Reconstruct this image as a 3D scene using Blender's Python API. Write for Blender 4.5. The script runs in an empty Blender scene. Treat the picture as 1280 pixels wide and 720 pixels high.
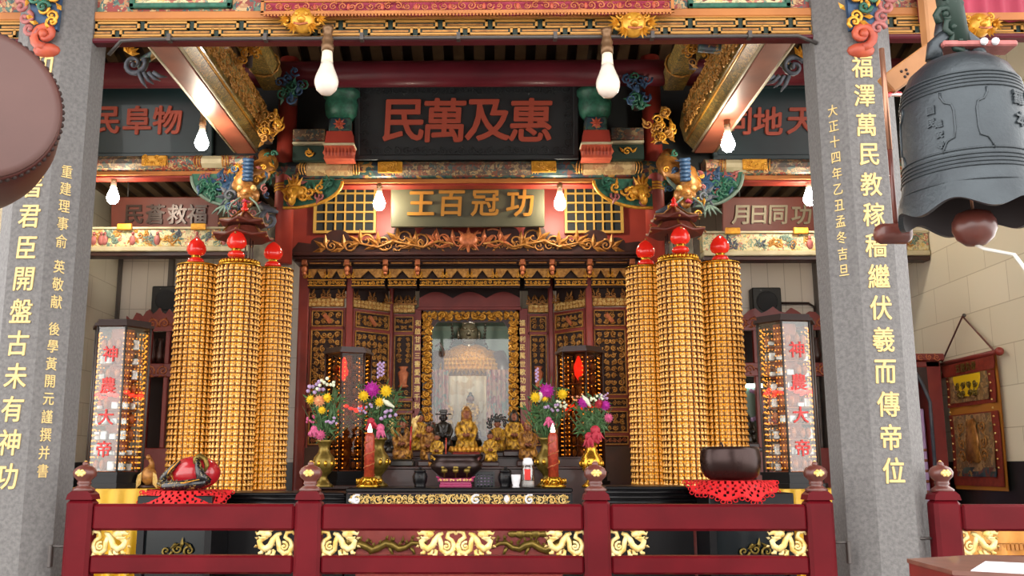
import bpy, math, random
from mathutils import Vector, Matrix, Euler
PI = math.pi
R = math.radians
C = bpy.context.scene.collection
SC = bpy.context.scene

# ---------------------------------------------------------------- camera, sky, exposure
F_PX, PPX, PITCH, YAW, EYE = 1200.0, 597.0, R(10.5), R(0.7), 1.45
cam_data = bpy.data.cameras.new('camera')
cam_data.sensor_width = 36.0
cam_data.lens = 36.0 * F_PX / 1280.0
cam_data.shift_x = (640.0 - PPX) / 1280.0
cam_data.clip_end = 200
cam = bpy.data.objects.new('camera', cam_data)
C.objects.link(cam)
cam.location = (0, 0, EYE)
cam.rotation_euler = (R(90) + PITCH, 0, YAW)
SC.camera = cam
world = bpy.data.worlds.new('overcast_sky')
SC.world = world
world.use_nodes = True
_bg = world.node_tree.nodes['Background']
_bg.inputs['Color'].default_value = (1.0, 0.965, 0.93, 1)
_bg.inputs['Strength'].default_value = 3.0
BULB_POWER = 120.0
SC.view_settings.view_transform = 'Standard'
SC.view_settings.look = 'None'
SC.view_settings.gamma = 1.0
SC.view_settings.use_curve_mapping = False
SC.view_settings.exposure = 0.35
SC.cycles.use_denoising = True
SC.cycles.max_bounces = 6
SC.cycles.transparent_max_bounces = 12
SC.cycles.sample_clamp_indirect = 6.0
SC.cycles.caustics_reflective = False
SC.cycles.caustics_refractive = False

# ---------------------------------------------------------------- camera geometry helpers (photo pixels -> places in the hall)
_ct, _st, _cp, _sp = math.cos(PITCH), math.sin(PITCH), math.cos(YAW), math.sin(YAW)
AX_R = Vector((_cp, _sp, 0))
AX_F = Vector((-_sp * _ct, _cp * _ct, _st))
AX_U = Vector((_sp * _st, -_cp * _st, _ct))
def ray(px, py):
    return AX_R * ((px - PPX) / F_PX) + AX_U * ((360.0 - py) / F_PX) + AX_F
def P(px, py, Y):
    d = ray(px, py)
    return Vector((0, 0, EYE)) + d * (Y / d.y)
def PX(px, py, X):
    d = ray(px, py)
    return Vector((0, 0, EYE)) + d * (X / d.x)
def ZP(py, Y, px=613):
    return P(px, py, Y).z
def at(px, Y, z):
    k = (px - PPX) / F_PX
    x = (k * (Y * _cp * _ct + (z - EYE) * _st) - Y * _sp) / (_cp + k * _sp * _ct)
    return Vector((x, Y, z))
def mpp(Y, z=EYE):
    return (Y * _ct + (z - EYE) * _st) / F_PX

# ---------------------------------------------------------------- materials
def lin(h):
    h = h.lstrip('#')
    v = [int(h[i:i + 2], 16) / 255.0 for i in (0, 2, 4)]
    return tuple(x / 12.92 if x <= 0.04045 else ((x + 0.055) / 1.055) ** 2.4 for x in v) + (1.0,)
MATS = {}
def mat(name, col, rough=0.5, metal=0.0, col2=None, scale=6.0, bump=0.0, bscale=40.0, emit=None, estr=0.0, coat=0.0, spec=0.5, alpha=1.0):
    m = bpy.data.materials.new(name)
    m.use_nodes = True
    nt = m.node_tree
    b = nt.nodes['Principled BSDF']
    b.inputs['Roughness'].default_value = rough
    b.inputs['Metallic'].default_value = metal
    b.inputs['Coat Weight'].default_value = coat
    b.inputs['Specular IOR Level'].default_value = spec
    b.inputs['Alpha'].default_value = alpha
    c = lin(col)
    b.inputs['Base Color'].default_value = c
    tc = nt.nodes.new('ShaderNodeTexCoord')
    if col2:
        n = nt.nodes.new('ShaderNodeTexNoise')
        n.inputs['Scale'].default_value = scale
        n.inputs['Detail'].default_value = 5
        nt.links.new(tc.outputs['Object'], n.inputs['Vector'])
        r = nt.nodes.new('ShaderNodeValToRGB')
        r.color_ramp.elements[0].position = 0.35
        r.color_ramp.elements[1].position = 0.65
        r.color_ramp.elements[0].color = c
        r.color_ramp.elements[1].color = lin(col2)
        nt.links.new(n.outputs['Fac'], r.inputs['Fac'])
        nt.links.new(r.outputs['Color'], b.inputs['Base Color'])
    if bump:
        n2 = nt.nodes.new('ShaderNodeTexNoise')
        n2.inputs['Scale'].default_value = bscale
        n2.inputs['Detail'].default_value = 4
        nt.links.new(tc.outputs['Object'], n2.inputs['Vector'])
        bp = nt.nodes.new('ShaderNodeBump')
        bp.inputs['Strength'].default_value = bump
        bp.inputs['Distance'].default_value = 0.02
        nt.links.new(n2.outputs['Fac'], bp.inputs['Height'])
        nt.links.new(bp.outputs['Normal'], b.inputs['Normal'])
    if emit:
        b.inputs['Emission Color'].default_value = lin(emit)
        b.inputs['Emission Strength'].default_value = estr
    MATS[name] = m
    return m
def tile_mat(name, col, col2, grout, w, h, axes, offset=0.0, rough=0.3, mortar=0.006):
    m = mat(name, col, rough)
    nt = m.node_tree
    b = nt.nodes['Principled BSDF']
    tc = nt.nodes.new('ShaderNodeTexCoord')
    sep = nt.nodes.new('ShaderNodeSeparateXYZ')
    com = nt.nodes.new('ShaderNodeCombineXYZ')
    nt.links.new(tc.outputs['Object'], sep.inputs[0])
    nt.links.new(sep.outputs[axes[0]], com.inputs[0])
    nt.links.new(sep.outputs[axes[1]], com.inputs[1])
    br = nt.nodes.new('ShaderNodeTexBrick')
    br.offset = offset
    br.inputs['Scale'].default_value = 1.0
    br.inputs['Brick Width'].default_value = w
    br.inputs['Row Height'].default_value = h
    br.inputs['Mortar Size'].default_value = mortar
    br.inputs['Mortar Smooth'].default_value = 0.2
    br.inputs['Color1'].default_value = lin(col)
    br.inputs['Color2'].default_value = lin(col2)
    br.inputs['Mortar'].default_value = lin(grout)
    nt.links.new(com.outputs[0], br.inputs['Vector'])
    nt.links.new(br.outputs['Color'], b.inputs['Base Color'])
    return m
def painted_mat(name, cols, scale=9.0, rough=0.4, stretch=(1, 1, 1), coat=0.0):
    """Many-coloured temple painting: voronoi patches pushed about by noise."""
    m = mat(name, cols[0], rough, coat=coat)
    nt = m.node_tree
    b = nt.nodes['Principled BSDF']
    tc = nt.nodes.new('ShaderNodeTexCoord')
    mp = nt.nodes.new('ShaderNodeMapping')
    mp.inputs['Scale'].default_value = stretch
    nz = nt.nodes.new('ShaderNodeTexNoise')
    nz.inputs['Scale'].default_value = scale * 0.7
    add = nt.nodes.new('ShaderNodeMixRGB')
    add.blend_type = 'ADD'
    add.inputs['Fac'].default_value = 0.25
    vo = nt.nodes.new('ShaderNodeTexVoronoi')
    vo.inputs['Scale'].default_value = scale
    bw = nt.nodes.new('ShaderNodeSeparateColor')
    rp = nt.nodes.new('ShaderNodeValToRGB')
    rp.color_ramp.interpolation = 'CONSTANT'
    for i, c in enumerate(cols):
        if i < 2:
            e = rp.color_ramp.elements[i]
            e.position = i / len(cols)
        else:
            e = rp.color_ramp.elements.new(i / len(cols))
        e.color = lin(c)
    nt.links.new(tc.outputs['Object'], mp.inputs[0])
    nt.links.new(mp.outputs[0], nz.inputs['Vector'])
    nt.links.new(mp.outputs[0], add.inputs[1])
    nt.links.new(nz.outputs['Color'], add.inputs[2])
    nt.links.new(add.outputs[0], vo.inputs['Vector'])
    nt.links.new(vo.outputs['Color'], bw.inputs[0])
    nt.links.new(bw.outputs[0], rp.inputs[0])
    nt.links.new(rp.outputs[0], b.inputs['Base Color'])
    return m
def glass_mat(name, tint, clear=0.85, rough=0.02):
    m = bpy.data.materials.new(name)
    m.use_nodes = True
    nt = m.node_tree
    nt.nodes.remove(nt.nodes['Principled BSDF'])
    out = nt.nodes['Material Output']
    t = nt.nodes.new('ShaderNodeBsdfTransparent')
    t.inputs['Color'].default_value = lin(tint)
    g = nt.nodes.new('ShaderNodeBsdfGlossy')
    g.inputs['Roughness'].default_value = rough
    g.inputs['Color'].default_value = (1, 1, 1, 1)
    mx = nt.nodes.new('ShaderNodeMixShader')
    mx.inputs['Fac'].default_value = 1 - clear
    nt.links.new(t.outputs[0], mx.inputs[1])
    nt.links.new(g.outputs[0], mx.inputs[2])
    nt.links.new(mx.outputs[0], out.inputs['Surface'])
    MATS[name] = m
    return m

M_STONE = mat('grey_granite', '#777574', 0.75, col2='#646262', scale=45, bump=0.25, bscale=120)
M_STONE_IN = mat('olive_stone', '#77705f', 0.7, col2='#5d574b', scale=9, bump=0.4, bscale=30)
M_PAVE = tile_mat('granite_paving', '#8c8882', '#7d7973', '#5a5753', 0.6, 0.6, (0, 1), rough=0.5)
M_TILE_B = tile_mat('cream_tile_back', '#ddd4ca', '#d7cec3', '#b4aaa0', 0.26, 0.78, (0, 2))
M_TILE_S = tile_mat('cream_tile_side', '#ece5cf', '#e6dfc8', '#c6bca2', 0.9, 0.47, (1, 2), offset=0.5)
M_BLACK = mat('black_lacquer', '#0f0e11', 0.35, coat=0.05, spec=0.3)
M_DARKGLASS = mat('dark_glass_front', '#10181c', 0.12)
M_WAINS = mat('black_stone', '#1b1c1e', 0.3, col2='#26282a', scale=5)
M_ROOF = mat('dark_roof_boards', '#42362f', 0.8, col2='#382e29', scale=3)
M_RAFT = mat('tan_rafters', '#6d5438', 0.6, col2='#5c4630', scale=4)
M_MAROON = mat('maroon_timber', '#5f1a26', 0.42, col2='#501520', scale=2, coat=0.05, spec=.3)
M_RAIL = mat('red_lacquered_timber', '#621019', 0.36, col2='#530c14', scale=3, coat=0.0, spec=0.12)
M_REDPAINT = mat('red_painted_timber', '#a13a2c', 0.45, col2='#8b2e24', scale=3)
M_BEAMUNDER = mat('faded_red_underside', '#93503a', 0.4, col2='#7c4230', scale=3)
M_ORANGE = mat('orange_painted_timber', '#c07a3c', 0.5, col2='#ab6630', scale=3)
M_PINK = mat('rose_satin', '#b0304e', 0.55, col2='#9c2844', scale=2)
M_DKRED = mat('dark_red_carved_timber', '#8c332b', 0.42, col2='#782823', scale=3, coat=0.15)
M_DKWOOD = mat('dark_brown_timber', '#40201a', 0.4, col2='#2c1714', scale=4, coat=0.15)
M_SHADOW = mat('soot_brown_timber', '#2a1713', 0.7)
M_GOLD = mat('gold_leaf', '#e8ac3c', 0.36, 0.35, col2='#c98a2c', scale=25)
M_GOLDPALE = mat('pale_gold_paint', '#f2d791', 0.4, 0.25, col2='#dfb45e', scale=30)
M_GOLDDARK = mat('worn_gilding', '#cf9a4c', 0.42, 0.25, col2='#a06c2e', scale=30)
M_COPPER = mat('reddish_gilding', '#c9774a', 0.42, 0.3, col2='#a35a36', scale=25)
M_GOLDTXT = mat('gilt_lettering', '#d8bb7c', 0.45, 0.15)
M_GREENBEAM = mat('green_paint', '#0f2a21', 0.55)
M_TEAL = mat('dark_teal_lacquer', '#1c3338', 0.35, col2='#17292e', scale=2, coat=0.2)
M_CHARCOAL = mat('dark_slate_lacquer', '#262b2d', 0.45, col2='#22272a', scale=3)
M_OLIVE = mat('bronze_green_lacquer', '#57543d', 0.45, col2='#484734', scale=2)
M_REDTXT = mat('vermilion_lettering', '#a84a36', 0.5)
M_GOLDTXT2 = mat('antique_gold_lettering', '#b77f33', 0.4, 0.4)
M_REDPLAQUE = mat('red_brown_plaque_timber', '#7d3a2c', 0.5, col2='#6a2f24', scale=2)
M_BLACKTXT = mat('bronze_black_lettering', '#3a2a24', 0.3, 0.3)
M_SILVERTXT = mat('pale_bronze_lettering', '#857962', 0.45, 0.3)
M_YELLOWTIN = mat('yellow_painted_muntin', '#c79b4a', 0.5)
M_FRET = mat('ochre_fret_paint', '#c08a3e', 0.5)
M_PANE = mat('dark_window_pane', '#33383a', 0.2)
M_CREAM = mat('cream_paint', '#c9bfa0', 0.55, col2='#b0a684', scale=5)
M_PAINT1 = painted_mat('painted_frieze_cream', ['#c9bd94', '#d4c79a', '#9fa07a', '#cdb06a', '#c9bd94', '#b6705e', '#6f8c78', '#d8cc9f'], 24)
M_PAINT2 = painted_mat('painted_beam_dark', ['#6d5a4b', '#8a7558', '#4f4a44', '#a08a66', '#5c4a44', '#7b4a3c', '#4a5a58'], 20)
M_PAINT3 = painted_mat('painted_beam_cream', ['#a98d62', '#b59a6c', '#a98d62', '#c2a878', '#9a7a54', '#b08a5e'], 16)
M_PAINT4 = painted_mat('painted_bracket_blue', ['#2f4652', '#27413c', '#3d5a50', '#6b3c34', '#2d3440', '#a07a40', '#39504a'], 14)
M_PAINT5 = painted_mat('painted_panel_red', ['#8a4038', '#b5825a', '#5f7a68', '#c8a878', '#933a34', '#3f5a5a'], 24)
M_BEAMGOLD = painted_mat('gilded_painted_beam', ['#8a7440', '#a98c4c', '#6c6238', '#c0a25a', '#4f5a44', '#94803f', '#7c6438'], 30, rough=0.28, coat=0.5)
M_RELIEFDRAG = mat('dragon_cream_gold', '#efdca0', 0.42, 0.15, col2='#d9b45c', scale=22)
M_BRONZE = mat('blue_black_bell_bronze', '#40474c', 0.36, 0.5, col2='#373d42', scale=7, bump=0.12, bscale=60)
M_BELLIN = mat('dark_bell_inside', '#2a2022', 0.6)
M_DRUM = mat('brown_drum_hide', '#5e3f3a', 0.5, col2='#543834', scale=2)
M_DRUMSIDE = mat('dark_drum_barrel', '#4a221e', 0.5)
M_PEACH = mat('peach_wood', '#b07a4a', 0.5, col2='#9c6a3f', scale=6)
M_MALLET = mat('red_brown_turned_wood', '#6b382e', 0.35, col2='#572b25', scale=8, coat=0.3)
M_COPPERROD = mat('copper_rod', '#b08068', 0.3, 0.7)
M_ROPE = mat('white_rope', '#dcd8d0', 0.7)
M_NICHE = mat('gold_niche_figure', '#ffcf70', 0.2, 0.45, col2='#f6bd86', scale=55, emit='#ffa726', estr=0.16)  # faint amber glow put into the figures to make them yellower
M_NICHEGLOW = mat('amber_backlight', '#d98a10', 0.4, emit='#ffa318', estr=0.9)
M_NICHELEDGE = mat('red_brown_ledge', '#4a220e', 0.45, 0.1)
M_REDLAMP = mat('red_glass_bud', '#c8241c', 0.18, emit='#ff2818', estr=0.25, coat=0.6)
M_BRASS = mat('polished_brass', '#d8a83c', 0.22, 0.85, col2='#c08c28', scale=12)
M_BRASSOLD = mat('antique_brass', '#8a7434', 0.35, 0.7, col2='#6c5a28', scale=25)
M_LACE = mat('red_crochet', '#d6141c', 0.75)
M_FISHRED = mat('red_lacquer', '#b3202a', 0.2, coat=0.6)
M_FISHBLACK = painted_mat('black_gold_fish_lacquer', ['#17161a', '#1c1b1e', '#141416', '#8a7440', '#18171a', '#222024'], 30, rough=0.25, coat=0.4)
M_BOWL = mat('dark_bronze_bowl', '#3b2a28', 0.26, 0.55, col2='#33221f', scale=4)
M_YELLOWCLOTH = mat('yellow_satin', '#e0b228', 0.45, col2='#cf9e1c', scale=4)
M_ORANGECLOTH = mat('golden_orange_satin', '#d99a3c', 0.45, col2='#c8852c', scale=4)
M_GLASS = glass_mat('clear_glass', '#f4f6f4', 0.94)
M_NICHEGLASS = glass_mat('niche_glass', '#f4f6f6', 0.965, 0.01)
M_SMOKE = glass_mat('smoked_glass', '#d6c8ba', 0.985)
M_BEAD = mat('amber_lamp_beads', '#e08a20', 0.3, emit='#ff9a30', estr=1.6)
M_BEADSMOKE = mat('amber_lamp_string', '#ffb040', 0.3, emit='#ffa838', estr=3.5)
M_REDBEAD = mat('red_lamp_strip', '#e03020', 0.3, emit='#ff3020', estr=1.6)
M_ORANGEBACK = mat('orange_lacquer_board', '#b4501e', 0.4, col2='#94401a', scale=10)
M_SILVER = mat('silver_foil', '#c9ccd0', 0.25, 0.7, col2='#a9a4a4', scale=18)
M_REDCHAR = mat('red_glass_lettering', '#d02a26', 0.4)
M_BULB = mat('lit_bulb_glass', '#ffffff', 0.3, emit='#fff3dc', estr=BULB_POWER)
M_BULBOFF = mat('frosted_bulb_glass', '#e8d9cc', 0.18, coat=0.5)
M_BULBNECK = mat('cream_bulb_neck', '#efe2c8', 0.35)
M_SOCKET = mat('aged_brass_socket', '#7a5c40', 0.4, 0.5)
M_BLACKPLAS = mat('black_plastic', '#17181a', 0.5)
M_CONE = mat('speaker_mesh', '#2a2b2f', 0.8)
M_GREYPIPE = mat('grey_conduit', '#57504c', 0.5)
M_WHITE = mat('white_ceramic', '#e6e6ea', 0.25, coat=0.4)
M_LABEL = mat('red_label', '#d82a20', 0.5)
M_CANDLE = mat('red_wax', '#b5452c', 0.4, col2='#8f2f20', scale=40)
M_FLAME = mat('candle_bulb', '#fff0d8', 0.3, emit='#fff0d8', estr=6.0)
M_MAGENTA = mat('magenta_lacquer', '#a02a5c', 0.4)
M_BURNER = mat('dark_bronze', '#3c2c2a', 0.32, 0.5, col2='#2e2220', scale=9)
M_LEAF = mat('leaf_green', '#33562f', 0.55, col2='#4a7040', scale=30)
M_STEM = mat('stem_green', '#48683c', 0.6)
M_FYEL = mat('yellow_petals', '#f0c818', 0.6)
M_FPINK = mat('pink_petals', '#cc5a86', 0.6)
M_FMAG = mat('magenta_petals', '#b01f96', 0.6)
M_FPEACH = mat('peach_petals', '#e8a070', 0.6)
M_FLIL = mat('lilac_petals', '#b79ac4', 0.6)
M_FWHITE = mat('cream_petals', '#e6ecd0', 0.6)
M_FRED = mat('red_petals', '#b0263c', 0.6)
M_SKINDK = mat('dark_bronze_skin', '#8a5036', 0.35, 0.2)
M_SKINBLK = mat('black_face_lacquer', '#1c1614', 0.3)
M_SKINGOLD = mat('gold_skin', '#b98a3a', 0.35, 0.5)
M_ROBEGOLD = mat('gilded_robe', '#e9b43a', 0.34, 0.3, col2='#6e4412', scale=30, bump=0.5, bscale=60)
M_ROBEBRN = mat('worn_gilded_robe', '#c48a38', 0.36, 0.3, col2='#5c3014', scale=30, bump=0.5, bscale=60)
M_ROBEBLK = mat('black_lacquer_robe', '#1d1a18', 0.3, col2='#2c2418', scale=20)
M_SHENSKIN = mat('grey_bronze_skin', '#5f5646', 0.26, 0.3)
M_CAPE = mat('gold_leaf_cape', '#b87a0c', 0.4, 0.3, col2='#7a4c08', scale=35, bump=0.8, bscale=45)
M_EMBROID = painted_mat('embroidered_hanging', ['#c46a6a', '#d8a08a', '#a8585c', '#d8b48c', '#7c9a88', '#c88a78'], 22, stretch=(1, 1, 0.35))
M_SILK = painted_mat('pale_gold_silk', ['#d9c4a4', '#e2cfae', '#d0b48c', '#e6d6ba'], 8)
M_TANBANNER = painted_mat('tan_embroidery', ['#8f7048', '#a8855a', '#7a5c3c', '#b08c5c', '#6f6048', '#8a6a44'], 18)
M_BANNERRED = mat('red_brocade', '#8e3424', 0.6, col2='#7a2a1e', scale=20)
M_BANNERORG = mat('orange_brocade', '#b5752a', 0.55)
M_PAPER = mat('white_paper', '#dfe3ea', 0.6)
M_BOXTOP = mat('worn_red_brown_top', '#6e4438', 0.4, col2='#5e382e', scale=14, coat=0.1)
M_BOXSIDE = mat('red_box_paint', '#6e1c1a', 0.4, col2='#601816', scale=4, coat=0.05)
M_IRON = mat('grey_iron', '#55504e', 0.5, 0.5)
M_WHISK = mat('grey_green_paint', '#6f8578', 0.5)
M_CLOUDGREY = mat('slate_painted_scroll', '#5c626c', 0.5, col2='#474d58', scale=10)
M_REDFLAME = mat('orange_red_painted_scroll', '#c25a3c', 0.5, col2='#a84634', scale=10)
M_GREENSC = mat('sea_green_painted_scales', '#2f6f58', 0.45, col2='#245444', scale=25)
M_BLUESC = mat('blue_painted_scroll', '#37587c', 0.5, col2='#2a4464', scale=20)
M_PINKSC = mat('rose_painted_scroll', '#b06a66', 0.5, col2='#94504e', scale=20)
M_BRNGOLD = mat('orange_gold_paint', '#b8803c', 0.4, 0.3, col2='#8c5a28', scale=20)

# ---------------------------------------------------------------- mesh building
class MB:
    """Collects shapes; build() links them as one mesh object."""
    def __init__(self, M=None):
        self.v, self.f, self.sm, self.cuts = [], [], [], []
        self.M = M or Matrix.Identity(4)
    def add(self, vs, fs, smooth=False):
        n = len(self.v)
        M = self.M
        self.cuts.append((n, len(self.f)))
        self.v.extend([tuple(M @ Vector(p)) for p in vs])
        self.f.extend([tuple(i + n for i in q) for q in fs])
        self.sm.extend([smooth] * len(fs))
        return self
    def box(self, x0, x1, y0, y1, z0, z1, bev=0.0):
        if x0 > x1: x0, x1 = x1, x0
        if y0 > y1: y0, y1 = y1, y0
        if z0 > z1: z0, z1 = z1, z0
        b = min(bev, (x1 - x0) * .45, (y1 - y0) * .45, (z1 - z0) * .45)
        if b <= 0:
            vs = [(x, y, z) for x in (x0, x1) for y in (y0, y1) for z in (z0, z1)]
            fs = [(0, 1, 3, 2), (4, 6, 7, 5), (0, 4, 5, 1), (2, 3, 7, 6), (0, 2, 6, 4), (1, 5, 7, 3)]
            return self.add(vs, fs)
        # chamfered along every edge: 24 verts
        vs, idx = [], {}
        for i, x in enumerate((x0, x1)):
            for j, y in enumerate((y0, y1)):
                for k, z in enumerate((z0, z1)):
                    sx, sy, sz = (1 if i == 0 else -1), (1 if j == 0 else -1), (1 if k == 0 else -1)
                    for a in range(3):
                        p = [x + sx * b, y + sy * b, z + sz * b]
                        p[a] = (x, y, z)[a]
                        idx[(i, j, k, a)] = len(vs)
                        vs.append(tuple(p))
        g = lambda i, j, k, a: idx[(i, j, k, a)]
        fs = []
        for s in (0, 1):
            q = [g(s, 0, 0, 0), g(s, 1, 0, 0), g(s, 1, 1, 0), g(s, 0, 1, 0)]; fs.append(tuple(q if s else q[::-1]))
            q = [g(0, s, 0, 1), g(0, s, 1, 1), g(1, s, 1, 1), g(1, s, 0, 1)]; fs.append(tuple(q if s else q[::-1]))
            q = [g(0, 0, s, 2), g(1, 0, s, 2), g(1, 1, s, 2), g(0, 1, s, 2)]; fs.append(tuple(q if s else q[::-1]))
        for s in (0, 1):
            for t in (0, 1):
                q = [g(s, t, 0, 0), g(s, t, 1, 0), g(s, t, 1, 1), g(s, t, 0, 1)]; fs.append(tuple(q if s != t else q[::-1]))
                q = [g(s, 0, t, 0), g(s, 1, t, 0), g(s, 1, t, 2), g(s, 0, t, 2)]; fs.append(tuple(q if s == t else q[::-1]))
                q = [g(0, s, t, 1), g(1, s, t, 1), g(1, s, t, 2), g(0, s, t, 2)]; fs.append(tuple(q if s != t else q[::-1]))
        for i in (0, 1):
            for j in (0, 1):
                for k in (0, 1):
                    q = [g(i, j, k, 0), g(i, j, k, 1), g(i, j, k, 2)]
                    fs.append(tuple(q if (i + j + k) % 2 else q[::-1]))
        return self.add(vs, fs)
    def prism(self, pts, y0, y1, axis='y'):
        """A closed outline (x, z) pushed from y0 to y1 (axis 'z': outline is (x, y); axis 'x': outline is (y, z))."""
        n = len(pts)
        if axis == 'y': mk = lambda p, t: (p[0], t, p[1])
        elif axis == 'z': mk = lambda p, t: (p[0], p[1], t)
        else: mk = lambda p, t: (t, p[0], p[1])
        vs = [mk(p, y0) for p in pts] + [mk(p, y1) for p in pts]
        fs = [tuple(range(n - 1, -1, -1)), tuple(range(n, 2 * n))]
        fs += [(i, (i + 1) % n, (i + 1) % n + n, i + n) for i in range(n)]
        return self.add(vs, fs)
    def lathe(self, prof, seg=20, c=(0, 0, 0), smooth=True, sx=1.0, sy=1.0, wave=None):
        vs, fs = [], []
        for i, (r, z) in enumerate(prof):
            for k in range(seg):
                a = 2 * PI * k / seg
                rr = r
                zz = z
                if wave: rr, zz = wave(r, z, a, i)
                vs.append((c[0] + rr * math.cos(a) * sx, c[1] + rr * math.sin(a) * sy, c[2] + zz))
        for i in range(len(prof) - 1):
            for k in range(seg):
                k2 = (k + 1) % seg
                fs.append((i * seg + k, i * seg + k2, (i + 1) * seg + k2, (i + 1) * seg + k))
        if prof[0][0] > 1e-5: fs.append(tuple(range(seg - 1, -1, -1)))
        if prof[-1][0] > 1e-5: fs.append(tuple((len(prof) - 1) * seg + k for k in range(seg)))
        return self.add(vs, fs, smooth)
    def ball(self, c, r, seg=10, rings=6):
        rx, ry, rz = r if isinstance(r, (tuple, list)) else (r, r, r)
        vs, fs = [], []
        for i in range(rings + 1):
            t = PI * i / rings
            for k in range(seg):
                a = 2 * PI * k / seg
                vs.append((c[0] + rx * math.sin(t) * math.cos(a), c[1] + ry * math.sin(t) * math.sin(a), c[2] - rz * math.cos(t)))
        for i in range(rings):
            for k in range(seg):
                k2 = (k + 1) % seg
                if i == 0: fs.append((k, (i + 1) * seg + k2, (i + 1) * seg + k))
                elif i == rings - 1: fs.append((i * seg + k, i * seg + k2, (i + 1) * seg + k))
                else: fs.append((i * seg + k, i * seg + k2, (i + 1) * seg + k2, (i + 1) * seg + k))
        return self.add(vs, fs, True)
    def tube(self, pts, rad, seg=6, flat=1.0):
        """A tapering round bar along pts; rad a number or one per point; flat squeezes it along y."""
        n = len(pts)
        pts = [Vector(p) for p in pts]
        rad = rad if isinstance(rad, (list, tuple)) else [rad] * n
        vs, fs = [], []
        ref = Vector((0, 1, 0))
        for i in range(n):
            d = (pts[min(i + 1, n - 1)] - pts[max(i - 1, 0)])
            if d.length < 1e-9: d = Vector((0, 0, 1))
            d.normalize()
            rf = ref if abs(d.dot(ref)) < 0.95 else Vector((1, 0, 0))
            s = d.cross(rf).normalized()
            u = s.cross(d).normalized()
            for k in range(seg):
                a = 2 * PI * k / seg
                vs.append(tuple(pts[i] + s * (rad[i] * math.cos(a)) + u * (rad[i] * math.sin(a) * flat)))
        for i in range(n - 1):
            for k in range(seg):
                k2 = (k + 1) % seg
                fs.append((i * seg + k, (i + 1) * seg + k, (i + 1) * seg + k2, i * seg + k2))
        fs.append(tuple(range(seg)))
        fs.append(tuple((n - 1) * seg + k for k in range(seg - 1, -1, -1)))
        return self.add(vs, fs, True)
    def bar(self, a, b, r, seg=8, r2=None):
        return self.tube([a, b], [r, r if r2 is None else r2], seg)
    def leaf(self, x, z, ang, L, W, y=0.0, h=0.01):
        c, s = math.cos(ang), math.sin(ang)
        loc = [(0, 0, 0), (.4 * L, W / 2, 0), (L, 0, 0), (.4 * L, -W / 2, 0), (.38 * L, 0, -h)]
        vs = [(x + p[0] * c - p[1] * s, y + p[2], z + p[0] * s + p[1] * c) for p in loc]
        return self.add(vs, [(0, 4, 1), (1, 4, 2), (2, 4, 3), (3, 4, 0), (0, 1, 2, 3)])
    def spiral(self, x, z, r, a0, turns, w, y=0.0, n=16, sgn=1, flat=.7):
        pts, rd = [], []
        for i in range(n):
            t = i / (n - 1)
            rr = r * (1 - .88 * t)
            a = a0 + sgn * turns * 2 * PI * t
            pts.append((x + rr * math.cos(a), y - .35 * w * t, z + rr * math.sin(a)))
            rd.append(w * (1 - .45 * t))
        self.tube(pts, rd, 5, flat)
        self.ball(pts[-1], w * .95, 6, 4)
        return self
    def carve(self, w, h, cell, rng, y=0.0, wd=None, mirror=True, leaves=3, depth=1.0, cx=0.0, cz=0.0):
        """Scrolling relief carving filling a w x h panel, facing -y."""
        wd = wd or cell * .085
        half = w / 2 if mirror else w
        nx = max(1, round(half / cell)); nz = max(1, round(h / cell))
        ax, az = half / nx, h / nz
        for i in range(nx):
            for j in range(nz):
                ux = (0 if mirror else -w / 2) + (i + .5) * ax + rng.uniform(-.08, .08) * ax
                uz = -h / 2 + (j + .5) * az + rng.uniform(-.08, .08) * az
                r = .46 * min(ax, az) * rng.uniform(.85, 1.08)
                sg = 1 if (i + j) % 2 else -1
                a0 = rng.uniform(0, 2 * PI)
                lv = [(rng.uniform(0, 2 * PI), rng.uniform(.5, .85)) for _ in range(leaves)]
                for mx in ((1, -1) if mirror else (1,)):
                    x = cx + ux * mx
                    aa = a0 if mx == 1 else PI - a0
                    self.spiral(x, cz + uz, r, aa, 1.35, wd, y, 13, sg * mx, .8 * depth)
                    for la, ll in lv:
                        l2 = la if mx == 1 else PI - la
                        self.leaf(x + r * .75 * math.cos(l2), cz + uz + r * .75 * math.sin(l2), l2 + .9 * sg * mx, ll * r, ll * r * .55, y - wd * .2, wd * 1.1 * depth)
        return self
    def build(self, name, m, parent=None, kind=None):
        me = bpy.data.meshes.new(name)
        me.from_pydata(self.v, [], self.f)
        me.polygons.foreach_set('use_smooth', self.sm)
        me.materials.append(m)
        me.update()
        o = bpy.data.objects.new(name, me)
        C.objects.link(o)
        if parent is not None: o.parent = parent
        if kind: o['kind'] = kind
        return o

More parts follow.
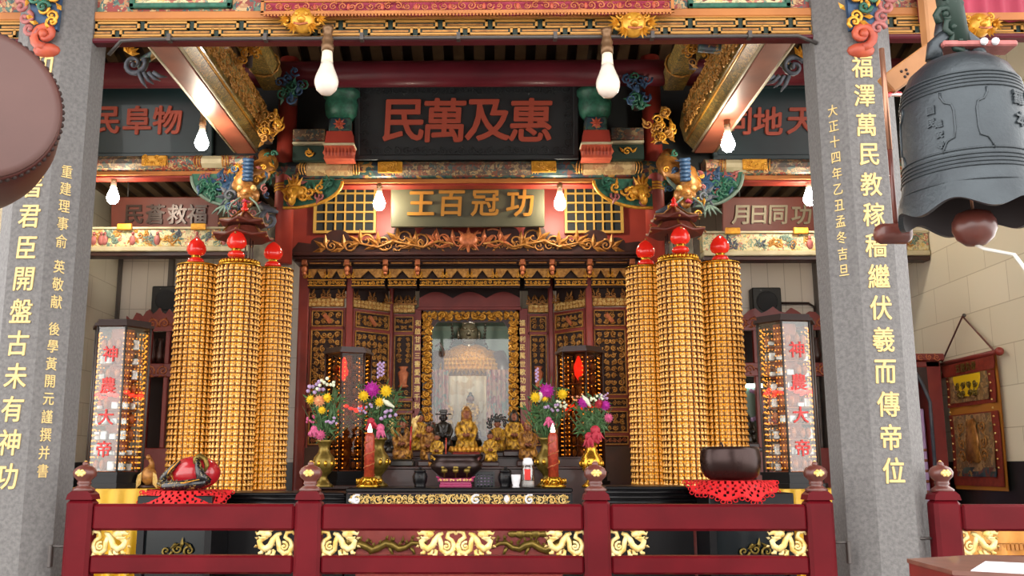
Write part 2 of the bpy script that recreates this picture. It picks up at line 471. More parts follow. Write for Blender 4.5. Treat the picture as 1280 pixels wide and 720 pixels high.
def build_each(mb, name, m, parent):
    """Every shape that was added becomes a part of its own."""
    ends = mb.cuts[1:] + [(len(mb.v), len(mb.f))]
    for (v0, f0), (v1, f1) in zip(mb.cuts, ends):
        q = MB()
        q.v = mb.v[v0:v1]
        q.f = [tuple(i - v0 for i in f) for f in mb.f[f0:f1]]
        q.sm = mb.sm[f0:f1]
        q.build(name, m, parent)
def thing(name, label, cat, loc=(0, 0, 0), rz=0.0, group=None):
    o = bpy.data.objects.new(name, None)
    C.objects.link(o)
    o.location = loc
    o.rotation_euler = (0, 0, rz)
    o.empty_display_size = .1
    return tag(o, label, cat, group)
def tag(o, label, cat, group=None):
    o['label'] = label
    o['category'] = cat
    if any(w in o.name for w in ('beam', 'column')): o['kind'] = 'thing'
    if group: o['group'] = group
    return o
def kids(o):
    return [c for c in bpy.data.objects if c.parent == o]
def dup(root, loc, label, group=None, rz=None):
    def cp(o, par):
        c = o.copy()
        C.objects.link(c)
        c.parent = par
        for k in TREE.get(o.name, ()): cp(k, c)
        return c
    TREE = {}
    for k in bpy.data.objects:
        if k.parent: TREE.setdefault(k.parent.name, []).append(k)
    r = cp(root, None)
    r.location = loc
    if rz is not None: r.rotation_euler = (0, 0, rz)
    tag(r, label, root['category'], group or root.get('group'))
    return r
def struct(o):
    o['kind'] = 'structure'
    return o
def text(s, size, m, parent, loc, name='lettering', vertical=False, pitch=1.0, bold=0.012, depth=0.01, rot=(R(90), 0, 0), sx=1.0, shear=0.0, into=None):
    """Raised lettering in the x-z plane; s centred on loc."""
    cu = bpy.data.curves.new(name, 'FONT')
    cu.align_x = 'CENTER'
    cu.align_y = 'CENTER'
    cu.size = size
    cu.offset = 0.0
    cu.extrude = depth
    cu.resolution_u = 3
    cu.shear = shear
    if vertical:
        cu.body = '\n'.join(s)
        cu.space_line = pitch
    else:
        cu.body = s
        cu.space_character = pitch
    tmp = bpy.data.objects.new('lettering', cu)
    C.objects.link(tmp)
    bpy.context.view_layer.update()
    me = bpy.data.meshes.new_from_object(tmp.evaluated_get(bpy.context.evaluated_depsgraph_get()))
    bpy.data.objects.remove(tmp)
    bpy.data.curves.remove(cu)
    xs = [v.co.x for v in me.vertices]; ys = [v.co.y for v in me.vertices]
    cx, cy = (min(xs) + max(xs)) / 2, (min(ys) + max(ys)) / 2
    for v in me.vertices:
        v.co.x = (v.co.x - cx) * sx
        v.co.y -= cy
    if bold > 0:
        vs = [tuple(v.co) for v in me.vertices]; fs = [tuple(p.vertices) for p in me.polygons]
        V2, F2 = [], []
        for k in range(5):
            dx, dy = (bold * math.cos(k * 2 * PI / 5 + .6), bold * math.sin(k * 2 * PI / 5 + .6))
            n0 = len(V2)
            V2 += [(x + dx, y + dy, z + (k * .0005 if z > 0 else -k * .0005)) for x, y, z in vs]
            F2 += [tuple(i + n0 for i in f) for f in fs]
        bpy.data.meshes.remove(me)
        me = bpy.data.meshes.new(name)
        me.from_pydata(V2, [], F2)
    if into is not None:
        Mx = Matrix.Translation(loc) @ Euler(rot).to_matrix().to_4x4()
        into.add([tuple(Mx @ v.co) for v in me.vertices], [tuple(p.vertices) for p in me.polygons])
        bpy.data.meshes.remove(me)
        return None
    me.materials.clear()
    me.materials.append(m)
    o = bpy.data.objects.new(name, me)
    C.objects.link(o)
    o.parent = parent
    o.location = loc
    o.rotation_euler = rot
    return o

# ================================================================ THE HALL ITSELF
rng = random.Random(7)
XW = 5.9
YB = 15.0
struct(MB().box(-9, 9, -12, YB + .3, -.3, 0).build('floor', M_PAVE))
struct(MB().box(-XW - .2, XW + .2, YB, YB + .2, 0, 5.9).build('wall_back', M_TILE_B))
struct(MB().box(-XW - .2, -XW, 9.0, YB, 0, 7.6).build('wall_left', M_TILE_S))
struct(MB().box(XW, XW + .2, 9.0, YB, 0, 7.6).build('wall_right', M_TILE_S))
wz = PX(1215, 577, XW).z
struct(MB().box(-XW, -XW + .02, 9.0, YB, 0, wz).build('baseboard_left', M_WAINS))
struct(MB().box(XW - .02, XW, 9.0, YB, 0, wz).build('baseboard_right', M_WAINS))
struct(MB().box(-XW, XW, YB - .03, YB, 0, wz).build('baseboard_back', M_WAINS))
# roof: boards with rafters under them
ceil = MB()
ceil.prism([(2.6, 7.0), (8.2, 8.1), (12.4, 6.36 + .5), (12.4, 7.1), (8.2, 8.35), (2.6, 7.2)], -6.3, 6.3, 'x')
ceil = struct(ceil.build('ceiling', M_ROOF))
for i in range(44):
    x = -5.9 + i * .275
    MB().prism([(8.2, 8.1), (12.3, 6.90), (12.3, 6.78), (8.2, 7.98)], x - .07, x + .07, 'x').build('rafter', M_RAFT, ceil)
cb = struct(MB().box(-6.1, 6.1, 12.42, YB + .2, 5.62, 5.8).build('ceiling_back', M_ROOF))
for i in range(44):
    x = -5.9 + i * .275
    MB().box(x - .06, x + .06, 12.5, YB, 5.53, 5.62).build('rafter', M_RAFT, cb)
struct(MB().box(-6.1, 6.1, 12.32, 12.42, 5.25, 6.95).build('wall_upper', M_CHARCOAL))
struct(MB().box(-6.1, 6.1, 5.98, 6.06, ZP(-20, 6), 7.62).build('wall_front', M_DKRED))
pz = ZP(92, 11.4)
struct(MB().lathe([(.165, -6.0), (.165, 6.0)], 20).build('trim_1', M_MAROON)).rotation_euler = (0, R(90), 0)
bpy.data.objects['trim_1'].location = (0, 11.4, pz)
# grey corner posts on the back wall
for i, px in enumerate((141, 1027)):
    x = at(px, YB - .1, 4).x
    struct(MB().box(x - .09, x + .09, YB - .12, YB, 0, 5.53, .02).build('trim_%d' % (i + 2), M_GREYPIPE))

# ---------------------------------------------------------------- front beam with its key-fret band
YF = 5.92
zb = [ZP(p, YF) for p in (52.5, 46.5, 23.5, 13.0, -45)]
BX0, BX1 = -5.9, 5.9
struct(MB().box(BX0, BX1, YF - .03, YF + .06, zb[0], zb[1], .01).build('trim_4', M_MAROON))
struct(MB().box(BX0, BX1, YF, YF + .06, zb[1], zb[2]).build('trim_5', M_GREENBEAM))
struct(MB().box(BX0, BX1, YF - .02, YF + .06, zb[2], zb[3], .008).build('trim_6', M_ORANGE))
struct(MB().box(BX0, BX1, YF + .01, YF + .06, zb[3], zb[4]).build('trim_7', M_PAINT5))
fr, fi = MB(), MB()
H = zb[2] - zb[1]
t = H * .1
U = mpp(YF, 4.2) * 62.5
n = int((BX1 - BX0) / U)
y0, y1 = YF - .012, YF + .005
t = H * .07
fr.box(BX0, BX1, y0, y1, zb[1], zb[1] + t); fr.box(BX0, BX1, y0, y1, zb[2] - t * .6, zb[2])
def hb(xa, xb, za, zc, m=fr): m.box(xa, xb, y0, y1, zb[1] + za * H, zb[1] + zc * H)
for k in range(n):
    x = BX0 + k * U
    xo = x + .5 * U
    hb(x, x + .90 * U, .80, .91); hb(x, x + .90 * U, .46, .55); hb(x, x + .05 * U, .46, .91); hb(x + .85 * U, x + .90 * U, .46, .91)
    hb(xo, xo + .90 * U, .11, .22); hb(xo, xo + .05 * U, .11, .5); hb(xo + .85 * U, xo + .90 * U, .11, .5)
    fi.box(x + .09 * U, x + .81 * U, YF - .004, YF + .004, zb[1] + .62 * H, zb[1] + .73 * H)
    fi.box(xo + .09 * U, xo + .81 * U, YF - .004, YF + .004, zb[1] + .29 * H, zb[1] + .40 * H)
struct(fr.build('trim_8', M_FRET))
struct(fi.build('trim_9', M_BRNGOLD))
# painted panels in the beam above, each with a sea-green frame
for i, (pa, pb, lab) in enumerate(((162, 290, 'painted scene panel in a green frame above the beam near the drum'), (860, 988, 'painted scene panel in a green frame above the beam near the bell'))):
    a, b = P(pa, 11, YF), P(pb, 11, YF)
    t_ = thing('framed_painting', lab, 'painted panel', (a.x, YF - .02, a.z))
    w, h = b.x - a.x, .3
    f = MB()
    f.box(0, w, 0, .05, 0, .035, .006); f.box(0, w, 0, .05, h - .035, h, .006); f.box(0, .035, 0, .05, 0, h, .006); f.box(w - .035, w, 0, .05, 0, h, .006)
    f.build('frame', M_GREENSC, t_)
    MB().box(.035, w - .035, .02, .05, .035, h - .035).build('painting', M_PAINT1, t_)
    g = MB()
    g.carve(w - .1, h - .1, .1, rng, .018, .008, True, 2, 1, w / 2, h / 2)
    g.build('relief', M_PINKSC, t_)

# ---------------------------------------------------------------- stone columns with gilt couplets
def column(pxf, sgn, label, big, bpy0, bpitch, small_segs, small_px):
    YC = 6.0
    c = P(pxf, 181, YC - .245)
    zt = 5.3
    t_ = thing('stone_column', label, 'column', (c.x, YC, 0))
    a, b = .112, .245
    pts = [(-a, -b), (a, -b), (b, -a), (b, a), (a, b), (-a, b), (-b, a), (-b, -a)]
    s = MB()
    s.prism(pts, .28, zt, 'z')
    s.build('shaft', M_STONE, t_)
    p = MB()
    p.lathe([(.36, 0), (.37, .06), (.33, .12), (.36, .2), (.30, .26), (.26, .285)], 24)
    p.build('plinth', M_STONE, t_)
    # big characters down the front face
    z_top, z_bot = ZP(bpy0[0], YC - b), ZP(bpy0[1], YC - b)
    nb = len(big)
    pit = (z_top - z_bot) / nb
    objs = MB()
    for i, ch in enumerate(big):
        if ch == '　': continue
        text(ch, pit * .82, M_GOLDTXT, t_, (0, -b - .001, z_top - (i + .5) * pit), bold=.0022, depth=.004, shear=.06, sx=.86, into=objs)
    objs.build('lettering', M_GOLDTXT, t_)
    objs = MB()
    # small characters on the bevelled face towards the altar
    fa = Vector((sgn * -a, -b, 0)); fb = Vector((sgn * -b, -a, 0))
    mid = (fa + fb) / 2
    ang = math.atan2((fb - fa).y, (fb - fa).x) if sgn < 0 else math.atan2((fa - fb).y, (fa - fb).x)
    nrm = Vector((sgn * -1, -1, 0)).normalized() * .001
    for seg, p0, p1 in small_segs:
        za, zc = ZP(p0, YC - .16), ZP(p1, YC - .16)
        pt = (za - zc) / len(seg)
        for i, ch in enumerate(seg):
            text(ch, pt * .8, M_GOLDTXT, t_, (mid.x + nrm.x, mid.y + nrm.y, za - (i + .5) * pt), bold=.0007, depth=.003, rot=(R(90), 0, ang), sx=.8, into=objs)
    objs.build('small_lettering', M_GOLDTXT, t_)
    return t_
col_r = column(1085, 1, 'octagonal grey stone column with gilt couplet beside the hanging bell', '福澤萬民教稼穡繼伏羲而傳帝位', (68, 609), 0, [('大正十四年乙丑孟冬吉旦', 132, 350)], 0)
col_l = column(45, -1, 'octagonal grey stone column with gilt couplet behind the hanging drum', '和開天地著君臣開盤古未有神功', (62, 617), 0, [('重建理事俞', 203, 312), ('英敬献', 322, 388), ('後學黃開元謹撰并書', 400, 600)], 0)

# carved bracket at the head of each front column
def head_bracket(pxc, sgn, label):
    c = P(pxc, 55, 5.72)
    t_ = thing('carved_column_bracket', label, 'carved bracket', (c.x, 5.75, c.z))
    r2 = random.Random(21)
    m = MB()
    m.spiral(0, .06, .085, -.5 * PI, 1.3, .034, -.03, 18, sgn)
    m.ball((0, .01, -.03), (.09, .06, .05), 12, 6)
    m.build('scroll_foot', M_REDFLAME, t_)
    m = MB()
    m.prism([(-.07, .1), (.07, .1), (.12 * sgn + .08, .55), (-.08, .55)] if sgn > 0 else [(-.07, .1), (.07, .1), (.08, .55), (-.20, .55)], -.03, .05)
    m.build('bracket_board', M_BLUESC, t_)
    m = MB()
    for k in range(10):
        m.spiral(r2.uniform(-.08, .12) * sgn, .14 + k * .045, .045, r2.uniform(0, 6), 1.2, .013, -.05, 12, 1 if k % 2 else -1)
        m.leaf(r2.uniform(-.1, .12) * sgn, .13 + k * .045, r2.uniform(0, 6), .07, .035, -.05, .02)
    m.build('gilded_leafwork', M_GOLD, t_)
    m = MB()
    for k in range(6):
        x = (.10 + .035 * k) * sgn
        z = .10 + .075 * k
        m.spiral(x, z, .05, 1.2 * k, 1.1, .018, -.04, 12, sgn)
    m.build('red_cloud_scroll', M_PINKSC, t_)
    m = MB()
    for k in range(5):
        m.spiral((.02 + .05 * k) * sgn, .24 + .06 * k, .045, 2 * k, 1.1, .016, -.06, 12, -sgn)
    m.build('green_cloud_scroll', M_GREENSC, t_)
    return t_
head_bracket(1078, 1, 'red, blue and gilt carved bracket on the column beside the bell')
head_bracket(56, -1, 'red, blue and gilt carved bracket on the column behind the drum')

# rose valances over the beam
def valance(pa, pb, lab, trim=True):
    a = P(pa, 19 if trim else 26, YF - .08); b = P(pb, 19 if trim else 26, YF - .08)
    w = b.x - a.x
    t_ = thing('rose_valance', lab, 'valance', (a.x, YF - .08, a.z))
    m = MB()
    nn = 60
    vs, fs = [], []
    for i in range(nn + 1):
        for j, z in enumerate((.0, .15, .42)):
            vs.append((w * i / nn, .012 * math.sin(i * .9) + .01, z))
    for i in range(nn):
        for j in range(2):
            fs.append((i * 3 + j, i * 3 + 3 + j, i * 3 + 4 + j, i * 3 + 1 + j))
    vs2 = [(x, y + .01, z) for x, y, z in vs]
    N = len(vs)
    m.add(vs, fs, True); m.add(vs2, [f[::-1] for f in fs], True)
    m.build('cloth', M_PINK, t_)
    e = MB()
    if trim:
        e.box(-.02, w + .02, -.035, -.02, -.01, .012); e.box(-.02, w + .02, -.035, -.02, .075, .085)
        e.box(-.02, 0, -.035, -.02, 0, .42); e.box(w, w + .02, -.035, -.02, 0, .42)
        k = 0
        while k * .022 < w:
            e.box(k * .022, k * .022 + .012, -.033, -.02, -.022, -.01); k += 1
        e.build('gold_edging', M_ORANGE, t_)
        g = MB()
        g.carve(w, .06, .06, rng, -.026, .006, True, 2, 1, w / 2, .043)
        g.build('embroidered_border', M_COPPER, t_)
        g2 = MB()
        for k in range(12):
            g2.ball((w * (k + .5) / 12, -.03, .04), (.012, .008, .022), 8, 5)
        build_each(g2, 'tassel_knot', M_REDFLAME, t_)
    else:
        e.box(0, w, -.01, .0, .0, .05)
        e.build('orange_hem', M_ORANGE, t_)
    return t_
valance(331, 838, 'long rose valance with gilt border above the middle bay')
valance(1150, 1340, 'plain rose valance with orange hem behind the bell hanger', False)

def beam_mask(px, py, lab, s=1.0, group=None):
    c = P(px, py, YF - .1)
    t_ = thing('gilded_beam_ornament', lab, 'carved ornament', (c.x, YF - .06, c.z), 0, group)
    r = mpp(YF, 4.2) * 17 * s
    m = MB()
    m.ball((0, -.02, 0), (r * .95, .06, r), 14, 8)
    m.ball((0, -.075, -.2 * r), (r * .32, .03, r * .26), 10, 6)
    for sg in (1, -1):
        m.ball((sg * .36 * r, -.075, .25 * r), r * .17, 8, 5)
        m.spiral(sg * r * 1.15, -.1 * r, r * .5, 1.2, 1.1, r * .14, -.03, 12, sg)
        m.spiral(sg * r * .9, .65 * r, r * .35, 2, 1.1, r * .11, -.03, 12, -sg)
        for k in range(4):
            m.leaf(sg * r * .5, -.4 * r, -PI / 2 + sg * (.2 + .4 * k), r * .8, r * .3, -.04, .03)
            m.leaf(sg * r * 1.0, .1 * r, PI / 2 - sg * (.9 + .45 * k), r * .9, r * .3, -.03, .03)
    m.build('lion_mask', M_GOLD if s < 1.2 else M_BRASS, t_)
    k = MB(); k.tube([(-.5 * r, -.09, -.55 * r), (0, -.1, -.7 * r), (.5 * r, -.09, -.55 * r)], r * .1, 6)
    k.build('jaw', M_COPPER, t_)
beam_mask(378, 24, 'gilded carved mask on the fret beam near the left unlit bulb')
beam_mask(792, 29, 'gilded carved mask on the fret beam near the right unlit bulb')
beam_mask(1226, 30, 'gilded carved mask on the fret beam behind the bell hanger', .9)

# conduit along the foot of the beam
a, b = P(150, 51, YF - .08), P(1000, 56, YF - .08)
z = zb[0] + .005
m = MB()
m.tube([(a.x - .1, YF + .0, z - .08), (a.x, YF - .06, z - .01), (a.x + .2, YF - .06, z), (0, YF - .06, z), (b.x, YF - .06, z), (b.x + .12, YF - .05, z - .05)], .013, 8)
cond = m.build('conduit_pipe', M_IRON)
tag(cond, 'thin grey conduit along the underside of the fret beam', 'pipe')
m = MB()
for i in range(7):
    x = a.x + (b.x - a.x) * (i + .5) / 7
    m.box(x - .012, x + .012, YF - .08, YF - .03, z - .018, z + .03)
build_each(m, 'clip', M_IRON, cond)

# ================================================================ BULBS
def bulb(px, py_bulb, Y, lit, label, group, hang_top_py, rpx=None):
    """Pear-shaped lamp hanging cap-up; py_bulb is the middle of the globe."""
    c = P(px, py_bulb, Y)
    r = .078
    t_ = thing('light_bulb', label, 'light bulb', (c.x, Y, c.z), 0, group)
    prof = [(.001, -r * 1.12), (r * .45, -r * 1.02), (r * .8, -r * .68), (r * .98, -r * .2), (r, .1 * r), (r * .93, .45 * r), (r * .76, .9 * r), (r * .58, 1.35 * r), (r * .5, 1.7 * r)]
    MB().lathe(prof, 20).build('globe', M_BULB if lit else M_BULBOFF, t_)
    MB().lathe([(r * .5, 1.7 * r), (r * .46, 2.2 * r), (r * .44, 2.6 * r), (r * .36, 2.75 * r)], 16).build('neck', M_BULBNECK, t_)
    s = MB().lathe([(r * .3, 2.7 * r), (r * .5, 2.75 * r), (r * .52, 3.3 * r), (r * .42, 3.4 * r), (r * .5, 3.7 * r), (r * .38, 4.0 * r), (r * .36, 4.5 * r), (r * .46, 4.6 * r), (r * .46, 4.9 * r), (.01, 5.0 * r)], 16)
    s.build('socket', M_SOCKET, t_)
    zt = P(px, hang_top_py, Y).z - c.z
    if zt > 5 * r:
        MB().bar((0, 0, 4.95 * r), (0, 0, zt), .009, 8).build('cord', M_SOCKET, t_)
    return t_
bulb(408, 103, 5.82, False, 'unlit frosted bulb under the fret beam, the nearer to the drum', 'unlit bulbs', 50)
bulb(760, 106, 5.82, False, 'unlit frosted bulb under the fret beam, the nearer to the bell', 'unlit bulbs', 54)
bulb(252, 179, 10.65, True, 'glowing bulb hanging from the carved beam on the left', 'lit bulbs', 128)
bulb(910, 181, 10.65, True, 'glowing bulb hanging from the carved beam on the right', 'lit bulbs', 128)
bulb(141, 247, 12.06, True, 'glowing bulb before the red-brown plaque, close to the left column', 'lit bulbs', 208)
bulb(1012, 249, 12.06, True, 'glowing bulb before the red-brown plaque, close to the right column', 'lit bulbs', 208)
bulb(474, 255, 12.02, True, 'glowing bulb at the left edge of the bronze-green plaque', 'lit bulbs', 217)
bulb(700, 255, 12.02, True, 'glowing bulb at the right edge of the bronze-green plaque', 'lit bulbs', 217)

# ================================================================ PLAQUES
def plaque(name, label, x0, x1, yt, yb, Y, board_m, chars, txt_m, char_px, frame_m=None, tilt=8, chs=None, carve_m=None, font=None, group=None):
    a, b = P(x0, yt, Y), P(x1, yb, Y)
    cx, cz = (a.x + b.x) / 2, (a.z + b.z) / 2
    w, h = b.x - a.x, a.z - b.z
    t_ = thing(name, label, 'plaque', (cx, Y, cz), 0, group)
    t_.rotation_euler = (R(tilt), 0, 0)
    MB().box(-w / 2, w / 2, 0, .05, -h / 2, h / 2, .012).build('board', board_m, t_)
    if frame_m:
        f = MB()
        fw = .05
        f.box(-w / 2 - .02, w / 2 + .02, -.03, .04, h / 2 - fw, h / 2 + .02, .01); f.box(-w / 2 - .02, w / 2 + .02, -.03, .04, -h / 2 - .02, -h / 2 + fw, .01)
        f.box(-w / 2 - .02, -w / 2 + fw, -.03, .04, -h / 2, h / 2, .01); f.box(w / 2 - fw, w / 2 + .02, -.03, .04, -h / 2, h / 2, .01)
        f.build('frame', frame_m, t_)
    if carve_m:
        g = MB()
        rr = random.Random(3)
        for zz in (h / 2 - .1, -h / 2 + .1):
            g.carve(w - .2, .12, .12, rr, -.012, .008, True, 2, 1, 0, zz)
        for xx in (-w / 2 + .12, w / 2 - .12):
            g.carve(.14, h - .3, .12, rr, -.012, .008, False, 2, 1, xx, 0)
        g.build('carved_border', carve_m, t_)
    mp = mpp(Y, cz)
    tx = MB()
    if Y > 13:
        for sx in (-.35, .35): MB().bar((sx * w, .03, h / 2 - .02), (sx * w, .03 + .04, 5.56 - cz), .012, 8).build('hanging_iron', M_IRON, t_)
    for ch, px in chars:
        x = at(px, Y, cz).x - cx
        text(ch, char_px * mp, txt_m, t_, (x, -.012, 0), bold=char_px * mp * .02, depth=.02, shear=.05, into=tx)
    tx.build('lettering', txt_m, t_)
    return t_
plaque('inscribed_plaque', 'large dark plaque with vermilion characters under the roof beam', 446, 722, 106, 196, 11.8, M_CHARCOAL,
       [('民', 504), ('萬', 557), ('及', 609), ('惠', 663)], M_REDTXT, 58, M_CHARCOAL, 9, carve_m=M_CHARCOAL)
plaque('inscribed_plaque', 'bronze-green plaque with gilt characters above the carved crest', 489, 681, 226, 283, 12.25, M_OLIVE,
       [('王', 526), ('百', 565), ('冠', 606), ('功', 650)], M_GOLDTXT2, 36, None, 6)
plaque('inscribed_plaque', 'dark teal plaque with red characters in the left bay', 62, 262, 108, 194, 11.9, M_TEAL,
       [('民', 133), ('阜', 172), ('物', 210)], M_REDTXT, 38, M_TEAL, 8)
plaque('inscribed_plaque', 'dark teal plaque with red characters in the right bay', 890, 1100, 108, 196, 11.9, M_TEAL,
       [('同', 922), ('地', 959), ('天', 1001)], M_REDTXT, 38, M_TEAL, 8)
plaque('inscribed_plaque', 'red-brown plaque with black characters in the left bay', 140, 272, 247, 289, 13.4, M_REDPLAQUE,
       [('民', 168), ('蒼', 195), ('救', 222), ('福', 247)], M_BLACKTXT, 26, None, 10)
plaque('inscribed_plaque', 'red-brown plaque with pale characters in the right bay', 902, 1052, 247, 290, 13.4, M_REDPLAQUE,
       [('月', 925), ('日', 948), ('同', 972), ('功', 1001)], M_SILVERTXT, 26, None, 10)

# ================================================================ BEAMS OF THE ALTAR ROW
def tie_beam(x0, x1, yt, yb, Y, label, mids, gold_px, body_m, strip=True):
    a, b = P(x0, yt, Y), P(x1, yb, Y)
    w, h = b.x - a.x, a.z - b.z
    t_ = thing('painted_tie_beam', label, 'beam', (a.x, Y, b.z))
    o = MB()
    pr = [(0, 0), (-.05, .12 * h), (-.10, .35 * h), (-.11, .6 * h), (-.07, .86 * h), (0, h), (.2, h), (.2, 0)]
    o.prism(pr, 0, w, 'x')
    o.build('timber', body_m, t_)
    if strip:
        MB().box(0, w, -.02, .18, -.055, 0, .006).build('orange_fillet', M_ORANGE, t_)
        MB().box(0, w, -.0, .18, -.085, -.055, .006).build('red_fillet', M_REDPAINT, t_)
    for (pa, pb, m) in mids:
        xa, xb = at(pa, Y, a.z).x - a.x, at(pb, Y, a.z).x - a.x
        q = MB()
        q.prism([(-.004, .10 * h), (-.056, .14 * h), (-.112, .35 * h), (-.122, .6 * h), (-.082, .84 * h), (-.02, .94 * h), (-.03, .5 * h)], xa, xb, 'x')
        q.build('painted_field', m, t_)
        e = MB()
        for xx in (xa, xb):
            for k, dx in enumerate((0, .035, .07)):
                sg = 1 if xx == xa else -1
                pts = [(xx - sg * dx, -.005, .08 * h), (xx - sg * (dx + .02), -.115, .33 * h), (xx - sg * (dx + .02), -.13, .6 * h), (xx - sg * dx, -.09, .86 * h)]
                e.tube(pts, .009, 5)
        e.build('band', M_GOLDDARK, t_)
    for px in gold_px:
        x = at(px, Y, a.z).x - a.x
        g = MB()
        for k in range(9):
            g.spiral(x + rng.uniform(-.13, .13), h * rng.uniform(.3, .75), .035, rng.uniform(0, 6), 1, .011, -.14, 9)
        g.box(x - .16, x + .16, -.135, -.1, h * .2, h * .82, .01)
        g.build('gilded_relief', M_GOLD, t_)
    return t_
tie_beam(348, 826, 202, 223, 12.0, 'painted beam below the large dark plaque', [(385, 442, M_PAINT3), (500, 664, M_PAINT2), (728, 792, M_PAINT3)], (489, 679), M_PAINT4)
tie_beam(62, 318, 195, 214, 12.0, 'painted beam below the left teal plaque', [(110, 205, M_PAINT2), (255, 280, M_CREAM)], (197,), M_PAINT5)
tie_beam(880, 1165, 199, 219, 12.0, 'painted beam below the right teal plaque', [(905, 930, M_CREAM), (960, 1060, M_PAINT2)], (940,), M_PAINT5)

def frieze(x0, x1, yt, yb, Y, label, plates, sd):
    a, b = P(x0, yt, Y), P(x1, yb, Y)
    w, h = b.x - a.x, a.z - b.z
    r2 = random.Random(sd)
    t_ = thing('painted_frieze_beam', label, 'beam', (a.x, Y, b.z))
    MB().box(0, w, 0, .2, 0, h, .01).build('timber', M_PAINT1, t_)
    MB().box(0, w, -.03, .2, -.07, 0, .01).build('grey_moulding', M_CREAM, t_)
    MB().box(0, w, 0, .2, -.13, -.07, .01).build('brown_lintel', M_DKWOOD, t_)
    MB().box(0, w, -.025, .0, h, h + .03, .006).build('top_fillet', M_CREAM, t_)
    for nm, mt, n in (('painted_figure', M_PINKSC, 8), ('painted_foliage', M_WHISK, 14), ('gilt_foliage', M_GOLDDARK, 14), ('dark_rocks', M_CLOUDGREY, 8)):
        g = MB()
        for k in range(n):
            if mt is M_PINKSC and k: g.build('painted_figure', mt, t_); g = MB()
            x = w * r2.uniform(.06, .94)
            z = h * r2.uniform(.25, .75)
            if mt is M_PINKSC:
                g.ball((x, -.005, h * .38), (.045, .02, h * .3), 8, 5); g.ball((x, -.008, h * .75), (.022, .02, .026), 8, 5)
            else:
                g.spiral(x, z, h * .2, r2.uniform(0, 6), 1.2, .012, -.004, 10, 1 if k % 2 else -1, .6)
                for q in range(3): g.leaf(x + r2.uniform(-.06, .06), z + r2.uniform(-.04, .04), r2.uniform(0, 6), .09, .04, -.002, .012)
        g.build(nm, mt, t_)
    for px in plates:
        x = at(px, Y, a.z).x - a.x
        MB().box(x - .1, x + .1, -.06, -.02, h - .02, h + .07, .01).build('gilt_plaque_rest', M_GOLD, t_)
frieze(66, 312, 287, 308, 12.6, 'pale painted frieze beam spanning the left bay', (157, 249), 4)
frieze(878, 1162, 292, 313, 12.6, 'pale painted frieze beam spanning the right bay', (915, 1000), 5)

# round carved beams running back from the front columns to the altar columns
def long_beam(pa, pb, sgn, label):
    # pa, pb: pixel of the middle of the red underside at two depths
    ya, yb_ = 6.3, 12.0
    a, b = P(*pa), P(*pb)
    x = (a.x + b.x) / 2
    zz = (a.z + b.z) / 2
    t_ = thing('carved_long_beam', label, 'beam', (x, ya, zz))
    L = yb_ - ya - .15
    # cross-section in x-z, sgn>0: gilded face looks right (+x)
    m = MB()
    pr = [(-.15, .02), (.13, .02), (.25, .15), (.30, .36), (.27, .54), (.14, .70), (-.14, .70), (-.2, .54), (-.22, .36), (-.2, .14)]
    m.prism([(p[0] * sgn, p[1]) for p in pr], 0, L)
    m.build('timber', M_BEAMGOLD, t_)
    MB().box(-.125, .125, 0, L, -.02, .03, .008).build('red_underside', M_BEAMUNDER, t_)
    e = MB()
    e.tube([(.14 * sgn, 0, .005), (.14 * sgn, L, .005)], .016, 8)
    e.tube([(-.15 * sgn, 0, .01), (-.15 * sgn, L, .01)], .022, 8)
    e.build('cream_edging', M_CREAM, t_)
    g = MB(Matrix.Translation((.275 * sgn, L / 2, .34)) @ Matrix.Rotation(R(90) * sgn, 4, 'Z'))
    g.carve(L - .5, .42, .13, rng, -.015, .015, True, 4, 1.1)
    g.build('carved_relief', M_GOLDDARK, t_)
    g = MB()
    for zz in (.12, .58):
        g.tube([((.235 if zz < .3 else .255) * sgn, .2, zz), ((.235 if zz < .3 else .255) * sgn, L - .1, zz)], .013, 6)
    g.build('gilt_line', M_GOLD, t_)
    return t_
long_beam((255, 120, 10.0), (303, 185, 11.6), 1, 'gilded carved beam running back on the left with red underside')
long_beam((928, 120, 10.0), (884, 183, 11.6), -1, 'gilded carved beam running back on the right with red underside')
# second, shorter beam above and inside each
def upper_beam(px, py, Y, sgn, label):
    a = P(px, py, Y)
    t_ = thing('carved_upper_beam', label, 'beam', (a.x, 8.6, a.z))
    m = MB()
    m.prism([(-.12, 0), (.12, 0), (.17, .14), (.12, .28), (-.12, .28), (-.17, .14)], 0, 2.9)
    m.build('timber', M_BEAMGOLD, t_)
    MB().prism([(-.1, .28), (.1, .28), (.1, .62), (-.1, .62)], 0, .3).build('post', M_DKRED, t_)
    g = MB()
    for yy in (.4, 1.4, 2.4): g.tube([(.19 * math.cos(q), yy, .14 + .17 * math.sin(q)) for q in [i * PI / 6 for i in range(13)]], .014, 5)
    g.build('gilt_band', M_GOLDDARK, t_)
upper_beam(309, 58, 10.2, 1, 'short gilded beam above the left carved beam')
upper_beam(869, 58, 10.2, -1, 'short gilded beam above the right carved beam')

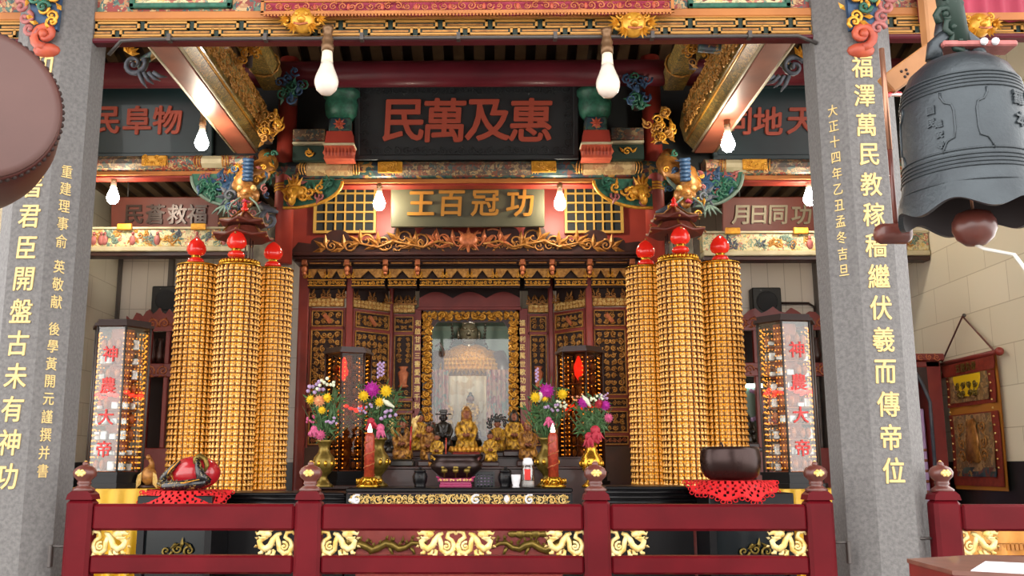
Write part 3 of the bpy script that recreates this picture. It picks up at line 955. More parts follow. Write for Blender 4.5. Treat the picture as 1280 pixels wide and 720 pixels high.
# altar-row columns
def inner_column(pxs, pxr, label):
    Y = 12.1
    zs = ZP(262, Y)
    c = at(pxs, Y, zs)
    t_ = thing('altar_column', label, 'column', (c.x, Y, 0))
    MB().lathe([(.30, 0), (.30, .15), (.25, .2), (.225, .3), (.215, zs)], 24).build('stone_shaft', M_STONE_IN, t_)
    dx = at(pxr, Y, 5).x - c.x
    z0 = ZP(330, Y)
    MB().lathe([(.125, z0), (.125, 6.8)], 20, (dx, -.05, 0)).build('red_post', M_REDPAINT, t_)
    zz = ZP(236, Y)
    g = MB()
    for k in range(3): g.lathe([(.128, zz - .06 + .04 * k), (.14, zz - .045 + .04 * k), (.128, zz - .03 + .04 * k)], 20, (dx, -.05, 0))
    g.build('gilt_collar', M_GOLD, t_)
    return t_
inner_column(333, 357, 'stone altar column with red upper post behind the left gold towers')
inner_column(843, 817, 'stone altar column with red upper post behind the right gold towers')

# wing brackets and dragons on the altar columns
def wing(corner, tip, top, Y, label, mats, sd):
    """Quarter-shaped carved bracket: corner is (px,py) at the column foot, tip the far end, top the py of its straight upper edge."""
    c = P(corner[0], corner[1], Y); tp = P(tip[0], tip[1], Y); z1 = ZP(top, Y)
    sg = 1 if tp.x > c.x else -1
    w, h = abs(tp.x - c.x), z1 - c.z
    t_ = thing('carved_wing_bracket', label, 'carved bracket', (c.x, Y, c.z))
    n = 14
    arc = [(sg * w * (.12 + .88 * math.sin(q)), h * (1 - math.cos(q)) * .93) for q in [PI / 2 * i / n for i in range(n + 1)]]
    out = [(0, 0)] + arc + [(sg * w, h), (0, h)]
    MB().prism(out if sg < 0 else out[::-1], 0, .06).build('board', mats[0], t_)
    e = MB(); e.tube([(0, -.01, 0)] + [(x, -.01, z) for x, z in arc], .022, 6)
    e.build('gilt_rim', mats[1], t_)
    r2 = random.Random(sd)
    for k, mt in enumerate(mats[2:]):
        g = MB()
        for q in range(7):
            fx = r2.uniform(.08, .8)
            zlo = h * (1 - math.sqrt(max(0, 1 - (fx * .95) ** 2))) + .04
            zz = r2.uniform(min(zlo + .04, h - .06), h - .04)
            g.spiral(sg * w * fx, zz, .07, r2.uniform(0, 6), 1.15, .02, -.02 - .015 * k, 12, 1 if q % 2 else -1)
            g.leaf(sg * w * fx, zz, r2.uniform(0, 6), .13, .06, -.03 - .01 * k, .035)
        g.build(('carved_leaves', 'carved_clouds', 'carved_flowers')[k], mt, t_)
    b = MB()
    bx, bz = sg * w * .22, h * .55
    b.ball((bx, -.05, bz), (.12, .05, .085), 10, 6); b.ball((bx - sg * .04, -.09, bz - .13), (.05, .05, .07), 8, 6)
    b.tube([(bx, -.06, bz), (bx - sg * .02, -.10, bz - .08), (bx - sg * .02, -.1, bz - .16)], [.06, .04, .03], 8)
    for k in range(4): b.leaf(bx - sg * .02, bz + .02, PI / 2 - sg * (-.5 + .35 * k), .2, .07, -.05, .03)
    b.build('carved_bird', mats[1] if mats[1] is M_GOLD else mats[3], t_)
    return t_
wing((354, 260), (428, 224), 224, 11.85, 'gilded bird bracket beside the left lattice window', [M_GREENSC, M_GOLD, M_PINKSC, M_GREENSC, M_GOLD], 1)
wing((816, 260), (742, 224), 224, 11.85, 'gilded bird bracket beside the right lattice window', [M_GREENSC, M_GOLD, M_PINKSC, M_GREENSC, M_GOLD], 1)
wing((302, 258), (240, 216), 216, 11.85, 'blue-green cloud bracket facing the left bay', [M_GREENSC, M_WHISK, M_PINKSC, M_BLUESC, M_GREENSC], 2)
wing((868, 258), (928, 216), 216, 11.85, 'blue-green cloud bracket facing the right bay', [M_GREENSC, M_WHISK, M_PINKSC, M_BLUESC, M_GREENSC], 2)

def dragon(px, sgn, label):
    """Carved dragon hanging head-down on the column; sgn +1: its claw reaches left."""
    Y = 11.62
    c = P(px, 232, Y)
    t_ = thing('carved_dragon', label, 'carved dragon', (c.x, Y, c.z))
    b = MB()
    pts = [(.10 * sgn, .12, .44), (.16 * sgn, .02, .30), (.10 * sgn, -.10, .16), (-.06 * sgn, -.16, .06), (-.10 * sgn, -.2, -.06), (.0, -.24, -.16)]
    b.tube(pts, [.10, .13, .15, .15, .13, .10], 12)
    b.ball((0, -.27, -.2), (.14, .13, .12), 12, 8)
    b.ball((.01 * sgn, -.37, -.26), (.09, .10, .07), 10, 6)
    b.ball((0, -.44, -.24), (.05, .04, .035), 8, 5)
    b.tube([(.0, -.30, -.30), (.01 * sgn, -.38, -.35), (0, -.42, -.36)], [.07, .055, .03], 8)
    b.build('body', M_BRNGOLD, t_)
    e = MB()
    for s in (1, -1): e.ball((s * .085, -.37, -.14), .038, 8, 6)
    build_each(e, 'eye', M_GOLDPALE, t_)
    m = MB()
    m.tube([(-.03, -.36, -.31), (0, -.44, -.32), (.04, -.38, -.32)], .03, 8)
    m.build('mouth', M_PINK, t_)
    h = MB()
    for s in (1, -1):
        h.tube([(s * .08, -.2, -.10), (s * .17, -.16, .02), (s * .2, -.12, .14)], [.03, .022, .008], 8)
        h.tube([(s * .06, -.43, -.28), (s * .15, -.46, -.36), (s * .20, -.44, -.46), (s * .13, -.42, -.5)], [.014, .012, .010, .005], 6)
    build_each(h, 'horn_or_whisker', M_WHISK, t_)
    f = MB()
    for k in range(8):
        a = 2 * PI * k / 8
        f.leaf(-.24 * sgn + .03 * math.cos(a), -.20 + .03 * math.sin(a), a, .17, .06, -.2, .03)
    f.spiral(-.24 * sgn, -.20, .08, 0, 1.2, .022, -.24, 12, sgn)
    f.build('frilled_mane', M_CLOUDGREY, t_)
    s_ = MB()
    for k in range(12):
        s_.spiral(sgn * .15 + rng.uniform(-.05, .1), -.05 + k * .04, .05, rng.uniform(0, 6), 1, .018, -.08, 10)
    s_.build('green_scales', M_GREENSC, t_)
    for nm, mt, nn in (('gilt_flames', M_GOLD, 9), ('rose_clouds', M_PINKSC, 8), ('blue_clouds', M_BLUESC, 7)):
        xx = MB()
        for k in range(nn):
            xx.spiral(rng.uniform(-.24, .24), rng.uniform(-.42, .22), rng.uniform(.035, .06), rng.uniform(0, 6), 1.2, .014, rng.uniform(-.30, -.08), 10, 1 if k % 2 else -1)
            xx.leaf(rng.uniform(-.24, .24), rng.uniform(-.42, .22), rng.uniform(0, 6), .11, .045, rng.uniform(-.3, -.1), .03)
        xx.build(nm, mt, t_)
    bl = MB()
    for k in range(6):
        z = .22 - k * .05
        bl.tube([(-.06 * sgn, -.32, z + .02), (0, -.35, z), (.06 * sgn, -.33, z + .01)], .026, 6)
    bl.build('blue_belly_plate', M_BLUESC, t_)
    cl = MB()
    cl.tube([(-.12 * sgn, -.12, -.06), (-.26 * sgn, -.16, -.18), (-.30 * sgn, -.18, -.30)], [.06, .05, .045], 8)
    for k in range(4):
        cl.tube([(-.30 * sgn, -.18, -.30), ((-.40 + .05 * k) * sgn, -.2, -.36 - .01 * k), ((-.46 + .07 * k) * sgn, -.2, -.42 - .015 * k)], [.022, .018, .006], 6)
    cl.build('claw', M_WHISK, t_)
    tl = MB()
    tl.spiral(.22 * sgn, -.46, .13, 1.4, 1.4, .035, -.05, 20, sgn)
    tl.tube([(.10 * sgn, -.03, -.26), (.2 * sgn, -.04, -.32), (.32 * sgn, -.05, -.36)], [.05, .04, .02], 8)
    tl.build('cloud_tail', M_CLOUDGREY, t_)
    return t_
dragon(318, 1, 'painted carved dragon coiled on the left altar column')
dragon(850, -1, 'painted carved dragon coiled on the right altar column')

# gilded clusters and bracket sets under the purlin
def bracket_set(px, label):
    Y = 11.75
    z0 = ZP(201, Y)
    c = at(px, Y, z0)
    t_ = thing('painted_bracket_set', label, 'bracket set', (c.x, Y, z0))
    w = .19
    m = MB()
    m.prism([(-w, 0), (w, 0), (w * .92, .08), (w, .17), (-w, .17), (-w * .92, .08)], -.12, .12)
    for k in range(9): m.leaf(-w + .02 + k * w * .23, .02, PI / 2, .14, .07, -.12, .03)
    m.build('lotus_block', M_REDFLAME, t_)
    MB().box(-w * 1.05, w * 1.05, -.15, .13, .17, .20, .008).build('pale_tray', M_CREAM, t_)
    MB().prism([(-w * .95, .2), (w * .95, .2), (w * .85, .36), (-w * .85, .36)], -.13, .12).build('red_bowl', M_REDPAINT, t_)
    MB().box(-.14, .14, -.12, .12, .36, .55, .02).build('blue_block', M_PAINT4, t_)
    g = MB()
    for k in range(8): g.leaf(0, .46, k * PI / 4, .085, .04, -.125, .02)
    g.build('flower', M_REDFLAME, t_)
    MB().lathe([(.15, .55), (.2, .62), (.22, .75), (.2, .82), (.24, .86), (.24, .93), (.19, .96)], 16).build('green_drum', M_GREENSC, t_)
    # short dark-green tie running out to the column
    sg = -1 if px < 600 else 1
    MB().box(sg * .2, sg * .62, .02, .12, .02, .22, .01).build('lower_tie', M_GREENBEAM, t_)
    MB().box(sg * .2, sg * .62, .0, .12, .28, .44, .01).build('upper_tie', M_PAINT2, t_)
    MB().box(sg * .2, sg * .62, -.01, .12, .235, .265, .006).build('fillet', M_CREAM, t_)
    g = MB()
    g.spiral(sg * .4, .12, .06, 0, 1.3, .014, .0, 12, sg); g.leaf(sg * .46, .1, .8, .1, .04, .0, .02); g.leaf(sg * .36, .1, 2.2, .1, .04, .0, .02)
    g.build('gilt_sprig', M_GOLD, t_)
bracket_set(425, 'red lotus bracket stack on the beam, left of the large dark plaque')
bracket_set(745, 'red lotus bracket stack on the beam, right of the large dark plaque')

def filigree(px, py, Y, rpx, label, n, sd, mts=(M_GOLD, M_GOLDDARK)):
    c = P(px, py, Y)
    r2 = random.Random(sd)
    r = mpp(Y, c.z) * rpx
    t_ = thing('gilded_carving', label, 'carving', (c.x, Y, c.z))
    for k, mt in enumerate(mts):
        g = MB()
        for q in range(n):
            a, d = r2.uniform(0, 2 * PI), r * math.sqrt(r2.uniform(0, 1)) * .8
            x, z = d * math.cos(a) * .8, d * math.sin(a)
            g.spiral(x, z, r * .28, r2.uniform(0, 6), 1.15, r * .06, -.03 - .1 * r2.random(), 10, 1 if q % 2 else -1)
            g.leaf(x, z, r2.uniform(0, 6), r * .5, r * .22, -.05, .04)
            if q % 4 == 0:
                g.ball((x, -.08, z + .03), (r * .12, r * .12, r * .22), 8, 6); g.ball((x, -.08, z + r * .3), r * .10, 8, 5)
        g.build(('gilt_leaves', 'dark_leaves')[k], mt, t_)
    MB().tube([(0, .02, -r * .8), (.0, .03, r * .8)], r * .22, 8).build('backing', M_SHADOW, t_)
filigree(336, 160, 11.3, 24, 'gilded figure carving above the left dragon', 9, 1)
filigree(823, 160, 11.3, 24, 'gilded figure carving above the right dragon', 9, 2)
filigree(311, 66, 10.0, 22, 'gilded leaf carving beside the short left beam', 8, 3)
filigree(866, 68, 10.0, 22, 'gilded leaf carving beside the short right beam', 8, 4)
filigree(366, 110, 11.3, 26, 'dark green carving under the roof left of the large plaque', 8, 5, (M_GREENSC, M_BLUESC))
filigree(796, 116, 11.3, 26, 'dark green carving under the roof right of the large plaque', 8, 6, (M_GREENSC, M_BLUESC))
# slate cloud scrolls on the outer sides of the long beams
def cloud_scroll(px, py, Y, sgn, label):
    c = P(px, py, Y)
    t_ = thing('cloud_scroll_bracket', label, 'carved bracket', (c.x, Y, c.z))
    m = MB()
    m.spiral(0, 0, .13, .5, 1.4, .035, 0, 20, sgn)
    for k in range(4):
        m.tube([(-.06 * sgn + .05 * k * -sgn, 0, -.1), ((-.1 - .06 * k) * sgn, 0, -.2 + .02 * k), ((-.15 - .07 * k) * sgn, .0, -.27 + .04 * k)], [.03, .022, .006], 6)
    m.build('scroll', M_CLOUDGREY, t_)
    g = MB()
    for k in range(5): g.leaf(.06 * sgn, .1, .5 * k, .13, .06, -.04, .03)
    g.build('gilt_tip', M_GOLD, t_)
    MB().tube([(0, .04, 0), (-.25 * sgn, .05, .18), (-.98 * sgn, .06, .26)], [.05, .05, .06], 8).build('arm', M_PAINT4, t_)
cloud_scroll(168, 80, 9.6, -1, 'grey cloud scroll beside the left column, above the teal plaque')
cloud_scroll(992, 84, 9.6, 1, 'grey cloud scroll beside the right column, above the teal plaque')

# lattice windows beside the bronze-green plaque
YL = 12.75
z_lo, z_hi = ZP(316, YL), ZP(222, YL)
xl, xr = at(366, YL, 4.8).x, at(808, YL, 4.8).x
struct(MB().box(xl, xr, YL + .02, YL + .1, z_lo, z_hi).build('wall_lattice', M_REDPAINT))
for i, (pa, pb) in enumerate(((397, 467), (708, 776))):
    a, b = P(pa, 231, YL), P(pb, 289, YL)
    w, h = b.x - a.x, a.z - b.z
    t_ = MB().box(a.x, b.x, YL - .0, YL + .03, b.z, a.z).build('window_%d' % (i + 1), M_PANE)
    struct(t_)
    fr_ = MB()
    q = .035
    fr_.box(a.x - q, a.x, YL - .05, YL + .02, b.z - q, a.z + q); fr_.box(b.x, b.x + q, YL - .05, YL + .02, b.z - q, a.z + q)
    fr_.box(a.x, b.x, YL - .05, YL + .02, b.z - q, b.z); fr_.box(a.x, b.x, YL - .05, YL + .02, a.z, a.z + q)
    fr_.build('window_frame', M_YELLOWTIN, t_)
    l = MB()
    for k in range(1, 6): l.box(a.x + w * k / 6 - .011, a.x + w * k / 6 + .011, YL - .03, YL, b.z, a.z)
    for k in range(1, 5): l.box(a.x, b.x, YL - .035, YL - .005, b.z + h * k / 5 - .011, b.z + h * k / 5 + .011)
    l.build('lattice', M_YELLOWTIN, t_)

# ================================================================ CARVED ALTAR CABINET
YA = 12.8
def leafpanel(root, A, B, rows, sd, door_name='leaf_panel'):
    """One carved leaf from world point A (left edge) to B (right edge), rows are (z_top, z_bottom, cell, kind)."""
    d = Vector((B.x - A.x, B.y - A.y, 0))
    w = d.length
    Mx = Matrix.Translation((A.x, A.y, 0)) @ Matrix.Rotation(math.atan2(d.y, d.x), 4, 'Z')
    zt, zb_ = rows[0][0] + .04, rows[-1][1] - .04
    m = MB(Mx)
    m.box(0, w, 0, .05, zb_, zt)
    for i in range(len(rows) - 1):
        m.box(0, w, -.02, .0, rows[i + 1][0], rows[i][1], .004)
    m.box(0, .025, -.02, 0, zb_, zt); m.box(w - .025, w, -.02, 0, zb_, zt)
    leaf_ = m.build(door_name, M_DKRED, root)
    r2 = random.Random(sd)
    for (za, zc, cell, kind) in rows:
        bk, fr_, g1, g2 = MB(Mx), MB(Mx), MB(Mx), MB(Mx)
        cell *= .92
        x0, x1 = .03, w - .03
        bk.box(x0, x1, -.006, 0.0, zc, za)
        t = .014
        fr_.box(x0, x1, -.034, 0, za - t, za, .004); fr_.box(x0, x1, -.034, 0, zc, zc + t, .004)
        fr_.box(x0, x0 + t, -.034, 0, zc, za, .004); fr_.box(x1 - t, x1, -.034, 0, zc, za, .004)
        cx, cz = w / 2, (za + zc) / 2
        pw, ph = w - .1, za - zc - .05
        gg = g1 if kind != 'dull' else g2
        if kind == 'vase':
            g1.carve(pw, ph * .45, cell, r2, -.014, cell * .125, True, 4, 1.3, cx, cz + ph * .27)
            g2.lathe([(pw * .2, 0), (pw * .36, .02), (pw * .22, .05), (pw * .3, ph * .18), (pw * .36, ph * .25), (pw * .16, ph * .3), (pw * .3, ph * .34), (pw * .3, ph * .36)], 12, (cx, -.01, cz - ph * .36), sy=.4)
            g1.carve(pw, ph * .1, ph * .1, r2, -.012, .007, True, 2, 1, cx, cz - ph * .43)
        elif kind == 'scroll':
            gg.carve(pw, ph, cell, r2, -.014, cell * .125, True, 4, 1.3, cx, cz)
            g2.M = Mx @ Matrix.Translation((cx, -.02, cz)) @ Matrix.Rotation(r2.choice((-1, 1)) * .7, 4, 'Y')
            g2.box(-.03, .03, -.012, .012, -ph * .45, ph * .45, .006)
            g2.M = Mx
        else:
            gg.carve(pw, ph, cell, r2, -.014, cell * .125, True, 4, 1.3, cx, cz)
        bk.build('panel_ground', M_SHADOW, leaf_)
        fr_.build('gilt_bead', M_GOLDDARK, leaf_)
        if g1.v: g1.build('gilt_carving', M_GOLDDARK, leaf_)
        if g2.v: g2.build('red_gilt_carving', M_COPPER, leaf_)
    return leaf_

cab = thing('altar_cabinet', 'tall dark red carved altar cabinet with gilt panels and glazed middle niche', 'altar', (0, 0, 0))
zc_top = ZP(312, YA)
zc_bot = ZP(612, 10.9)
# rows in world height, read on the foremost plane
def zr(py): return ZP(py, YA)
rows_o = [(zr(388), zr(408), .1, 'scroll'), (zr(412), zr(494), .105, ''), (zr(498), zr(510), .06, ''), (zr(514), zr(541), .09, ''), (zr(545), zr(556), .06, 'dull')]
rows_c = [(zr(388), zr(408), .08, ''), (zr(412), zr(494), .09, 'vase'), (zr(498), zr(510), .06, ''), (zr(514), zr(541), .09, ''), (zr(545), zr(556), .06, 'dull')]
zbase = .9
Yb, Yc = 13.0, 13.35
spec = [((386, YA), (431, YA), rows_o, 11), ((440, YA + .05), (487, Yb + .25), rows_o, 12), ((490, Yc), (519, Yc), rows_c, 13)]
specR = [((740, YA), (785, YA), rows_o, 14), ((694, Yb + .25), (733, YA + .05), rows_o, 15), ((660, Yc), (686, Yc), rows_c, 16)]
for (pa, ya), (pb, yb_), rows, sd in spec + specR:
    A, B = at(pa, ya, 3.0), at(pb, yb_, 3.0)
    A.z = B.z = 0
    leafpanel(cab, A, B, rows, sd)
# plain foot panels below the leaves
m = MB()
for (pa, ya), (pb, yb_), rows, sd in spec + specR:
    A, B = at(pa, ya, 3.0), at(pb, yb_, 3.0)
    d = Vector((B.x - A.x, B.y - A.y, 0))
    m.M = Matrix.Translation((A.x, A.y, 0)) @ Matrix.Rotation(math.atan2(d.y, d.x), 4, 'Z')
    m.box(-.02, d.length + .02, -.01, .05, .0, zr(557), .006)
build_each(m, 'foot_panel', M_DKWOOD, cab)
# posts
for pa, pb, Y in ((372, 385, YA), (432, 440, YA - .03), (486, 491, Yc - .06), (785, 798, YA), (733, 741, YA - .03), (686, 692, Yc - .06)):
    A, B = at(pa, Y, 3), at(pb, Y, 3)
    MB().box(A.x, B.x, Y - .06, Y + .06, 0, zc_top, .012).build('post', M_DKRED, cab)
# stepped cornice and carved crest
xa, xb = at(366, YA - .35, 4.4).x, at(806, YA - .35, 4.4).x
Ycr = YA - .42
m = MB()
zk = ZP(316, Ycr)
m.box(xa - .05, xb + .05, Ycr, YA + .7, zk - .03, zk + .015, .01); m.box(xa, xb, Ycr + .04, YA + .7, zk - .07, zk - .03, .01); m.box(xa + .03, xb - .03, Ycr + .08, YA + .7, zk - .1, zk - .07, .008)
m.build('cornice', M_DKWOOD, cab)
hgt = ZP(284, Ycr) - zk
top = []
N = 60
for i in range(N + 1):
    u = i / N
    s = abs(u - .5) * 2
    z = hgt * (1.0 - .55 * s ** 1.3) * (.86 + .14 * math.cos(u * 2 * PI * 7))
    if s > .97: z *= .35
    top.append((xa + (xb - xa) * u, zk + z))
m = MB().prism([(xb, zk)] + [(xa, zk)] + top, Ycr + .04, Ycr + .1)
for px, py, r in ((422, 297, 12), (506, 289, 11), (541, 293, 13), (633, 293, 13), (668, 290, 11), (744, 297, 12), (400, 304, 9), (770, 304, 9)):
    c = P(px, py, Ycr + .07); k = mpp(Ycr, 4.5) * r
    m.prism([(c.x + k * 1.25 * math.cos(q_ * PI / 12), c.z + k * .8 * math.sin(q_ * PI / 12)) for q_ in range(24)], Ycr + .045, Ycr + .095)
m.build('crest_board', M_DKWOOD, cab)
g, g2 = MB(), MB()
cx = (xa + xb) / 2
for sg in (1, -1):
    for i, (d, r, z, s) in enumerate(((.13, .11, .5, 1), (.34, .15, .55, -1), (.62, .12, .45, 1), (.86, .13, .62, -1), (1.12, .11, .42, 1), (1.36, .10, .5, -1), (1.58, .09, .3, 1), (1.82, .08, .3, -1))):
        mb_ = g if i > 1 else g2
        mb_.spiral(cx + sg * d, zk + hgt * z, r, 1.2 + i, 1.4, .016, Ycr + .02, 18, s * sg)
        for k in range(3): mb_.leaf(cx + sg * (d + .07), zk + hgt * (z - .1), (.6 if sg > 0 else PI - .6) + sg * (k - 1) * .9, .2, .07, Ycr + .02, .03)
    g.tube([(cx + sg * (.2 + .2 * k), Ycr + .015, zk + hgt * (.35 + .14 * math.sin(k * 2.1))) for k in range(9)], [.017] * 6 + [.014, .01, .005], 6)
g.carve(2.6, hgt * .5, .15, r2 if False else random.Random(77), Ycr + .03, .012, True, 4, 1.2, cx, zk + hgt * .32)
g2.ball((cx, Ycr, zk + hgt * .5), (.13, .04, .10), 12, 6)
for k in range(8): g2.leaf(cx, zk + hgt * .5, k * PI / 4, .2, .07, Ycr + .01, .04)
g.build('gilt_scrollwork', M_BRNGOLD, cab)
g2.build('red_gilt_flower_group', M_COPPER, cab)
# hanging fretwork, miniature roofs and friezes in the bays below the cornice
def tier(g_, name, m_):
    g_.build(name, m_, cab)
    g_.__init__()
bays = [((383, 431), YA - .32), ((438, 480), YA - .32), ((484, 520), YA - .32), ((524, 650), YA - .32), ((656, 688), YA - .32), ((694, 735), YA - .32), ((740, 788), YA - .32)]
fw, dk, rf, fz, gd = MB(), MB(), MB(), MB(), MB()
r2 = random.Random(31)
for (pa, pb), Y in bays:
    A, B = at(pa, Y, 4.3).x, at(pb, Y, 4.3).x
    z1, z2 = ZP(319, Y), ZP(329, Y)
    t = .014
    fw.box(A, B, Y, Y + .03, z1 - t, z1); fw.box(A, A + t, Y, Y + .03, z2 - .03, z1); fw.box(B - t, B, Y, Y + .03, z2 - .03, z1); fw.box(A + .05, B - .05, Y, Y + .03, z2, z2 + t)
    fw.carve(B - A - .06, z1 - z2 - .02, .06, r2, Y - .005, .012, True, 3, 1.3, (A + B) / 2, (z1 + z2) / 2)
    dk.box(A, B, Y + .05, Y + .08, z2 - .01, z1)
    # miniature roofs
    n = 2 if pb - pa > 100 else 1
    Yr = Y + .16
    za, zb2, zc2 = ZP(338, Yr), ZP(349, Yr), ZP(357, Yr)
    nn = 4 if n == 2 else (2 if pb - pa > 40 and abs((pa + pb) / 2 - 587) > 150 else 1)
    for k in range(nn):
        c = A + (B - A) * (k + .5) / nn
        hw = (B - A) / nn * .46
        rf.prism([(c - hw, zb2 + .03), (c - hw * .5, zb2 + .02), (c, za), (c + hw * .5, zb2 + .02), (c + hw, zb2 + .03), (c + hw, za + .02), (c - hw, za + .02)], Yr - .02, Yr + .02)
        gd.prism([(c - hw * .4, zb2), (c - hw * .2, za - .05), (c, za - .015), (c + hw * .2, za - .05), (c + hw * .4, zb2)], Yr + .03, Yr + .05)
    for k in range(nn + 1):
        c = A + (B - A) * k / nn
        for q in (-1, 1):
            fz.spiral(c + q * .035, zb2 + .04, .032, PI / 2, 1.2, .010, Yr - .025, 12, q); fz.leaf(c + q * .015, zb2 + .05, PI / 2 - q * .3, .07, .03, Yr - .02, .02)
    fz.box(A, B, Yr - .01, Yr + .03, zc2, zc2 + .012); fz.box(A, B, Yr - .01, Yr + .03, zb2 - .012, zb2)
    fz.carve(B - A - .02, zb2 - zc2 - .02, .06, r2, Yr, .008, True, 2, 1, (A + B) / 2, (zb2 + zc2) / 2)
    dk.box(A, B, Yr + .05, Yr + .09, zc2 - .02, za + .12)
    tier(fw, 'hanging_fretwork', M_BRNGOLD)
    build_each(rf, 'miniature_roof', M_GOLDDARK, cab); rf = MB()
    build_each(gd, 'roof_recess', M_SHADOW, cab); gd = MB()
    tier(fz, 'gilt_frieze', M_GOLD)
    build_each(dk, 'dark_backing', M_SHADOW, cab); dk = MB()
# pendant turnings between the bays
m = MB()
for px in (381, 434, 482, 522, 653, 690, 737, 790):
    Y = YA - .33
    x = at(px, Y, 4.3).x
    z = ZP(320, Y)
    m.box(x - .035, x + .035, Y - .02, Y + .08, z - .12, z + .02, .01)
    m.ball((x, Y + .02, z - .17), (.04, .04, .05), 10, 6); m.lathe([(.012, -.26), (.03, -.23), (.02, -.2)], 10, (x, Y + .02, z))
    tier(m, 'pendant', M_COPPER)
# second tier: lower brackets and pale frieze strips following the leaves
g, p, s = MB(), MB(), MB()
for (pa, ya), (pb, yb_), rows, sd in spec + specR:
    A, B = at(pa, ya, 3.9), at(pb, yb_, 3.9)
    d = Vector((B.x - A.x, B.y - A.y, 0)); L = d.length
    Mx = Matrix.Translation((A.x, A.y, 0)) @ Matrix.Rotation(math.atan2(d.y, d.x), 4, 'Z')
    g.M = p.M = s.M = Mx
    z1, z2, z3 = zr(361), zr(373), zr(383)
    p.box(0, L, -.03, .03, z3, z2, .006)
    pg = MB(Mx); pg.carve(L, z2 - z3, .06, r2, -.034, .009, True, 3, 1, L / 2, (z2 + z3) / 2); pg.build('frieze_carving', M_GOLDPALE, cab)
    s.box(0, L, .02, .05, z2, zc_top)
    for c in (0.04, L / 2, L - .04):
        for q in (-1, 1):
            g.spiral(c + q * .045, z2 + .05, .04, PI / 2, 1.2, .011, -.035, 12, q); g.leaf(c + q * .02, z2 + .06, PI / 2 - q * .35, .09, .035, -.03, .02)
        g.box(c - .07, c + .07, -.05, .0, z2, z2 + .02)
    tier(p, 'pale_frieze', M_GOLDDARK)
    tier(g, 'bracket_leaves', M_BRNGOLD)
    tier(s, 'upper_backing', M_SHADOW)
# lintel with two dark lobes over the niche
A, B = at(524, Yc, 3.8), at(650, Yc, 3.8)
lt = MB()
for k in range(3):
    x0 = A.x + (B.x - A.x) * k / 3; x1 = A.x + (B.x - A.x) * (k + 1) / 3
    arc = [(x0 + (x1 - x0) * q / 10, ZP(383, Yc) + (ZP(365, Yc) - ZP(383, Yc)) * (.55 + .45 * math.sin(PI * q / 10))) for q in range(11)]
    lt.prism([(x1, ZP(386, Yc)), (x0, ZP(386, Yc))] + arc, Yc - .02, Yc + .03)
lt.box(A.x - .02, B.x + .02, Yc - .04, Yc + .03, ZP(388, Yc), ZP(384, Yc), .006)
lt.build('lobed_lintel', M_DKRED, cab)
MB().box(A.x, B.x, Yc + .05, Yc + .09, ZP(388, Yc), zc_top).build('lintel_backing', M_SHADOW, cab)
# couplet boards
for pa, pb, s, px in ((518, 529, '和啟甘西三書愛直達千秋', 522), (645, 660, '福国利民萬世歌功傳五穀', 653)):
    A, B = at(pa, Yc, 3), at(pb, Yc, 3)
    t_ = MB().box(A.x, B.x, Yc - .02, Yc + .03, 0.9, ZP(386, Yc), .005).build('couplet_board', M_DKRED, cab)
    tx = MB()
    z1, z2 = ZP(399, Yc), ZP(512, Yc)
    pt = (z1 - z2) / len(s)
    for i, ch in enumerate(s):
        text(ch, pt * .82, M_GOLDPALE, None, (at(px, Yc, 3).x, Yc - .022, z1 - (i + .5) * pt), bold=.002, depth=.003, sx=.9, into=tx)
    tx.build('lettering', M_GOLDPALE, t_)
# gilt niche surround with shaped opening, glass and the box behind
def nz(py): return ZP(py, Yc)
def nx(px): return at(px, Yc, 3).x
g = MB()
r3 = random.Random(5)
wtop = nx(649) - nx(527)
cxn = (nx(649) + nx(527)) / 2
g.carve(wtop, nz(388) - nz(403), .12, r3, Yc - .045, .02, True, 4, 1.4, cxn, (nz(388) + nz(403)) / 2)
g.carve(wtop, nz(390) - nz(402), .075, r3, Yc - .03, .013, True, 4, 1.4, cxn, (nz(388) + nz(403)) / 2)
for sg, pa, pb in ((1, 527, 541), (-1, 635, 649)):
    cxx = (nx(pa) + nx(pb)) / 2
    g.carve(nx(pb) - nx(pa), nz(400) - nz(528), .11, r3, Yc - .045, .02, False, 5, 1.4, cxx, (nz(400) + nz(528)) / 2)
    g.carve(nx(pb) - nx(pa), nz(400) - nz(528), .075, r3, Yc - .03, .013, False, 4, 1.4, cxx, (nz(400) + nz(528)) / 2)
g.build('gilt_niche_frame', M_GOLD, cab)
b = MB()
b.box(nx(526), nx(650), Yc - .02, Yc + .02, nz(403), nz(387)); b.box(nx(526), nx(540), Yc - .02, Yc + .02, nz(545), nz(403)); b.box(nx(636), nx(650), Yc - .02, Yc + .02, nz(545), nz(403))
for sg in (1, -1):
    xx = nx(540) if sg > 0 else nx(636)
    b.prism([(xx, nz(403)), (xx + sg * .07, nz(403)), (xx + sg * .02, nz(409)), (xx, nz(415))], Yc - .02, Yc + .02)
b.build('niche_frame_board', M_DKWOOD, cab)
MB().box(nx(538), nx(638), Yc + .03, Yc + .04, nz(560), nz(400)).build('niche_glass', M_NICHEGLASS, cab)
nb = MB()
YN = 14.75
nb.box(nx(500), nx(676), YN, YN + .04, .9, nz(386)); nb.box(nx(500) - .04, nx(500), Yc + .1, YN, .9, nz(386)); nb.box(nx(676), nx(676) + .04, Yc + .1, YN, .9, nz(386)); nb.box(nx(500), nx(676), Yc + .1, YN, nz(390), nz(386))
nb.build('niche_lining', M_WHISK, cab)
zfl = nz(545)
MB().box(nx(500), nx(676), Yc + .1, YN, zfl - .05, zfl).build('niche_floor', M_DKWOOD, cab)
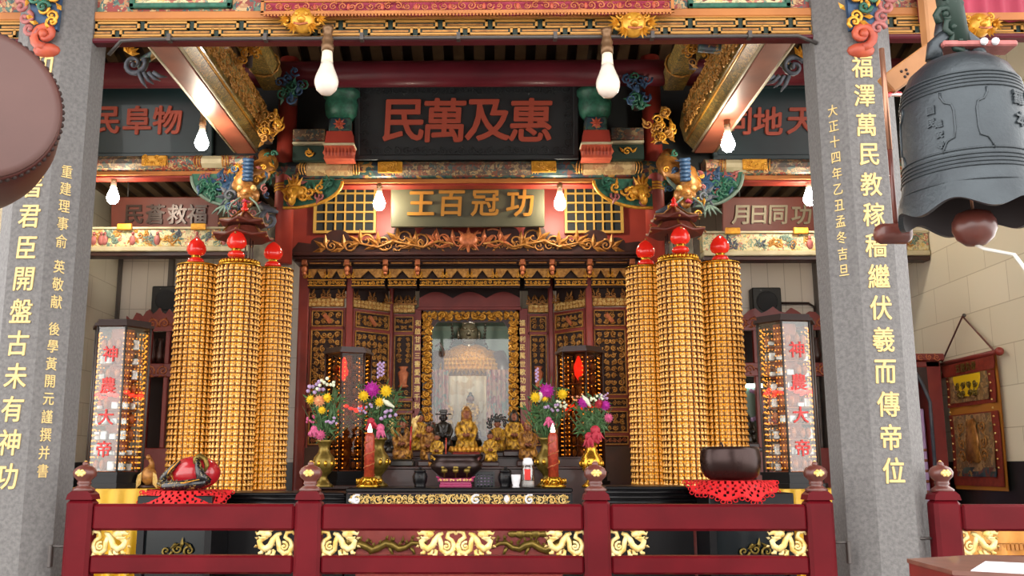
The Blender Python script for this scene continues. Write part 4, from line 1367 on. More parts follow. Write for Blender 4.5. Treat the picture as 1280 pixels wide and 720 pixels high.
# dark casing and top behind everything
m = MB()
m.box(at(372, YA, 3).x, at(798, YA, 3).x, YA + .75, YA + .79, nz(360), zk - .1)
m.box(at(372, YA, 3).x, at(374, YA, 3).x, YA, YA + .8, 0, zc_top); m.box(at(796, YA, 3).x, at(798, YA, 3).x, YA, YA + .8, 0, zc_top)
m.build('casing', M_DKWOOD, cab)
ld = bpy.data.lights.new('niche_fill_light', 'POINT'); ld.energy = 24; ld.color = (1, .9, .75); ld.shadow_soft_size = .08  # unseen light added inside the niche to brighten the deity statue
lo = bpy.data.objects.new('niche_fill_light', ld); C.objects.link(lo); lo.location = (cxn, Yc + .16, nz(398)); lo.parent = cab

# ================================================================ STATUES
def statue(name, label, px, Y, zbase, H, skin=M_SKINDK, robe=M_ROBEGOLD, hat='crown', hatm=M_ROBEBLK, beard=False, base=M_DKWOOD, bh=.12, extra=None, turn=0.0, cat='statue'):
    c = at(px, Y, zbase)
    t_ = thing(name, label, cat, (c.x, Y, zbase), turn)
    if base:
        b = MB()
        w = .24 * H
        b.box(-w, w, -.26 * H, .26 * H, 0, bh * H, .02 * H)
        b.box(-w * .9, w * .9, -.23 * H, .23 * H, bh * H, bh * H + .02 * H, .01 * H)
        b.build('base', base, t_)
    else: bh = 0
    z0 = (bh + .02 if base else 0) * H
    K = H - z0 / 1.0
    h = lambda v: z0 + v * K
    # robe: knees, lap, torso, shoulders
    m = MB(Matrix.Diagonal((.76, .86, 1, 1)))
    prof = [(.27, .0, .24), (.30, .06, .24), (.31, .14, .23), (.29, .22, .20), (.24, .28, .17), (.19, .36, .14), (.18, .46, .13), (.20, .56, .13), (.215, .62, .12), (.17, .67, .10), (.09, .70, .07)]
    seg = 20
    vs, fs = [], []
    for i, (rx, z, ry) in enumerate(prof):
        for k in range(seg):
            a = 2 * PI * k / seg
            f = 1 + (.05 * math.sin(a * 7 + i) if i < 8 else 0)
            yo = -.05 * K if i < 4 else 0
            vs.append((rx * K * math.cos(a) * f, ry * K * math.sin(a) * f + yo, h(z)))
    for i in range(len(prof) - 1):
        for k in range(seg):
            k2 = (k + 1) % seg
            fs.append((i * seg + k, i * seg + k2, (i + 1) * seg + k2, (i + 1) * seg + k))
    fs.append(tuple(range(seg - 1, -1, -1))); fs.append(tuple((len(prof) - 1) * seg + k for k in range(seg)))
    m.add(vs, fs, True)
    for s in (1, -1):
        m.ball((s * .16 * K, -.2 * K, h(.15)), (.12 * K, .13 * K, .12 * K), 10, 7)
        m.tube([(s * .19 * K, 0, h(.62)), (s * .25 * K, -.05 * K, h(.46)), (s * .2 * K, -.16 * K, h(.36)), (s * .07 * K, -.24 * K, h(.34))], [.075 * K, .085 * K, .095 * K, .085 * K], 9)
        m.tube([(s * .19 * K, -.15 * K, h(.34)), (s * .22 * K, -.22 * K, h(.12)), (s * .25 * K, -.22 * K, h(.02))], [.06 * K, .06 * K, .04 * K], 7)
    m.tube([(-.12 * K, -.10 * K, h(.66)), (0, -.16 * K, h(.5)), (.02 * K, -.20 * K, h(.38))], [.02 * K] * 3, 6)
    m.tube([(.12 * K, -.10 * K, h(.66)), (0, -.165 * K, h(.5))], [.02 * K] * 2, 6)
    m.build('robe', robe, t_)
    # head, neck and hands
    m = MB()
    hz = h(.80)
    for s in (1, -1): m.tube([(0, 0, h(.69)), (s * .12 * K, 0, h(.6)), (s * .15 * K, -.05 * K, h(.45)), (s * .10 * K, -.2 * K, h(.35)), (s * .05 * K, -.26 * K, h(.35))], .03 * K, 6)
    m.tube([(0, 0, h(.64)), (0, -.01 * K, h(.74))], [.06 * K, .055 * K], 10)
    m.ball((0, -.01 * K, hz), (.085 * K, .095 * K, .115 * K), 14, 10)
    m.ball((0, -.05 * K, hz - .055 * K), (.06 * K, .055 * K, .055 * K), 10, 6)
    m.tube([(0, -.095 * K, hz + .02 * K), (0, -.125 * K, hz - .02 * K)], [.012 * K, .022 * K], 6)
    for s in (1, -1):
        m.ball((s * .09 * K, 0, hz - .01 * K), (.018 * K, .03 * K, .05 * K), 8, 5)
        m.ball((s * .036 * K, -.093 * K, hz + .022 * K), (.018 * K, .012 * K, .009 * K), 6, 4)
        m.ball((s * .04 * K, -.27 * K, h(.36)), (.05 * K, .035 * K, .035 * K), 8, 5)
        for q in range(4): m.tube([(s * (.05 - .02 * q) * K, -.29 * K, h(.375 - .008 * q)), (s * (.02 - .012 * q) * K, -.315 * K, h(.36 - .012 * q)), (s * (.0 - .008 * q) * K, -.30 * K, h(.345 - .012 * q))], .010 * K, 5)
        m.tube([(s * .06 * K, -.27 * K, h(.385)), (s * .03 * K, -.30 * K, h(.40))], .012 * K, 5)
    m.tube([(-.025 * K, -.10 * K, hz - .052 * K), (0, -.108 * K, hz - .054 * K), (.025 * K, -.10 * K, hz - .052 * K)], .008 * K, 5)
    m.build('body', skin, t_)
    if beard:
        m = MB()
        m.tube([(0, -.09 * K, hz - .09 * K), (0, -.12 * K, hz - .18 * K), (0, -.11 * K, hz - .27 * K)], [.05 * K, .04 * K, .01 * K], 8)
        m.build('beard', M_SKINBLK, t_)
    m = MB()
    if hat == 'crown':
        m.lathe([(.093 * K, .0), (.10 * K, .02 * K), (.10 * K, .07 * K), (.08 * K, .09 * K), (.05 * K, .14 * K), (.02 * K, .17 * K)], 14, (0, 0, hz + .05 * K))
        for k in range(5): m.leaf((k - 2) * .035 * K, hz + .07 * K, PI / 2, .1 * K, .035 * K, -.09 * K, .01 * K)
    elif hat == 'hood':
        m.lathe([(.12 * K, -.16 * K), (.125 * K, -.05 * K), (.115 * K, .06 * K), (.08 * K, .12 * K), (.045 * K, .18 * K), (.01 * K, .2 * K)], 16, (0, .035 * K, hz))
    elif hat == 'bun':
        m.ball((0, .01 * K, hz + .05 * K), (.09 * K, .1 * K, .08 * K), 12, 7); m.ball((0, .0, hz + .14 * K), .045 * K, 10, 6)
    elif hat == 'scholar':
        m.box(-.085 * K, .085 * K, -.08 * K, .08 * K, hz + .06 * K, hz + .14 * K, .02 * K); m.box(-.1 * K, .1 * K, .0, .06 * K, hz + .12 * K, hz + .2 * K, .02 * K)
        for s in (1, -1): m.tube([(s * .08 * K, .03 * K, hz + .08 * K), (s * .2 * K, .03 * K, hz + .09 * K)], [.012 * K, .02 * K], 6)
    m.build('headdress', hatm, t_)
    if extra: extra(t_, K, h)
    return t_
def wings(t_, K, h):
    m = MB()
    for s in (1, -1):
        m.tube([(s * .2 * K, 0, h(.6)), (s * .3 * K, -.02 * K, h(.78)), (s * .24 * K, -.05 * K, h(.95))], [.06 * K, .05 * K, .03 * K], 8)
        for k in range(3): m.leaf(s * .24 * K, h(.75 + .06 * k), PI / 2 + s * -.4 * k, .24 * K, .1 * K, .02 * K, .03 * K)
    m.build('raised_sleeve', M_GOLDPALE, t_)
    m = MB(); m.bar((.2 * K, -.3 * K, h(.2)), (.22 * K, -.28 * K, h(.75)), .02 * K, 8)
    m.build('red_staff', M_FISHRED, t_)
    m = MB(); m.box(-.26 * K, .26 * K, -.3 * K, -.28 * K, .03 * K, .09 * K); m.build('gilt_nameplate', M_GOLD, t_)
def halo(t_, K, h):
    m = MB()
    for k in range(9):
        a = -.3 + k * (PI + .6) / 8
        m.spiral(.24 * K * math.cos(a), h(.82) + .2 * K * math.sin(a), .09 * K, a, 1.2, .03 * K, .05 * K, 12)
    m.build('swirling_hair', M_ROBEBLK, t_)
def lotus(t_, K, h):
    m = MB()
    for k in range(12):
        a = PI + k * PI / 11
        m.tube([(.26 * K * math.cos(a), .22 * K * math.sin(a), h(-.02)), (.36 * K * math.cos(a), .31 * K * math.sin(a), h(.05)), (.36 * K * math.cos(a), .30 * K * math.sin(a), h(.12))], [.05 * K, .06 * K, .01 * K], 6)
    m.build('lotus_petals', M_GOLD, t_)
    m = MB(); m.tube([(0, .12 * K, h(.5)), (0, .13 * K, h(.9))], .001, 4)
z_low = ZP(583, 10.02)
z_mid = ZP(571, 10.75)
# ---------------------------------------------------------------- stepped offering shelf the statues stand on
c1, c2 = at(470, 10.0, z_low), at(748, 10.0, z_low)
sh = thing('stepped_shelf', 'dark brown stepped shelf carrying the gilded statues', 'shelf', ((c1.x + c2.x) / 2, 10.0, 0))
w = (c2.x - c1.x) / 2
m = MB(); m.box(-w, w, 0, 1.3, 0, z_low - .03); m.box(-w - .02, w + .02, -.02, 1.3, z_low - .03, z_low, .008); m.build('lower_step', M_DKWOOD, sh)
m = MB(); m.box(-w * .96, w * .96, .62, 1.3, z_low, z_mid - .02); m.box(-w * .97, w * .97, .6, 1.3, z_mid - .02, z_mid, .006); m.build('upper_step', M_DKWOOD, sh)
zt2 = ZP(505, 12.4)
def hp(py0, py1, Y): return mpp(Y, 1.5) * (py1 - py0)
statue('warrior_statue', 'gilded warrior statue with raised sleeves, farthest left on the lower step', 503, 10.2, z_low, hp(520, 582, 10.2), robe=M_ROBEBRN, hat='bun', beard=True, base=M_ROBEBLK, extra=wings)
statue('seated_statue', 'gilded statue in black hood right behind the winged warrior statue', 525, 10.85, z_mid, hp(513, 571, 10.85), hat='bun', robe=M_ROBEGOLD)
statue('seated_statue', 'tall brown-gold statue between the warrior statue and the incense burner', 536, 10.25, z_low, hp(527, 583, 10.25), skin=M_SKINDK, robe=M_ROBEBRN, hat='bun')
statue('seated_statue', 'small gilded statue close behind the left rim of the incense burner', 546, 10.15, z_low, hp(540, 583, 10.15), robe=M_ROBEGOLD, hat='bun', base=M_ROBEBRN)
statue('black_statue', 'black-faced statue in a black robe with gilt collar', 554, 10.95, z_mid, hp(512, 571, 10.95), skin=M_SKINBLK, robe=M_ROBEBLK, hat='scholar', hatm=M_ROBEBLK)
statue('hooded_statue', 'hooded gilded statue on a lotus seat in the middle, behind the burner', 583, 10.36, z_low, hp(508, 583, 10.36), skin=M_SKINDK, robe=M_ROBEGOLD, hat='hood', hatm=M_ROBEBRN, base=M_DKRED, bh=.22, extra=lotus)
statue('seated_statue', 'small gilded statue in front of the statue with swirling black hair', 613, 10.15, z_low, hp(538, 583, 10.15), robe=M_ROBEGOLD, hat='bun')
statue('seated_statue', 'gilded statue framed by swirling black hair', 622, 10.85, z_mid, hp(522, 571, 10.85), robe=M_ROBEGOLD, hat='crown', extra=halo)
statue('seated_statue', 'tall gilded statue with pale cap, second from the right end', 643, 10.62, z_mid, hp(513, 572, 10.62), robe=M_ROBEGOLD, hat='hood', hatm=M_ROBEBLK)
statue('seated_statue', 'worn brown-gold statue at the right end of the shelf', 660, 10.25, z_low, hp(524, 583, 10.25), robe=M_ROBEBRN, skin=M_SKINDK, hat='bun', hatm=M_ROBEBRN)
statue('black_statue', 'black statue with gilt collar half hidden by the left bouquet', 487, 10.9, z_mid, hp(528, 571, 10.9), skin=M_SKINBLK, robe=M_ROBEBLK, hat='scholar')
# behind the glass
statue('seated_statue', 'small gilded statue behind the glass, above the hooded statue', 588, 13.75, zfl, hp(488, 545, 13.75), robe=M_ROBEGOLD, hat='bun')
statue('seated_statue', 'small pale gilded statue behind the glass, left of centre', 556, 13.75, zfl, hp(490, 545, 13.75), robe=M_ROBEGOLD, hat='crown', skin=M_SKINGOLD)
statue('seated_statue', 'small pale gilded statue behind the glass, right of centre', 622, 13.75, zfl, hp(494, 545, 13.75), robe=M_ROBEGOLD, hat='crown', skin=M_SKINGOLD)

# the great deity statue in the niche
YD = 14.35
c = at(586, YD, 3.0)
big = thing('deity_statue', 'large bronze-faced deity statue with gold leaf cape behind the niche glass', 'statue', (c.x, YD, zfl))
q = mpp(YD, 3.0)
def dz(py): return ZP(py, YD) - zfl
m = MB()
m.lathe([(46 * q, 0), (46 * q, dz(510)), (42 * q, dz(480)), (41 * q, dz(458)), (40 * q, dz(448)), (34 * q, dz(440)), (20 * q, dz(434)), (12 * q, dz(431))], 28, sy=.55)
m.build('robe', M_CAPE, big)
m = MB()
for sg in (1, -1):
    m.tube([(sg * 36 * q, -.03, dz(444)), (sg * 45 * q, -.15, dz(465)), (sg * 38 * q, -.3, dz(488))], [10 * q, 11 * q, 9 * q], 12)
build_each(m, 'sleeve', M_DKWOOD, big)
m = MB()
hz = dz(418)
m.tube([(0, -.02, dz(440)), (0, -.04, dz(428))], [8 * q, 8.5 * q], 12)
m.ball((0, -.05, hz), (12.5 * q, 12 * q, 15 * q), 20, 14)
m.ball((0, -.1, hz - 8 * q), (9 * q, 8 * q, 6 * q), 14, 8)
m.tube([(0, -.05 - 11.5 * q, hz + 2 * q), (0, -.05 - 14 * q, hz - 3 * q)], [1.6 * q, 3 * q], 8)
for sg in (1, -1):
    m.ball((sg * 13 * q, -.03, hz - 1 * q), (2.4 * q, 3 * q, 6 * q), 10, 6)
    m.ball((sg * 5 * q, -.05 - 11 * q, hz + 2 * q), (2.6 * q, 1.6 * q, 1.2 * q), 8, 5)
    m.tube([(sg * 2 * q, -.05 - 11.6 * q, hz + 5 * q), (sg * 8 * q, -.05 - 10 * q, hz + 6.5 * q)], 1.0 * q, 6)
    m.ball((sg * 5 * q, -.05 - 2 * q, hz + 13 * q), 3.6 * q, 10, 6)
    m.ball((sg * 34 * q, -.34, dz(491)), (5 * q, 4 * q, 5 * q), 10, 6)
    for k in range(4): m.tube([(sg * (31 + 2 * k) * q, -.38, dz(489)), (sg * (30 + 2 * k) * q, -.41, dz(493)), (sg * (31 + 2 * k) * q, -.38, dz(496))], 1.1 * q, 6)
    m.tube([(sg * 30 * q, -.34, dz(489)), (sg * 28 * q, -.38, dz(486))], 1.3 * q, 6)
m.tube([(-4 * q, -.05 - 11.5 * q, hz - 7 * q), (0, -.05 - 12.6 * q, hz - 7.6 * q), (4 * q, -.05 - 11.5 * q, hz - 7 * q)], .9 * q, 6)
m.build('body', M_SHENSKIN, big)
m = MB()
for sg in (1, -1):
    for k in range(9):
        m.ball((sg * (21 - .35 * k + (k > 5) * (k - 5) * 2) * q, -.12, dz(407 + 4 * k)), 1.9 * q, 8, 6)
build_each(m, 'prayer_bead', M_ROBEBLK, big)
m = MB()
m.tube([(-31 * q, -.4, dz(520)), (-31 * q, -.4, dz(440)), (-35 * q, -.4, dz(434)), (-41 * q, -.4, dz(437))], [1.4 * q, 1.4 * q, 2.4 * q, 1.2 * q], 8)
m.build('crook_staff', M_DKWOOD, big)
m = MB()
for k in range(26):
    a = PI + PI * (k + .5) / 26
    for j in range(4):
        rr = (43.5 - 1.5 * j - 3.5 * max(0, j - 1)) * q
        m.leaf(rr * math.cos(a + .06 * (j % 2)), dz(459 - 5.5 * j), -PI / 2 + .3 * math.cos(a), 11 * q, 7 * q, rr * .56 * math.sin(a + .06 * (j % 2)) - .015, .035)
m.build('leaf_cape', M_GOLD, big)
# hangings and silk inside the niche
def hanging(px0, px1, py0, py1, Y, lab, mt, name='embroidered_hanging'):
    a, b = P(px0, py0, Y), P(px1, py1, Y)
    b.z = max(b.z, zfl + .005)
    n = 24
    w = b.x - a.x
    vs, fs = [], []
    for i in range(n + 1):
        for z in (a.z, (a.z + b.z) / 2, b.z): vs.append((a.x + w * i / n, Y + .025 * math.sin(i * 1.6), z))
    for i in range(n):
        for j in range(2): fs.append((i * 3 + j, i * 3 + 1 + j, i * 3 + 4 + j, i * 3 + 3 + j))
    N = len(vs)
    m = MB(); m.add(vs, fs, True); m.add([(x, y + .012, z) for x, y, z in vs], [f[::-1] for f in fs], True)
    o = m.build(name, mt)
    return tag(o, lab, 'hanging')
hanging(531, 560, 462, 560, 13.62, 'rose embroidered hanging inside the niche beside the left gilt frame', M_EMBROID)
hanging(608, 646, 462, 560, 13.62, 'rose embroidered hanging inside the niche beside the right gilt frame', M_EMBROID)
hanging(556, 614, 470, 548, 13.95, 'pale gold silk cloth behind the small statues in the niche', M_SILK, 'silk_cloth')

# ================================================================ GOLD NICHE TOWERS
RT = .225
NA = 22
def niche_mesh():
    m = MB()
    m.lathe([(.026, 0), (.029, .012), (.024, .028), (.014, .038)], 8, (0, 0, 0))
    m.ball((0, -.004, .044), (.0145, .0145, .015), 8, 5)
    o = [( .031 * math.cos(a), .012 + .040 * math.sin(a)) for a in [PI * k / 8 for k in range(9)]]
    m.prism([(-.031, 0)] + o[::-1] + [(.031, 0)], .010, .020)
    me_o = m.build('niche_figure', M_NICHE)
    me = me_o.data
    bpy.data.objects.remove(me_o)
    return me
NICHE = niche_mesh()
NV = [tuple(v.co) for v in NICHE.vertices]
NF = [tuple(p.vertices) for p in NICHE.polygons]
def tower(px, Y, ytop, label, ybot=612, dome=False, rr=RT):
    zt, zb_ = ZP(ytop, Y), ZP(ybot, Y)
    c = at(px, Y, (zt + zb_) / 2)
    t_ = thing('gold_niche_tower', label, 'votive tower', (c.x, Y, 0), 0, 'gold niche towers')
    nr = round((zt - zb_) / .0665)
    dz_ = (zt - zb_) / nr
    MB().lathe([(rr - .03, zb_), (rr - .03, zt)], 32).build('lit_core', M_NICHEGLOW, t_)
    l = MB()
    for i in range(nr + 1):
        z = zb_ + i * dz_
        l.lathe([(rr - .03, z - .003), (rr + .002, z - .003), (rr + .002, z + .003), (rr - .03, z + .003)], 44, smooth=False)
    for k in range(NA):
        a = 2 * PI * (k + .5) / NA
        l.M = Matrix.Rotation(a, 4, 'Z')
        l.box(rr - .03, rr - .002, -.0025, .0025, zb_, zt)
        l.M = Matrix.Identity(4)
    l.build('ledge_grid', M_NICHELEDGE, t_)
    cells = []
    for i in range(nr):
        for k in range(NA):
            cells.append((-math.sin(2 * PI * k / NA + .0) , i, k))
    cells.sort(key=lambda q: -q[0])
    rest = MB()
    for n_, (s, i, k) in enumerate(cells):
        a = 2 * PI * k / NA
        pos = Vector(((rr - .016) * math.cos(a), (rr - .016) * math.sin(a), zb_ + i * dz_ + .005))
        if n_ < 100:
            o = bpy.data.objects.new('niche_figure', NICHE)
            C.objects.link(o)
            o.parent = t_
            o.location = pos
            o.rotation_euler = (0, 0, a + PI / 2)
        elif s > -.35:
            rest.M = Matrix.Translation(pos) @ Matrix.Rotation(a + PI / 2, 4, 'Z')
            rest.add(NV, NF, True)
    rest.build('niche_figures', M_NICHE, t_, 'stuff')
    MB().lathe([(rr + .012, 0), (rr + .012, .1), (rr - .02, .16), (rr - .04, zb_ - .12), (rr + .012, zb_ - .06), (rr + .012, zb_)], 32).build('pedestal', M_DKRED, t_)
    cp_ = MB()
    if dome:
        cp_.lathe([(rr + .01, zt), (rr + .012, zt + .012), (rr - .01, zt + .03), (rr - .06, zt + .075), (rr - .09, zt + .085), (.02, zt + .09)], 32)
        for k in range(30):
            a = 2 * PI * k / 30
            cp_.ball(((rr - .03) * math.cos(a), (rr - .03) * math.sin(a), zt + .05), (.022, .022, .028), 7, 5)
        cp_.build('beaded_dome', M_BRASS, t_)
        zc = zt + .09
    else:
        cp_.lathe([(rr + .01, zt), (rr + .012, zt + .012), (rr - .01, zt + .02), (.02, zt + .022)], 32).build('cap', M_BRASS, t_)
        zc = zt + .022
    by_ = -.16 if dome else -.10
    MB().lathe([(.085, 0), (.095, .02), (.08, .05), (.05, .062)], 16, (0, by_, zc)).build('red_lamp_foot', M_REDLAMP, t_)
    MB().lathe([(.05, .06), (.055, .07), (.045, .078), (.055, .086)], 14, (0, by_, zc)).build('brass_collar', M_BRASS, t_)
    MB().lathe([(.04, .082), (.088, .105), (.108, .145), (.104, .19), (.075, .245), (.035, .28), (.004, .30)], 20, (0, by_, zc)).build('red_bud_lamp', M_REDLAMP, t_)
    if dome:
        p_ = MB()
        hz1, hz2 = zc + .255, zc + .41
        OFF = Matrix.Translation((0, .11, 0)); p_.M = OFF
        for k in range(6):
            a = PI / 6 + k * PI / 3
            p_.bar((.11 * math.cos(a), .11 * math.sin(a), zt + .03), (.11 * math.cos(a), .11 * math.sin(a), hz1 + .03), .008, 6)
        build_each(p_, 'pavilion_post', M_DKWOOD, t_)
        for nm, z, r1, r2_, hh in (('lower_roof', hz1, .345, .18, .13), ('upper_roof', hz2, .28, .03, .17)):
            vs, fs = [], []
            for k in range(12):
                a = PI / 6 + k * PI / 6
                up = .035 if k % 2 == 0 else 0
                rad = r1 if k % 2 == 0 else r1 * .86
                vs.append((rad * math.cos(a), rad * math.sin(a), z + up))
                vs.append((rad * math.cos(a), rad * math.sin(a), z + up + .015))
                vs.append(((r1 * .5 + r2_ * .4) * math.cos(a) * .95, (r1 * .5 + r2_ * .4) * math.sin(a) * .95, z + hh * .4))
                vs.append((r2_ * math.cos(a), r2_ * math.sin(a), z + hh))
            for k in range(12):
                k2 = (k + 1) % 12
                for j in range(3): fs.append((k * 4 + j, k2 * 4 + j, k2 * 4 + j + 1, k * 4 + j + 1))
            fs.append(tuple(k * 4 for k in range(11, -1, -1))); fs.append(tuple(k * 4 + 3 for k in range(12)))
            rf_ = MB(OFF).add(vs, fs).build(nm, M_REDPLAQUE, t_)
            g_ = MB(OFF)
            for k in range(6):
                a = PI / 6 + k * PI / 3
                g_.tube([(r1 * math.cos(a), r1 * math.sin(a), z + .05), ((r1 * .5 + r2_ * .4) * math.cos(a), (r1 * .5 + r2_ * .4) * math.sin(a), z + hh * .46), (r2_ * math.cos(a), r2_ * math.sin(a), z + hh + .01)], .009, 5)
                g_.ball((r1 * math.cos(a), r1 * math.sin(a), z - .0), .014, 6, 4)
            g_.build('hip_ridges', M_BRNGOLD, rf_)
        MB().lathe([(.03, 0), (.045, .03), (.02, .06), (.03, .08), (.005, .12)], 10, (0, .11, hz2 + .17)).build('finial', M_REDLAMP, t_)
    return t_
tower(298 - 5, 10.35, 334, 'gold niche tower with pavilion roof, middle of the trio behind the red wooden fish', 616, True, .235)
tower(241, 10.55, 333, 'gold niche tower nearest the left glass lantern, first of its trio', 592)
tower(338, 10.75, 338, 'gold niche tower nearest the altar cabinet, right one of the left trio', 612, rr=.205)
tower(853, 10.35, 330, 'gold niche tower with pavilion roof, middle of the trio behind the bronze bowl', 608, True, .235)
tower(810, 10.75, 337, 'gold niche tower nearest the altar cabinet, left one of the right trio', 606, rr=.21)
tower(904, 10.55, 332, 'gold niche tower nearest the right glass lantern, last of its trio', 592)

# ================================================================ TABLES
def wbox(m, pa, pb, Y0, Y1, z0, z1, bev=.006):
    a, b = at(pa, Y0, z1).x, at(pb, Y0, z1).x
    m.box(a, b, Y0, Y1, z0, z1, bev)
    return a, b
# main offering table
YT = 9.0
zt = ZP(610, YT)
xa, xb = at(432, YT, zt).x, at(716, YT, zt).x
t_ = thing('offering_table', 'long black offering table with gilt carved front below the incense burner', 'table', ((xa + xb) / 2, YT, 0))
w = (xb - xa) / 2
MB().box(-w, w, 0, .85, zt - .04, zt, .01).build('table_top', M_BLACK, t_)
zf0 = ZP(633, YT)
MB().box(-w + .01, w - .01, .03, .80, zf0 - .03, zt - .04).build('apron', M_BLACK, t_)
g = MB(); rr = random.Random(17)
g.carve(2 * w - .1, (zt - .05) - zf0, .10, rr, .015, .009, True, 7, 1.2, 0, (zt - .05 + zf0) / 2 - .005)
g.carve(2 * w - .1, (zt - .05) - zf0, .06, rr, .02, .006, True, 4, 1, 0, (zt - .05 + zf0) / 2 - .005)
g.build('gilt_carving', M_GOLDPALE, t_)
m = MB()
for x in (-.9 * w, .15 * w, .62 * w): m.spiral(x, (zt - .05 + zf0) / 2, .05, 1, 1.2, .014, .012, 12)
m.ball((-w * .93, .02, (zt + zf0) / 2 - .03), (.05, .02, .03), 8, 5); m.ball((w * .42, .02, (zt + zf0) / 2 - .02), (.03, .02, .04), 8, 5)
build_each(m, 'pale_blue_carving', M_WHITE, t_)
m = MB(); m.box(-w + .02, w - .02, .005, .03, zt - .055, zt - .045); m.box(-w + .02, w - .02, .005, .03, zf0 - .01, zf0)
m.build('bead', M_DKWOOD, t_)
zlo = ZP(700, YT)
MB().box(-w + .05, w - .05, .06, .1, .05, zf0 - .03).build('red_brown_front', M_DKRED, t_)
m = MB()
rr = random.Random(23)
for sg in (-1, 1):
    zz = ZP(685, YT)
    pts = [(sg * (w * .93 - k * .06), .045, zz + .03 * math.sin(k * 1.5) + .01 * k * .2) for k in range(13)]
    m.tube(pts, [.036] * 7 + [.032, .028, .024, .018, .012, .006], 7)
    for k in range(12):
        p_ = pts[k]
        m.leaf(p_[0], p_[2] + .03, PI / 2 + sg * .5, .05, .03, .03, .015)
    m.ball((sg * w * .95, .03, zz + .05), (.055, .04, .05), 10, 6)
    for k in range(8): m.leaf(sg * (w * .93 - k * .09), zz + .03, rr.uniform(.6, 2.5), .08, .03, .04, .02)
    for k in range(3): m.tube([(sg * (w * .8 - k * .2), .045, zz), (sg * (w * .8 - k * .2 - .03), .045, zz - .06)], [.02, .012], 6)
    m.build('gilt_dragon', M_BRASSOLD, t_); m = MB()
m = MB()
x = at(660, YT, 1).x - (xa + xb) / 2
for k in range(5): m.ball((x - .14 + .07 * k, .05, ZP(668, YT)), (.05, .02, .03 + .01 * (k % 2)), 8, 5)
m.build('gilt_cloud', M_BRASSOLD, t_)
m = MB()
for x in (-w + .05, w - .05): m.box(x - .05, x + .05, .05, .75, 0, zt - .05)
build_each(m, 'leg', M_BLACK, t_)
# ridged side counters, left and right of the offering table
def side_counter(pa, pb, Y, ptop, label):
    z = ZP(ptop, Y)
    a, b = at(pa, Y, z).x, at(pb, Y, z).x
    t_ = thing('black_counter', label, 'counter', ((a + b) / 2, Y, 0))
    w = (b - a) / 2
    m = MB()
    m.box(-w, w, 0, .8, z - .03, z, .01)
    m.build('counter_top', M_BLACK, t_)
    m = MB()
    for k in range(3):
        m.lathe([(.02, -w), (.02, w)], 8)
        # lay the half-round moulding along x
        n = 16
        vs = m.v[-n:]
        m.v[-n:] = [(p[2], p[0] + .02, p[1] + z - .055 - .045 * k) for p in vs]
    m.box(-w, w, .03, .78, z - .2, z - .03)
    m.build('ridged_edge', M_BLACK, t_)
    MB().box(-w, w, .02, .06, z - .215, z - .2).build('gilt_line', M_GOLDPALE, t_)
    MB().box(-w + .02, w - .02, .1, .75, 0, z - .2).build('carcass', M_BLACK, t_)
    return t_, w, z
side_counter(272, 431, 9.05, 616, 'black ridged counter between the red wooden fish and the offering table')
side_counter(757, 870, 9.05, 608, 'black ridged counter between the offering table and the bronze bowl')
# low black tables with glass fronts for the wooden fish and the bowl
def low_table(pa, pb, Y, ptop, label):
    z = ZP(ptop, Y)
    a, b = at(pa, Y, z).x, at(pb, Y, z).x
    t_ = thing('black_table', label, 'table', ((a + b) / 2, Y, 0))
    w = (b - a) / 2
    MB().box(-w, w, 0, .62, z - .14, z, .008).build('table_top', M_BLACK, t_)
    m = MB(); m.box(-w, w, .05, .09, ZP(662, Y), ZP(655, Y)); m.carve(2 * w - .1, .05, .06, random.Random(4), .05, .006, True, 2, 1, 0, ZP(658, Y))
    m.build('cream_strip', M_GOLDPALE, t_)
    MB().box(-w + .02, w - .02, .08, .11, .2, z - .15).build('dark_glass_front', M_DARKGLASS, t_)
    m = MB()
    for x in (-w + .03, w - .03): m.box(x - .03, x + .03, .04, .58, 0, z - .14)
    build_each(m, 'leg', M_BLACK, t_)
    g = MB()
    zz = ZP(690, Y)
    for k in range(3):
        xx = -w * .2 + .1 * k
        g.spiral(xx, zz + .02 * (k % 2), .05, 2.0 * k, 1.2, .013, .055, 14, 1 if k % 2 else -1); g.leaf(xx + .03, zz + .02, .5 + k, .1, .035, .05, .02)
    g.build('gilt_sprig', M_BRASSOLD, t_)
    return t_, (a + b) / 2, z
tl, xl_, zl_ = low_table(172, 265, 8.55, 620, 'low black table under the red wooden fish')
tr, xr_, zr_ = low_table(886, 992, 8.55, 616, 'low black table under the dark bronze bowl')
